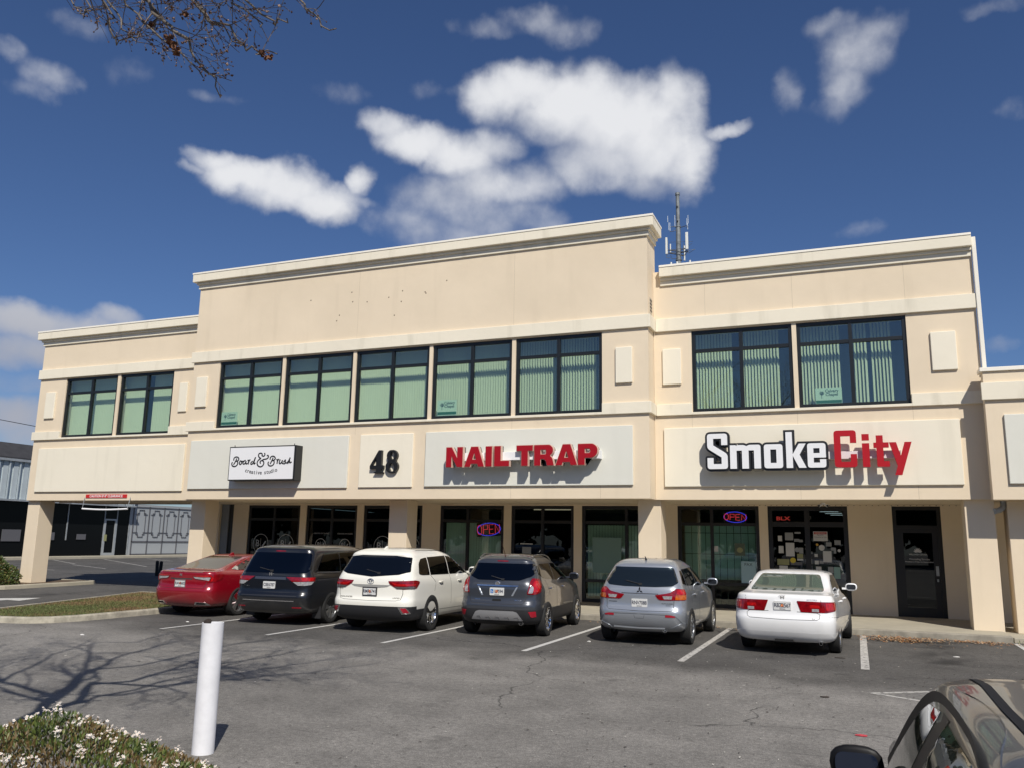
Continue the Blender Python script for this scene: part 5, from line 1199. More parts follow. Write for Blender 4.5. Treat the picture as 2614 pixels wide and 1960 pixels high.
    def decal(s, name, poly, mode, m_, off=.006, parent=None, g=.055, thick=True, grow=None):
        P = []
        for i, p in enumerate(poly):
            q = poly[(i+1) % len(poly)]; d = math.hypot(q[0]-p[0], q[1]-p[1]); k = max(1, int(d/g))
            for t in range(k): P.append((p[0]+(q[0]-p[0])*t/k, p[1]+(q[1]-p[1])*t/k))
        nb = len(P); x0, x1 = min(p[0] for p in P), max(p[0] for p in P); z0, z1 = min(p[1] for p in P), max(p[1] for p in P)
        V = [Vector(p) for p in P]; x = x0+g*.5
        while x < x1:
            z = z0+g*.5
            while z < z1:
                if point_in((x, z), P) and all((x-p[0])**2+(z-p[1])**2 > (g*.4)**2 for p in P): V.append(Vector((x, z)))
                z += g
            x += g
        vo, eo_, fo_, *_ = delaunay_2d_cdt(V, [(i, (i+1) % nb) for i in range(nb)], [], 1, 1e-5)
        m = MB(); inner = []
        for v in vo:
            h, n = s.ray(mode, v.x, v.y); m.v.append(tuple(h+n*off)); inner.append(tuple(h-n*.008))
        for f_ in fo_: m.f.append(tuple(f_)); m.m.append(0)
        if thick:
            k = len(m.v); cnt = {}
            for f_ in fo_:
                for a, b_ in zip(f_, list(f_[1:])+[f_[0]]): cnt[(a, b_)] = 1
            m.v += inner
            for (a, b_) in list(cnt):
                if (b_, a) not in cnt: m.f.append((b_, a, k+a, k+b_)); m.m.append(0)
        o = m.obj(name, m_, parent or s.root, smooth=True, ang=50)
        return o
    def both(s, name, poly, mode, m_, **k):
        a = s.decal(name, poly, mode, m_, **k); p2 = [(-x, z) for x, z in poly]; p2.reverse()
        b_ = s.decal(name, p2, mode, m_, **k) if mode in ('rear','wrap','front','top') else None
        return a, b_
    def sides(s, name, poly, m_, **k):
        a = s.decal(name, poly, 'right', m_, **k); b_ = s.decal(name, poly, 'left', m_, **k); return a, b_
    def line(s, name, pts, mode, m_, w=.008, off=.0015, closed=False, parent=None, step=.05):
        """narrow ribbon following the body"""
        Q = []
        pp = list(pts)+([pts[0]] if closed else [])
        for a, b_ in zip(pp, pp[1:]):
            d = math.hypot(b_[0]-a[0], b_[1]-a[1]); k = max(1, int(d/step))
            for t in range(k): Q.append((a[0]+(b_[0]-a[0])*t/k, a[1]+(b_[1]-a[1])*t/k))
        Q.append(pp[-1]); H = [s.ray(mode, *q) for q in Q]; m = MB()
        for i, (h, n) in enumerate(H):
            t = (H[min(i+1, len(H)-1)][0]-H[max(i-1, 0)][0])
            if t.length < 1e-6: t = Vector((0,0,1))
            sd = t.normalized().cross(n).normalized()*w/2; m.v += [tuple(h+n*off-sd), tuple(h+n*off+sd)]
        for i in range(len(H)-1): m.f.append((2*i, 2*i+1, 2*i+3, 2*i+2)); m.m.append(0)
        return m
    def wheel(s, x, y, r, w, n, style=0, steer=0, cap=M_ALLOY, rimr=None):
        side = 1 if x > 0 else -1; rr_ = rimr or r*.68
        prof = [(rr_-.01,-w*.42),(rr_+.015,-w*.47),(r*.90,-w*.5),(r*.975,-w*.44),(r,-w*.30),(r,w*.30),(r*.975,w*.44),(r*.90,w*.5),(rr_+.015,w*.47),(rr_-.01,w*.42)]
        m = MB(); m.lathe(prof, axis='x', n=44); t = m.obj('wheel', M_TYRE, s.root, smooth=True)
        t.location = (x, y, r); t.rotation_euler = (0, 0, steer)
        m = MB(); m.lathe([(rr_-.012, side*w*.44),(rr_,side*w*.46),(rr_-.004,side*w*.40),(rr_-.03,side*w*.20),(rr_-.03,-side*w*.4)], axis='x', n=44)
        R0 = rr_*.17; xo = side*w*.33
        m.lathe([(0,xo+side*.012),(R0*.7,xo+side*.010),(R0,xo),(R0,xo-side*.04)], axis='x', n=20)
        for k in range(n):
            a0 = 2*math.pi*k/n+.3
            legs = (0,) if style == 0 else (-.13, .13)
            for da in legs:
                a = a0+da*.45; b_ = a0+da*1.15; wd0, wd1 = (.30, .42) if style == 0 and n <= 5 else ((.16, .20) if style else (.18, .24))
                wd0 *= rr_*.5; wd1 *= rr_*.5
                c0 = Vector((xo, math.cos(a)*R0*.7, math.sin(a)*R0*.7)); c1 = Vector((side*w*.40, math.cos(b_)*(rr_-.02), math.sin(b_)*(rr_-.02)))
                dr = (c1-c0).normalized(); tn = Vector((1,0,0)).cross(dr).normalized()
                for (p, wd) in ((c0, wd0), (c1, wd1)):
                    for (sx_, st_) in ((0,-1),(0,1),(-.035,1),(-.035,-1)): m.v.append(tuple(p+tn*wd*st_+Vector((side*sx_,0,0))))
                q = len(m.v)-8
                for f_ in ((0,1,5,4),(1,2,6,5),(2,3,7,6),(3,0,4,7)): m.f.append(tuple(q+i for i in f_)); m.m.append(0)
        m.obj('rim', cap, t, smooth=True, ang=30)
        m = MB(); m.lathe([(0,side*w*.05),(rr_*.62,side*w*.05),(rr_*.62,-side*w*.1)], axis='x', n=28); m.obj('brake_disc', mat('brake', (.10,.10,.10), .5, .6) if 'brake' not in bpy.data.materials else bpy.data.materials['brake'], t)
        return t
    def seat(s, x, y, z, m_):
        q = MB(); q.obox((x, y, z-.26), Vector((1,0,0)), Vector((0,1,.15)).normalized(), Vector((0,-.15,1)).normalized(), .22, .05, .26); q.obox((x, y-.02, z+.08), Vector((1,0,0)), Vector((0,1,0)), Vector((0,0,1)), .125, .045, .075)
        q.obj('seat', m_, s.root, bevel=.035)
    def mirror(s, x, y, z, m_, sc=1.0, sides_=(1, -1), gm=None):
        for sg in sides_:
            m = MB(); n1, n2 = 12, 8
            for i in range(n2+1):
                th = math.pi*i/n2
                for j in range(n1):
                    ph = 2*math.pi*j/n1; a, b_, c = math.sin(th)*math.cos(ph), math.sin(th)*math.sin(ph), math.cos(th)
                    px = abs(a)**.75*(1 if a >= 0 else -1)*.115; pz = abs(c)**.75*(1 if c >= 0 else -1)*.078; py = b_*.085 if b_ > 0 else b_*.02
                    m.v.append((sg*(x+.12)*1+px*sc, y+py*sc, z+pz*sc))
            for i in range(n2):
                for j in range(n1): k = (j+1) % n1; m.f.append((i*n1+j, i*n1+k, (i+1)*n1+k, (i+1)*n1+j)); m.m.append(0)
            m.obox((sg*(x+.0), y+.02, z-.035), Vector((1,0,0)), Vector((0,1,0)), Vector((0,0,1)), .06, .03, .02)
            o = m.obj('wing_mirror', m_, s.root, smooth=True, ang=60)
            m = MB(); m.prism(rnd([(sg*(x+.12)-.09*sc, z-.05*sc), (sg*(x+.12)+.09*sc, z-.05*sc), (sg*(x+.12)+.09*sc, z+.05*sc), (sg*(x+.12)-.09*sc, z+.05*sc)], .04), y-.024*sc, y-.018*sc, 'y'); m.obj('mirror_glass', gm or M_MIRROR, o)
    def plate(s, z, txt, tilt=0, x=0, sz=.085, blob=True, frame=None, wheelchair=False, sp=1.0):
        h, n = s.ray('rear', x, z); o = Vector((x, h.y-.012, z))
        m = MB(); m.prism(rnd([(x-.152,z-.076),(x+.152,z-.076),(x+.152,z+.076),(x-.152,z+.076)], .014), h.y-.018, h.y+.02, 'y'); p = m.obj('licence_plate', M_PLATE, s.root)
        if frame:
            m = MB()
            for (a, b_, c, d) in ((-.165,-.09,.165,-.07),(-.165,.072,.165,.09),(-.165,-.07,-.146,.072),(.146,-.07,.165,.072)): m.box(x+a, h.y-.024, z+b_, x+c, h.y+.02, z+d)
            m.obj('plate_frame', frame, p)
        if blob:
            m = MB(); m.prism(ell(x, z+.002, .028, .033, 14), h.y-.0195, h.y-.0185, 'y'); m.obj('plate_motif', M_PEACH, p)
        if wheelchair:
            m = MB(); m.box(x-.135, h.y-.0195, z-.035, x-.075, h.y-.0185, z+.045); pm = m.obj('plate_motif', mat('plate_blue', (.02,.14,.40), .5), p)
            m = MB(); m.tube([(x-.105+.013*math.cos(a*.6), h.y-.0205, z-.008+.013*math.sin(a*.6)) for a in range(9)], .003, 5); m.tube([(x-.11, h.y-.0205, z+.026), (x-.108, h.y-.0205, z+.006), (x-.095, h.y-.0205, z+.004), (x-.09, h.y-.0205, z-.016)], .003, 5); m.obj('plate_symbol', M_WHITE, pm)
        m = MB(); into(m, text_mesh(txt, sz, .0006, .0012, sx=.80, spacing=sp), wallmap(x+(.03 if wheelchair else 0), h.y-.0205, z+.002)); into(m, text_mesh('GEORGIA', .024, .0004), wallmap(x, h.y-.0205, z-.058))
        m.obj('plate_lettering', M_PLATET, p)
    def text(s, txt, x, z, size, m_, name='badge_lettering', sx=1.2, mode='rear'):
        h, n = s.ray('rear', x, z); m = MB(); me = text_mesh(txt, size, .0015, 0, sx=sx)
        k = len(m.v)
        for v in me.vertices:
            hh, nn = s.ray('rear', x+v.co.x, z+v.co.y); m.v.append((x+v.co.x, hh.y-.002-v.co.z, z+v.co.y))
        for p in me.polygons: m.f.append(tuple(p.vertices)); m.m.append(0)
        bpy.data.meshes.remove(me); return m.obj(name, m_, s.root)
def suv(hw, oh, yn, H, zb, zt, g, yc, ywt, hz=.98, spoil=.05, cr=.27, bow=.07, bump=.06, roofw=.80):
    c = cr
    return [(.24,.22,-oh+.22,yn-.18,hw*.86,c,.35,.03,.12),(.29,.26,-oh+.11,yn-.07,hw*.95,c,.4,.05,.15),(.42,.42,-oh+.02,yn,hw*.985,c,.45,bow,.18),(.56,.55,-oh,yn,hw,c,.45,bow,.18),
        (.655,.62,-oh+.004,yn-.01,hw,c,.45,bow,.18),(.69,.66,-oh+bump*.6,yn-.03,hw*.998,c,.45,bow,.18),(.74,.70,-oh+bump,yn-.05,hw*.995,c,.45,bow,.18),(.92,.80,-oh+bump+.005,yn-.09,hw*.992,c,.45,bow,.18),
        (zb-.10,hz-.12,-oh+bump+.01,yn-.16,hw*.985,c,.45,bow,.18),(zb-.03,hz-.06,-oh+bump+.025,yn-.34,hw*.965,c,.42,bow,.15),(zb+.01,hz,-oh+bump+.04,yn-.62,hw*.945,c,.38,bow,.12),(zb+.04,hz+.06,-oh+bump+.055,yc,hw*.925,c*.9,.34,bow,.10),
        ((zb+zt)/2+.02,(zb+zt)/2-.0,-oh+bump+.05+g*.42,(yc+ywt)/2+.02,hw*(.93+roofw)/2+.012,c*.85,.28,bow,.08),(zt-.03,zt-.02,-oh+bump+.05+g*.92,ywt+.04,hw*(roofw+.02),c*.75,.22,bow*.8,.06),
        (zt+.015,zt+.02,-oh+bump+.05+g-spoil,ywt-.06,hw*roofw*.985,c*.7,.2,bow*.7,.05),(zt+.055,zt+.055,-oh+bump+.07+g-spoil,ywt-.20,hw*roofw*.94,c*.7,.2,bow*.6,.05),
        (H-.02,H-.02,-oh+bump+.22+g,ywt-.50,hw*roofw*.80,.2,.18,.04,.04),(H,H,-oh+bump+.48+g,ywt-.80,hw*roofw*.5,.12,.12,.02,.02),(H+.004,H+.004,-oh+bump+.65+g,ywt-.95,hw*.08,.04,.04,0,0)]
def arches(c, r, ys, hw, depth=.30, m_=None):
    for y in ys:
        for sg in (1, -1):
            m = MB(); n = 36; a0 = sg*(hw-depth); a1 = sg*(hw+.2)
            m.prism([(y+r*1.0*math.cos(2*math.pi*i/n), r*.93+r*math.sin(2*math.pi*i/n)) for i in range(n)], a0, a1, 'x'); c.cut(m, m_ or M_UNDER)
def cabin(c, rear_poly, y0, y1, side_polys, hwin=.5, m_=M_SEATD, xs=1.2):
    m = MB(); m.prism(rear_poly, y0, y1, 'y'); c.cut(m, m_)
    for sp in side_polys: m = MB(); m.prism(sp, -xs, xs, 'x'); c.cut(m, m_)
def inset(poly, d):
    n = len(poly); out = []; A = sum(poly[i-1][0]*poly[i][1]-poly[i][0]*poly[i-1][1] for i in range(n)); sg = 1 if A > 0 else -1
    for i in range(n):
        a, b_, c = Vector(poly[i-1]), Vector(poly[i]), Vector(poly[(i+1) % n]); d1 = (b_-a).normalized(); d2 = (c-b_).normalized()
        n1 = Vector((-d1.y, d1.x)); n2 = Vector((-d2.y, d2.x)); k = (n1+n2); k = k/max(.35, k.dot(n1)) if k.length > .01 else n1
        out.append(tuple(b_+k*d*sg))
    return out
def glazing(c, rear, sidew, tint_r, tint_s, tint_f, front=None, cavity=True, y0=-2.2, y1=3.4, lo=None, trim=M_PLAST, m_cab=M_SEATD, frame=.022):
    """openings, panes with a black border, and windscreen"""
    if cavity:
        cabin(c, inset(rear, .05), y0, y1, [inset(p, .035) for p in sidew], m_=m_cab)
    c.decal('rear_window', rear, 'rear', TINT[tint_r], off=.009, g=.06)
    if front: c.decal('windscreen', front, 'front', TINT[tint_f], off=.004, g=.07)
    for p in sidew: c.sides('side_window', p, TINT[tint_s], off=.004, g=.06)
def merge_lines(c, name, m_, specs, parent=None):
    tot = MB()
    for (pts, mode, w, closed) in specs:
        q = c.line('x', pts, mode, None, w=w, closed=closed); k = len(tot.v); tot.v += q.v
        for f_ in q.f: tot.f.append(tuple(k+i for i in f_)); tot.m.append(0)
    return tot.obj(name, m_, parent or c.root)
def strip(c, name, m_, zlo, zhi, off=.004, ymin=-9, ymax=9, parent=None, fn=None):
    """outer skin between two heights, a touch proud of the body (lower bumper, cladding)"""
    me = c.body.data; m = MB(); idx = {}
    for p in me.polygons:
        ct = p.center
        if (fn(ct) if fn else (zlo < ct.z < zhi and ymin < ct.y < ymax)) and (abs(p.normal.z) < .97):
            f_ = []
            for vi in p.vertices:
                if vi not in idx: v = me.vertices[vi]; idx[vi] = len(m.v); m.v.append(tuple(v.co+v.normal*off))
                f_.append(idx[vi])
            m.f.append(tuple(f_)); m.m.append(0)
    return m.obj(name, m_, parent or c.root, smooth=True, ang=60)
def handles(c, ys, z, m_, l=.10):
    for y in ys:
        for md, sg in (('right', 1), ('left', -1)):
            h, n = c.ray(md, y, z); m = MB(); m.tube([(h.x-sg*.005, y-l, z), (h.x+sg*.028, y-l*.7, z+.003), (h.x+sg*.032, y, z+.004), (h.x+sg*.028, y+l*.7, z+.003), (h.x-sg*.005, y+l, z)], .014, 8); m.obj('door_handle', m_, c.root, smooth=True)
def exhaust(c, x, z, r=.035, wide=1.0, y=None, m_=M_CHROME):
    h, n = c.ray('rear', x, max(z, .3)); y = y if y is not None else h.y+.02
    m = MB(); k0 = 0; m.lathe([(r,-.0),(r,.20),(r*.86,.20),(r*.86,.0)], axis='y', n=20, closed=True)
    m.v = [(x+a*wide, y+b_-.03, z+cc) for a, b_, cc in m.v]; o = m.obj('exhaust_tip', m_, c.root, smooth=True)
    m = MB(); m.lathe([(0,.06),(r*.86,.06)], axis='y', n=20); m.v = [(x+a*wide, y+b_-.03, z+cc) for a, b_, cc in m.v]; m.obj('exhaust_bore', M_UNDER, o)
def plain_box(c, name, x0, y0, z0, x1, y1, z1, m_, bev=.01):
    m = MB(); m.box(x0, y0, z0, x1, y1, z1); return m.obj(name, m_, c.root, bevel=bev)

# ---------------- white saloon (rightmost)
def sedan(hw, oh, yn, H, deck, yd, yg0, yg1, yc, ywt, hz=.74, cr=.30, lip=.0, roofw=.76):
    c = cr
    return [(.22,.20,-oh+.22,yn-.16,hw*.86,c,.35,.03,.14),(.27,.24,-oh+.09,yn-.05,hw*.95,c,.4,.06,.18),(.41,.40,-oh+.02,yn,hw*.985,c,.45,.09,.2),(.55,.52,-oh,yn,hw,c,.45,.09,.2),
        (.645,.60,-oh+.004,yn-.01,hw,c,.45,.09,.2),(.68,.63,-oh+.04,yn-.03,hw*.998,c,.45,.09,.2),(.74,.67,-oh+.06,yn-.06,hw*.995,c,.45,.09,.2),(.90,hz,-oh+.065,yn-.20,hw*.985,c,.45,.09,.18),
        (deck-.05,hz+.08,-oh+.08-lip,yn-.55,hw*.965,c,.42,.09,.16),(deck-.008,hz+.13,-oh+.10-lip,yn-.85,hw*.945,c*.95,.38,.08,.14),(deck+.008,hz+.17,-oh+.16,yc+.45,hw*.925,c*.9,.36,.07,.12),
        (deck+.02,hz+.21,-oh+yd,yc+.12,hw*.90,c*.8,.34,.06,.12),(deck+.04,hz+.235,yg0,yc,hw*.88,c*.75,.32,.06,.12),(deck+(H-deck)*.45,hz+.235+(H-hz-.235)*.45,yg0+(yg1-yg0)*.42,yc+(ywt-yc)*.42,hw*(.88+roofw)/2,c*.7,.28,.06,.1),
        (H-.085,H-.085,yg0+(yg1-yg0)*.86,ywt+.16,hw*roofw*1.02,c*.6,.22,.05,.08),(H-.04,H-.04,yg1+.02,ywt,hw*roofw*.955,.2,.2,.04,.06),(H-.012,H-.012,yg1+.2,ywt-.2,hw*roofw*.80,.16,.16,.03,.04),(H,H,yg1+.38,ywt-.42,hw*roofw*.5,.1,.1,.02,.02),(H+.003,H+.003,yg1+.5,ywt-.55,hw*.07,.04,.04,0,0)]
WHITE = carpaint('paint_white', (.80,.80,.79), 0, .3); PEARL = carpaint('paint_pearl', (.80,.78,.70), 0, .3)
REDP = carpaint('paint_red', (.26,.003,.012), .15, .26); BLACKP = carpaint('paint_black', (.005,.006,.009), 0, .3, coat=.7)
SLATE = carpaint('paint_slate', (.052,.057,.068), .35, .30); SILV = carpaint('paint_silver', (.37,.395,.43), .55, .32); GUN = carpaint('paint_gunmetal', (.075,.078,.078), .3, .34, coat=.5)
GRP = 'cars parked in the row before the shops'
# ============ 1 white four-door saloon
def white_sedan():
    hw, oh, yn = .91, 1.05, 3.70
    c = Car('sedan_car', 'white sedan parked rightmost in the row with wide red tail lamps and plate RBZ2567', 'car', (-1.235, 17.12, 0), R(-3.2), WHITE, sedan(hw, oh, yn, 1.455, 1.055, .42, -.36, .42, 2.42, 1.55), GRP)
    rear = rnd([(-.665,1.10),(.665,1.10),(.54,1.385),(-.54,1.385)], .05)
    sw1 = rnd([(.10,1.10),(.98,1.07),(.98,1.37),(.62,1.37),(.35,1.28)], .03); sw2 = rnd([(1.03,1.068),(2.12,1.045),(1.80,1.22),(1.45,1.36),(1.03,1.37)], .03)
    front = rnd([(-.68,1.03),(.68,1.03),(.55,1.37),(-.55,1.37)], .05)
    arches(c, .355, (0, 2.74), hw); glazing(c, rear, [sw1, sw2], 'soft', 'mid', 'clear', front, m_cab=M_SEATD); c.finish()
    lamp = rnd([(.245,.955),(1.16,.945),(1.19,.90),(1.12,.80),(.80,.765),(.315,.765)], .02)
    for l in c.both('tail_lamp', lamp, 'wrap', M_LAMP, off=.010): pass
    c.both('reversing_lamp', [(.50,.775),(.64,.775),(.64,.825),(.50,.825)], 'wrap', M_CLEAR, off=.013); c.both('brake_lamp', rnd([(.46,.84),(.66,.84),(.66,.89),(.46,.89)], .02), 'wrap', M_LAMPB, off=.013)
    c.both('turn_lamp', rnd([(.80,.80),(1.08,.82),(1.08,.92),(.80,.93)], .02), 'wrap', M_LAMPB, off=.012)
    merge_lines(c, 'panel_gap', M_GAP, [([(.245,.765),(.60,.755),(.66,.73),(.64,.66),(.58,.635),(0,.625),(-.58,.635),(-.64,.66),(-.66,.73),(-.60,.755),(-.245,.765)],'wrap',.009,False),([(.70,.95),(.73,1.02),(.66,1.075)],'wrap',.008,False),([(-.70,.95),(-.73,1.02),(-.66,1.075)],'wrap',.008,False),
        ([(.99,.32),(.99,1.06)],'right',.010,False),([(.12,.62),(.16,.80),(.06,1.09)],'right',.010,False),([(2.05,.32),(2.12,.9),(2.1,1.04)],'right',.010,False),([(-.35,.66),(-.95,.69)],'right',.007,False)])
    strip(c, 'bumper_lower', WHITE, 0,0, off=.006, fn=lambda p: p.z < .40 and p.y < -.45 and p.z > .24)
    c.plate(.862, 'RBZ2567', sz=.098, sp=.95)
    e = MB(); into(e, text_mesh('H', .075, .004, .002, sx=1.2), wallmap(0, c.ray('rear',0,1.0)[0].y-.004, 1.0)); e.prism(rnd([(-.05,.952),(.05,.952),(.058,1.048),(-.058,1.048)], .02), c.ray('rear',0,1.0)[0].y-.004, c.ray('rear',0,1.0)[0].y+.01, 'y', 1); e.obj('badge', [M_CHROME, WHITE], c.root)
    c.text('ACCORD', .50, .975, .035, M_CHROME); c.text('2.4', .52, .655, .03, M_GAP)
    for x, st in ((.78,0),(-.78,0)): c.wheel(x, 0, .325, .21, 7); c.wheel(x, 2.74, .325, .21, 7, steer=R(8))
    c.mirror(.86, 2.02, 1.10, M_CHROME if False else WHITE); handles(c, (.45, 1.52), .90, WHITE)
    for x in (-.38, .38): c.seat(x, 1.05, 1.14, M_SEATL)
    for x in (-.35, .35): c.seat(x, .18, 1.05, M_SEATL)
    m = MB(); m.tube([(-.12,-.02,1.10),(-.10,-.03,1.13),(.16,-.03,1.13),(.18,-.02,1.10)], .016, 8); m.obj('shelf_brake_lamp', M_SEATL, c.root)
    for s in (1,-1):
        ln = c.line('x', [(s*.60,-.30+.9),(s*.62,.9),(s*.64,1.4)], 'top', None, w=.02, off=.004); ln.obj('roof_moulding', M_GAP, c.root)
        m = c.line('x', [(.02,.46),(2.0,.44)], 'right' if s > 0 else 'left', None, w=.02, off=.008); m.obj('side_moulding', WHITE, c.root)
    m = MB(); m.box(-.16,-.95,.235,.16,-.80,.29); m.obj('tow_bracket', M_UNDER, c.root); exhaust(c, .62, .235, .028)
# ============ 2 silver compact crossover
def silver_suv():
    hw, oh, yn = .885, .78, 3.50
    c = Car('crossover_car', 'silver blue crossover car second from the right in the row with plate RNV7088', 'car', (-3.925, 16.92, 0), R(.2), SILV, suv(hw, oh, yn, 1.62, 1.06, 1.44, .36, 2.45, 1.45, hz=.98, spoil=.03, roofw=.77), GRP)
    rear = rnd([(-.62,1.115),(-.3,1.095),(.3,1.095),(.62,1.115),(.715,1.18),(.58,1.455),(-.58,1.455),(-.715,1.18)], .03)
    sw1 = rnd([(-.38,1.16),(-.12,1.12),(-.12,1.40),(-.20,1.40)], .02); sw2 = rnd([(-.07,1.115),(.86,1.085),(.86,1.44),(-.07,1.42)], .03); sw3 = rnd([(.92,1.08),(2.1,1.05),(1.75,1.27),(1.40,1.42),(.92,1.44)], .03)
    front = rnd([(-.66,1.08),(.66,1.08),(.56,1.42),(-.56,1.42)], .05)
    arches(c, .385, (0, 2.67), hw); glazing(c, rear, [sw2, sw3], 'mid', 'mid', 'soft', front); c.finish(); c.sides('quarter_window', sw1, TINT['dark'], off=.004)
    lamp = rnd([(.30,.945),(.62,1.00),(.74,1.06),(.80,1.075),(1.06,1.06),(1.09,.98),(1.03,.86),(.40,.855),(.36,.87)], .015)
    c.both('tail_lamp', lamp, 'wrap', M_LAMP, off=.010); c.both('brake_lamp', rnd([(.76,.965),(1.04,.965),(1.04,1.045),(.80,1.055)], .02), 'wrap', M_LAMPB, off=.014); c.both('turn_lamp', rnd([(.72,.868),(1.02,.868),(1.05,.955),(.74,.955)], .015), 'wrap', M_AMBER, off=.013)
    c.both('reversing_lamp', rnd([(.47,.875),(.64,.875),(.66,.935),(.44,.930)], .01), 'wrap', M_CLEAR, off=.013)
    merge_lines(c, 'panel_gap', M_GAP, [([(.70,.85),(.68,.70),(.62,.655),(0,.645),(-.62,.655),(-.68,.70),(-.70,.85)],'wrap',.010,False),([(.36,.965),(-.36,.965)],'wrap',.014,False),([(-.10,.57),(-.085,.51),(.085,.51),(.10,.57)],'wrap',.006,False),([(.89,.36),(.89,1.07)],'right',.010,False),([(.12,.78),(-.02,1.10)],'right',.010,False),([(2.0,.36),(2.12,.9),(2.05,1.04)],'right',.010,False)])
    for s in (1,-1):
        m = c.line('x', [(s*.02,.605),(s*.60,.600),(s*.70,.58),(s*.86,.45),(s*1.1,.43)], 'wrap', None, w=.020, off=.010); m.obj('bumper_crease', SILV, c.root)
    m = c.line('x', [(-.52,.335),(0,.325),(.48,.335)], 'wrap', None, w=.030, off=.012); m.obj('bumper_lip', SILV, c.root)
    c.both('reflector', rnd([(.50,.545),(.70,.545),(.68,.585),(.50,.585)], .006), 'wrap', M_REFL, off=.008)
    c.both('bumper_corner', rnd([(.52,.25),(.98,.25),(1.0,.44),(.84,.43),(.62,.34)], .04), 'wrap', SILV, off=.014)
    m = MB(); m.box(-.50,-.52,.22,.46,-.40,.29); m.obj('rear_valance', M_UNDER, c.root)
    c.plate(.79, 'RNV7088', sz=.095, sp=.95, blob=False)
    y = c.ray('rear',0,1.02)[0].y; m = MB(); r3 = .036
    for a in (90, 210, 330):
        d = Vector((math.cos(R(a)), math.sin(R(a)))); p = Vector((-d.y, d.x)); cz = Vector((0,1.02)); m.prism([tuple(cz), tuple(cz+d*r3-p*.018), tuple(cz+d*r3*2), tuple(cz+d*r3+p*.018)], y-.010, y+.012, 'y')
    m.obj('badge', mat('badge_dark', (.10,.10,.11), .25, .9), c.root)
    c.text('OUTLANDER', .53, .79, .030, M_GAP); c.text('SPORT', .55, .755, .026, M_GAP); c.text('MITSUBISHI', -.53, .80, .028, M_GAP)
    for x in (.78,-.78): c.wheel(x, 0, .345, .215, 10); c.wheel(x, 2.67, .345, .215, 10)
    c.mirror(.86, 1.98, 1.12, SILV); handles(c, (.40, 1.42), .93, SILV); exhaust(c, .47, .30, .045)
    for x in (-.37, .37): c.seat(x, 1.0, 1.20, M_SEATD); c.seat(x*.95, .08, 1.16, M_SEATD)
    m = MB(); m.tube([(0,c.ray('top',0,-.1)[0].y,c.ray('top',0,-.1)[0].z-.01),(0,-.2,c.ray('top',0,-.1)[0].z+.07)], [.025,.006], 8); m.obj('antenna', M_PLAST, c.root)
    roof_ribs(c, SILV, (-.42,-.14,.14,.42), .1, 1.1)
    wiper(c, 1.17, .30)
def roof_ribs(c, m_, xs, y0, y1):
    t = MB()
    for x in xs:
        q = c.line('x', [(x, y0), (x, y1)], 'top', None, w=.035, off=.006); k = len(t.v); t.v += q.v; t.f += [tuple(k+i for i in f_) for f_ in q.f]; t.m += [0]*len(q.f)
    t.obj('roof_rib', m_, c.root)
def wiper(c, z, ln, x=0):
    h, n = c.ray('rear', x, z-.03); h2, n2 = c.ray('rear', x-ln, z+.03); m = MB()
    m.tube([tuple(h-Vector((0,.02,0))), tuple(h2-Vector((0,.02,0)))], .009, 6); m.obox(tuple(h-Vector((0,.015,0))), Vector((1,0,0)), Vector((0,1,0)), Vector((0,0,1)), .03, .015, .02); m.obj('rear_wiper', M_PLAST, c.root)
def rails(c, m_, x, y0, y1):
    for s in (1,-1):
        pts = []
        for i in range(13):
            t = i/12; y = y0+(y1-y0)*t; h, n = c.ray('top', s*x, y); pts.append((s*x, y, h.z+.045*min(1, math.sin(math.pi*t)*2.2)+.002))
        m = MB(); m.tube(pts, .016, 8); m.obj('roof_rail', m_, c.root, smooth=True)
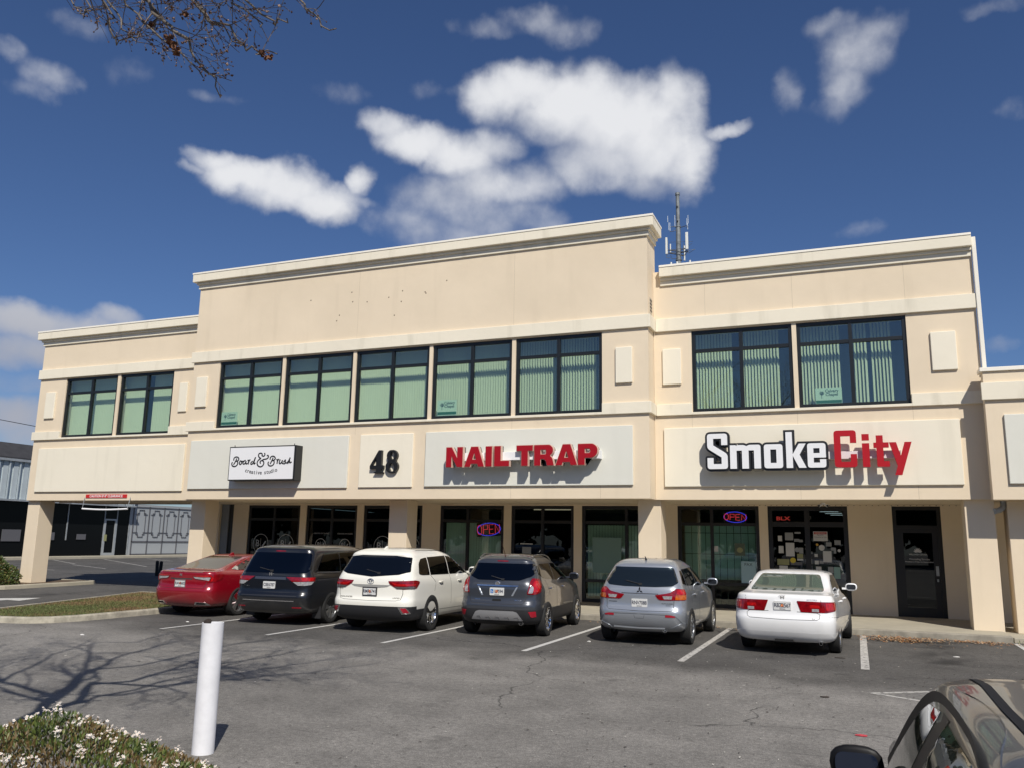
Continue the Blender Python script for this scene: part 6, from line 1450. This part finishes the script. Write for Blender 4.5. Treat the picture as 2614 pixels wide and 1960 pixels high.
# ============ 3 slate grey crossover
def slate_suv():
    hw, oh, yn = .885, .80, 3.40
    c = Car('crossover_car', 'dark slate grey crossover third from the right with silver skid plate and tall lamps', 'car', (-6.87, 16.72, 0), R(4.2), SLATE, suv(hw, oh, yn, 1.645, 1.07, 1.47, .34, 2.38, 1.40, hz=1.02, spoil=.05, cr=.33, bow=.10, roofw=.76), GRP)
    rear = rnd([(-.44,1.125),(.44,1.125),(.66,1.20),(.735,1.30),(.64,1.455),(-.64,1.455),(-.735,1.30),(-.66,1.20)], .03)
    sw1 = rnd([(-.30,1.24),(-.02,1.155),(.70,1.11),(.70,1.45),(.0,1.45),(-.24,1.40)], .03); sw2 = rnd([(.76,1.105),(1.95,1.08),(1.62,1.28),(1.30,1.43),(.76,1.455)], .03)
    front = rnd([(-.66,1.12),(.66,1.12),(.56,1.44),(-.56,1.44)], .05)
    arches(c, .39, (0, 2.555), hw); glazing(c, rear, [sw1, sw2], 'dark', 'dark', 'mid', front); c.finish()
    lamp = rnd([(.66,.865),(.71,1.00),(.80,1.12),(.93,1.175),(1.17,1.16),(1.18,1.06),(1.06,.90),(.88,.855)], .025)
    c.both('tail_lamp', lamp, 'wrap', M_LAMP, off=.014); c.both('brake_lamp', rnd([(.82,.90),(.86,1.08),(.96,1.13),(1.08,1.11),(1.05,1.0),(.96,.90)], .03), 'wrap', M_LAMPB, off=.020)
    c.both('reversing_lamp', rnd([(.69,.88),(.75,1.0),(.82,1.03),(.85,.98),(.80,.88)], .02), 'wrap', M_CLEAR, off=.019)
    merge_lines(c, 'panel_gap', M_GAP, [([(.66,.88),(.62,.74),(.55,.665),(0,.655),(-.55,.665),(-.62,.74),(-.66,.88)],'wrap',.010,False),([(.47,1.12),(.44,1.00),(.40,.84),(.33,.80),(-.33,.80),(-.40,.84),(-.44,1.0),(-.47,1.12)],'wrap',.007,False),([(.74,.36),(.74,1.10)],'right',.010,False),([(.20,.80),(.0,1.13)],'right',.010,False),([(1.9,.36),(1.98,.9),(1.92,1.07)],'right',.010,False)])
    strip(c, 'lower_cladding', M_PLAST, 0, 0, off=.006, fn=lambda p: p.z < .53 and p.z > .235)
    m = c.decal('skid_plate', rnd([(-.55,.335),(.55,.335),(.44,.50),(.36,.525),(-.36,.525),(-.44,.50)], .02), 'rear', mat('skid_silver', (.50,.50,.51), .35, .6), off=.016)
    t = MB()
    for i in range(5):
        x = -.42+.20*i; q = c.line('x', [(x,.405),(x+.07,.405),(x+.09,.345)], 'rear', None, w=.012, off=.022); k = len(t.v); t.v += q.v; t.f += [tuple(k+a for a in f_) for f_ in q.f]; t.m += [0]*len(q.f)
    t.obj('skid_rib', M_CHROME, m)
    m = c.decal('chrome_strip', rnd([(-.44,1.005),(.44,1.005),(.45,1.03),(-.45,1.03)], .006), 'rear', M_CHROME, off=.012)
    for sg in (1,-1): m = c.decal('bright_edge', [(sg*.43,.995),(sg*.40,.995),(sg*.30,.82),(sg*.34,.82)][::sg], 'rear', SILV, off=.005)
    c.both('reflector', rnd([(.68,.52),(.86,.53),(.90,.42),(.76,.41)], .012), 'wrap', M_REFL, off=.016)
    c.plate(.90, '1LP594', sz=.095, wheelchair=True, sp=.9); y = c.ray('rear',0,1.055)[0].y
    m = MB(); m.lathe([(.052,0),(.052,-.012),(.044,-.016),(.042,-.008),(0,-.008)], (0,y,1.06), axis='y', n=24)
    for k in (-.018, 0, .018): m.obox((k, y-.012, 1.06-k*.3), Vector((1,0,0)), Vector((0,1,0)), Vector((-.3,0,1)).normalized(), .007, .006, .024)
    m.obj('badge', M_CHROME, c.root, smooth=True)
    c.decal('gate_handle', rnd([(-.10,.715),(.10,.715),(.085,.755),(-.085,.755)], .01), 'rear', M_UNDER, off=.004)
    c.text('BUICK', -.42, .74, .032, M_CHROME); c.text('ENCORE', .45, .735, .032, M_CHROME)
    for x in (.79,-.79): c.wheel(x, 0, .345, .215, 9, cap=M_CHROME); c.wheel(x, 2.555, .345, .215, 9, cap=M_CHROME)
    c.mirror(.84, 1.90, 1.15, SLATE); handles(c, (.30, 1.28), .95, M_CHROME); exhaust(c, .50, .285, .032, 1.5); rails(c, GUN, .57, -.22, 1.25)
    h, n = c.ray('top', 0, -.25); m = MB(); m.tube([(0,-.22,h.z-.01),(0,-.24,h.z+.03),(-.02,-.42,h.z+.30)], [.022,.008,.004], 8); m.obj('antenna', mat('antenna_copper', (.08,.03,.015), .5), c.root); wiper(c, 1.17, .26, .10)
    c.decal('high_brake_lamp', [(-.12,1.492),(.12,1.492),(.12,1.512),(-.12,1.512)], 'rear', M_LAMP, off=.006)
    for x in (-.35, .35): c.seat(x, .9, 1.2, M_SEATD)
# ============ 4 white three-row suv
def white_suv():
    hw, oh, yn = .955, 1.10, 3.78
    c = Car('suv_car', 'large pearl white SUV between the black minivan and the slate crossover', 'car', (-9.45, 16.35, 0), R(3.2), PEARL, suv(hw, oh, yn, 1.715, 1.13, 1.56, .34, 2.55, 1.55, hz=1.06, spoil=.06, roofw=.79), GRP)
    rear = rnd([(-.60,1.185),(0,1.135),(.60,1.185),(.80,1.24),(.72,1.53),(.40,1.565),(-.40,1.565),(-.72,1.53),(-.80,1.24)], .02)
    sw1 = rnd([(-.52,1.19),(-.38,1.165),(.0,1.16),(.0,1.53),(-.30,1.50),(-.44,1.40)], .04); sw2 = rnd([(.04,1.16),(1.02,1.15),(1.02,1.555),(.04,1.535)], .02); sw3 = rnd([(1.06,1.15),(2.20,1.14),(1.85,1.36),(1.50,1.51),(1.06,1.555)], .03)
    front = rnd([(-.72,1.16),(.72,1.16),(.60,1.52),(-.60,1.52)], .05)
    arches(c, .43, (0, 2.79), hw); glazing(c, rear, [sw1, sw2, sw3], 'dark', 'dark', 'mid', front); c.finish()
    lamp = rnd([(.40,1.055),(1.12,1.075),(1.26,1.06),(1.30,1.03),(1.14,.915),(.80,.895),(.60,.905),(.44,.99)], .015)
    ls = c.both('tail_lamp', lamp, 'wrap', M_LAMP, off=.012); c.both('reversing_lamp', rnd([(.60,.905),(1.06,.905),(1.12,.95),(.62,.945),(.54,.95)], .01), 'wrap', mat('smoke_lamp', (.10,.09,.09), .15, .2, 1), off=.016)
    c.both('brake_lamp', rnd([(.47,1.03),(.60,1.0),(1.10,1.0),(1.10,.97),(.60,.965),(.55,.975)], .008), 'wrap', M_LAMPB, off=.017)
    merge_lines(c, 'panel_gap', M_GAP, [([(.80,1.16),(.775,1.08),(.775,.80),(.72,.685),(.60,.665),(0,.655),(-.60,.665),(-.72,.685),(-.775,.80),(-.775,1.08),(-.80,1.16)],'wrap',.010,False),([(1.04,.50),(1.04,1.15)],'right',.010,False),([(.15,.82),(.22,1.0),(.02,1.16)],'right',.010,False),([(2.2,.45),(2.3,1.0),(2.22,1.13)],'right',.010,False),([(.42,.42),(2.3,.40)],'right',.006,False)])
    g_ = c.decal('garnish', rnd([(-.46,.975),(.46,.975),(.38,.935),(.18,.915),(-.18,.915),(-.38,.935)], .01), 'rear', mat('garnish_grey', (.42,.41,.38), .35, .4), off=.006)  # garnish over the plate in one semi-metallic grey
    strip(c, 'lower_cladding', M_PLAST, 0, 0, off=.007, fn=lambda p: .235 < p.z < (.545 if p.y < -.75 else (.46 if p.y < -.35 else .0)))
    for sg in (1,-1):
        q = c.decal('reflector_bezel', [(sg*a, b_) for a, b_ in ((.66,.54),(.84,.535),(.98,.41),(.76,.395))][::sg], 'wrap', M_CHROME, off=.018)
        c.decal('reflector', [(sg*a, b_) for a, b_ in ((.72,.52),(.835,.52),(.92,.43),(.79,.425))][::sg], 'wrap', M_REFL, off=.024, parent=q)
    c.plate(.835, 'RMR6741', sz=.095, frame=M_PLAST); y = c.ray('rear',0,1.04)[0].y
    m = MB()
    for (a, b_, cz) in ((.075,.052,1.04),(.045,.022,1.052),(.020,.050,1.042)): m.tube([(a*math.cos(t*math.pi/12), y-.008, cz+b_*math.sin(t*math.pi/12)) for t in range(24)], .006, 6, closed=True)
    m.obj('badge', M_CHROME, c.root, smooth=True)
    c.text('HIGHLANDER', -.56, .715, .042, M_GAP); c.text('LIMITED', .60, .715, .036, M_GAP); c.text('AWD', -.70, .875, .034, M_GAP, mode='rear')
    for x in (.84,-.84): c.wheel(x, 0, .375, .235, 5, style=1, cap=M_CHROME); c.wheel(x, 2.79, .375, .235, 5, style=1, cap=M_CHROME)
    c.mirror(.92, 2.15, 1.20, PEARL, 1.15); handles(c, (.48, 1.55), 1.0, PEARL); wiper(c, 1.24, .30, .15)
    h, n = c.ray('top', 0, -.45); m = MB(); m.prism([(-.52,h.z-.01),(-.38,h.z+.06),(-.34,h.z+.07),(-.33,h.z-.01)], -.02, .02, 'x'); m.obj('shark_fin', PEARL, c.root, bevel=.008)
    c.decal('sunroof', rnd([(-.42,.75),(.42,.75),(.42,1.45),(-.42,1.45)], .05), 'top', mat('sunroof_glass', (.015,.012,.012), .05), off=.006)
    for s in (1,-1): m = c.line('x', [(s*.60,-.2),(s*.62,.6),(s*.60,1.4)], 'top', None, w=.03, off=.006); m.obj('roof_moulding', M_PLAST, c.root)
# ============ 5 black minivan
def minivan():
    hw, oh, yn = .985, 1.12, 3.98
    c = Car('minivan_car', 'black minivan with a chrome edged side window between the red sedan and the white SUV', 'car', (-12.12, 16.50, 0), R(3.6), BLACKP, suv(hw, oh, yn, 1.735, 1.10, 1.60, .36, 3.0, 2.0, hz=1.0, spoil=.04, bow=.09, roofw=.82), GRP)
    rear = rnd([(-.82,1.13),(.82,1.13),(.86,1.2),(.76,1.56),(-.76,1.56),(-.86,1.2)], .04)
    sw1 = rnd([(-.58,1.16),(.42,1.14),(.42,1.55),(-.22,1.52)], .04); sw2 = rnd([(.47,1.14),(.62,1.20),(1.55,1.19),(1.55,1.575),(.47,1.56)], .03); sw3 = rnd([(1.60,1.19),(2.72,1.15),(2.35,1.36),(2.0,1.51),(1.6,1.575)], .03)
    front = rnd([(-.76,1.14),(.76,1.14),(.64,1.56),(-.64,1.56)], .05)
    arches(c, .385, (0, 3.0), hw); glazing(c, rear, [sw1, sw2, sw3], 'dark', 'dark', 'mid', front); c.finish()
    c.both('tail_lamp', rnd([(.40,1.045),(1.24,1.045),(1.20,.955),(.56,.945)], .012), 'wrap', M_LAMP, off=.012); c.both('brake_lamp', rnd([(.82,1.03),(1.16,1.03),(1.12,.965),(.84,.965)], .012), 'wrap', M_LAMPB, off=.017)
    c.both('reversing_lamp', rnd([(.57,.942),(1.17,.95),(1.08,.885),(.90,.865),(.72,.87)], .015), 'wrap', M_CLEAR, off=.012)
    c.decal('garnish', [(-.395,.985),(.395,.985),(.395,1.04),(-.395,1.04)], 'rear', mat('garnish_blue_grey', (.12,.13,.16), .35, .7), off=.010)
    m = c.line('x', [(-.66,.535),(.66,.535)], 'wrap', None, w=.016, off=.006); m.obj('bumper_trim', M_CHROME, c.root)
    merge_lines(c, 'panel_gap', mat('gap_grey', (.05,.05,.055), .6), [([(-.72,.64),(.72,.64)],'wrap',.010,False),([(.44,.36),(.44,1.12)],'right',.010,False),([(1.57,.36),(1.57,1.17)],'right',.010,False),([(-.6,.98),(1.5,.99)],'right',.016,False)])
    ch = merge_lines(c, 'window_trim', M_CHROME, [([(-.585,1.145),(.42,1.125),(.60,1.18),(1.58,1.175),(2.72,1.135)],'right',.020,False),([(-.60,1.15),(-.24,1.525),(-.18,1.545),(.45,1.575),(1.57,1.595)],'right',.022,False)])
    c.both('reflector', rnd([(.60,.385),(.86,.385),(.86,.41),(.60,.41)], .004), 'wrap', M_REFL, off=.006)
    c.plate(.865, 'CBE6787', sz=.095, blob=False); y = c.ray('rear',0,1.10)[0].y
    e = MB(); into(e, text_mesh('H', .085, .006, .004, sx=1.2), wallmap(0, y-.008, 1.095)); e.obj('badge', M_CHROME, c.root)
    c.text('ODYSSEY', -.62, .83, .036, M_CHROME)
    for x in (.86,-.86): c.wheel(x, 0, .35, .235, 7, style=1, cap=M_ALLOY); c.wheel(x, 3.0, .35, .235, 7, style=1, cap=M_ALLOY)
    c.mirror(.95, 2.6, 1.20, BLACKP, 1.15); handles(c, (.62, 1.75), 1.02, BLACKP); wiper(c, 1.20, .34)
    for sg in (1,-1):
        m = MB(); m.box(sg*.86-.11, -.46, .14, sg*.86+.11, -.44, .40); m.obj('mud_flap', M_PLAST, c.root); m = MB(); m.box(sg*.86-.11, 2.56, .14, sg*.86+.11, 2.58, .40); m.obj('mud_flap', M_PLAST, c.root)
    c.decal('high_brake_lamp', rnd([(-.13,1.585),(.13,1.585),(.12,1.61),(-.12,1.61)], .01), 'rear', M_LAMP, off=.008)
# ============ 6 red saloon
def red_sedan():
    hw, oh, yn = .93, 1.08, 3.80
    c = Car('sedan_car', 'red sedan parked leftmost in the row beside the grass island', 'car', (-15.0, 16.92, 0), R(0), REDP, sedan(hw, oh, yn, 1.45, 1.065, .34, -.52, .55, 2.5, 1.55, hz=.76, lip=.03, roofw=.745), GRP)
    rear = rnd([(-.62,1.115),(.62,1.115),(.52,1.395),(-.52,1.395)], .05)
    sw1 = rnd([(-.12,1.125),(.05,1.095),(1.0,1.07),(1.0,1.37),(.62,1.365),(.30,1.29)], .02); sw2 = rnd([(1.05,1.07),(2.2,1.05),(1.82,1.24),(1.45,1.36),(1.05,1.37)], .03)
    front = rnd([(-.68,1.04),(.68,1.04),(.55,1.37),(-.55,1.37)], .05)
    arches(c, .37, (0, 2.83), hw); glazing(c, rear, [sw1, sw2], 'soft', 'mid', 'clear', front, m_cab=mat('grey_cabin', (.12,.12,.12), .8)); c.finish()
    lamp = rnd([(.34,.955),(.88,.985),(1.30,1.0),(1.22,.90),(1.02,.83),(.82,.815),(.72,.86),(.42,.885)], .012)
    c.both('tail_lamp', lamp, 'wrap', M_LAMP, off=.012); c.both('reversing_lamp', rnd([(.37,.935),(.66,.925),(.88,.93),(.84,.85),(.74,.87),(.43,.895)], .012), 'wrap', M_CLEAR, off=.017); c.both('brake_lamp', rnd([(.38,.960),(.90,.978),(.96,.90),(.92,.84),(.89,.84),(.90,.945),(.5,.94)], .008), 'wrap', M_LAMPB, off=.020)
    merge_lines(c, 'panel_gap', M_GAP, [([(.80,.83),(.72,.70),(.6,.665),(-.6,.665),(-.72,.70),(-.80,.83)],'wrap',.010,False),([(.33,.885),(-.33,.885)],'wrap',.03,False),([(1.02,.33),(1.02,1.06)],'right',.010,False),([(2.1,.33),(2.15,1.0)],'right',.010,False)])
    q = c.decal('boot_lip', rnd([(-.62,1.045),(.62,1.045),(.60,1.075),(-.60,1.075)], .01), 'rear', REDP, off=.020)
    merge_lines(c, 'window_trim', M_CHROME, [([(-.16,1.12),(.25,1.30),(.60,1.385),(1.02,1.392)],'right',.022,False),([(-.16,1.12),(.05,1.083),(2.1,1.045)],'right',.012,False)])
    for sg in (1,-1): c.decal('quarter_trim', [(a, b_) for a, b_ in ((-.20,1.115),(.02,1.085),(.04,1.16),(-.04,1.185))], 'right' if sg > 0 else 'left', M_CHROME, off=.007)
    for sg in (1,-1):
        q = c.decal('exhaust_trim', [(sg*a, b_) for a, b_ in ((.42,.285),(.80,.285),(.74,.355),(.48,.36))][::sg], 'rear', M_CHROME, off=.012); c.decal('exhaust_bore', [(sg*a, b_) for a, b_ in ((.48,.30),(.74,.30),(.70,.335),(.52,.34))][::sg], 'rear', M_UNDER, off=.016, parent=q)
    c.plate(.775, 'RAN8682', sz=.09, frame=M_CHROME); y = c.ray('rear',0,.99)[0].y
    e = MB(); into(e, text_mesh('H', .085, .005, .003, sx=1.2), wallmap(0, y-.006, .975)); e.obj('badge', M_CHROME, c.root)
    for x in (.81,-.81): c.wheel(x, 0, .34, .235, 5, style=1, cap=M_ALLOY, rimr=.245); c.wheel(x, 2.83, .34, .235, 5, style=1, cap=M_ALLOY, rimr=.245)
    c.mirror(.87, 2.05, 1.10, REDP); handles(c, (.5, 1.55), .90, REDP)
    h, n = c.ray('top', 0, .75); m = MB(); m.prism([(.58,h.z-.02),(.70,h.z+.05),(.75,h.z+.055),(.76,h.z-.01)], -.022, .022, 'x'); m.obj('shark_fin', REDP, c.root, bevel=.01)
    for x in (-.38, .38): c.seat(x, 1.1, 1.12, M_SEATD)
    for x in (-.35, .35): c.seat(x, .22, 1.02, M_SEATD)
# ============ 7 near dark grey car, bottom right
def near_car():
    hw, oh, yn = .915, 1.0, 3.75
    lv = [list(l) for l in sedan(hw, oh, yn, 1.458, 1.06, .40, -.40, .38, 2.86, 2.14, hz=.78, roofw=.745)]
    for i_ in range(10, 15): lv[i_][6] *= .45; lv[i_][4] *= (1.035, 1.055, 1.065, 1.045, 1.0)[i_-10]
    c = Car('sedan_car', 'dark grey car cut by the lower right corner, seen close from behind its left side', 'car', (.935, 1.98, 0), R(0), GUN, [tuple(l) for l in lv], None, sub=2)
    sw1 = rnd([(-.05,1.10),(1.26,1.035),(1.26,1.375),(.70,1.375),(.30,1.30)], .03); sw2 = rnd([(1.48,1.03),(2.30,.985),(2.22,1.13),(2.08,1.25),(1.85,1.34),(1.48,1.375)], .035)
    rear = rnd([(-.66,1.10),(.66,1.10),(.54,1.38),(-.54,1.38)], .05); front = rnd([(-.70,1.04),(.70,1.04),(.57,1.38),(-.57,1.38)], .05)
    arches(c, .36, (0, 2.65), hw); glazing(c, rear, [sw1, sw2], 'mid', 'clear', 'mid', front); c.finish()
    for md in ('left', 'right'):
        f0 = merge_lines(c, 'window_trim', mat('gloss_black', (.008,.008,.009), .45, spec=.2) if 'gloss_black' not in bpy.data.materials else bpy.data.materials['gloss_black'], [(smooth_poly([(-.08,1.085),(.28,1.33),(.70,1.395),(1.20,1.40),(1.66,1.385),(1.95,1.33),(2.16,1.22),(2.28,1.10),(2.36,.96)], 3),md,.075,False),([(2.36,.965),(1.12,1.03),(-.08,1.085)],md,.05,False),([(1.37,1.02),(1.38,1.38)],md,.24,False)])
        merge_lines(c, 'window_chrome', M_CHROME, [(smooth_poly([(-.12,1.10),(.26,1.355),(.70,1.436),(1.3,1.44),(1.75,1.42)],3),md,.010,False)])
    for s in (1,-1):
        m = c.line('x', [(s*.49,.15),(s*.51,.6),(s*.52,1.2),(s*.515,1.7),(s*.53,2.05)], 'top', None, w=.034, off=.002); m.obj('roof_ditch', mat('ditch_black', (.01,.01,.011), .6, spec=.2) if 'ditch_black' not in bpy.data.materials else bpy.data.materials['ditch_black'], c.root)
    c.mirror(.865, 2.24, 1.00, bpy.data.materials['gloss_black'], .98, gm=mat('mirror_sky_blue', (.012,.018,.035), .06)); handles(c, (.45, 1.55), .90, GUN)  # dark blue of the reflected sky is painted into the mirror glass colour
    for x in (.78,-.78): c.wheel(x, 0, .32, .205, 8); c.wheel(x, 2.65, .32, .205, 8)
    for x in (-.37, .37): c.seat(x, 1.1, 1.12, M_SEATD)
    c.both('tail_lamp', rnd([(.45,.95),(1.12,.96),(1.1,.80),(.5,.79)], .02), 'wrap', M_LAMP, off=.010)
white_sedan(); silver_suv(); slate_suv(); white_suv(); minivan(); red_sedan(); near_car()

# ------------------------------------------------------------------ separate loose pieces into parts of their own
def split_loose(o):
    me = o.data; n = len(me.vertices); par = list(range(n))
    def find(x):
        while par[x] != x: par[x] = par[par[x]]; x = par[x]
        return x
    for e in me.edges:
        a, b_ = find(e.vertices[0]), find(e.vertices[1])
        if a != b_: par[a] = b_
    groups = {}
    for p in me.polygons: groups.setdefault(find(p.vertices[0]), []).append(p)
    if len(groups) < 2: return
    name = o.name.split('.')[0]; sm = me.polygons[0].use_smooth
    for g_ in groups.values():
        m = MB(); idx = {}
        for p in g_:
            f_ = []
            for vi in p.vertices:
                if vi not in idx: idx[vi] = len(m.v); m.v.append(tuple(me.vertices[vi].co))
                f_.append(idx[vi])
            m.f.append(tuple(f_)); m.m.append(p.material_index)
        q = m.obj(name, list(me.materials), o.parent, smooth=sm)
    bpy.data.objects.remove(o)
for o in list(bpy.data.objects):
    if o.type == 'MESH' and o.name.split('.')[0] in ('control_joint','anchor_hole','mullion','notice','louvre','soffit_vent','panel_gap','hanger','junction_cap','access_port','roof_rib','skid_rib','grille_bar','window_trim','ceiling_light'): split_loose(o)
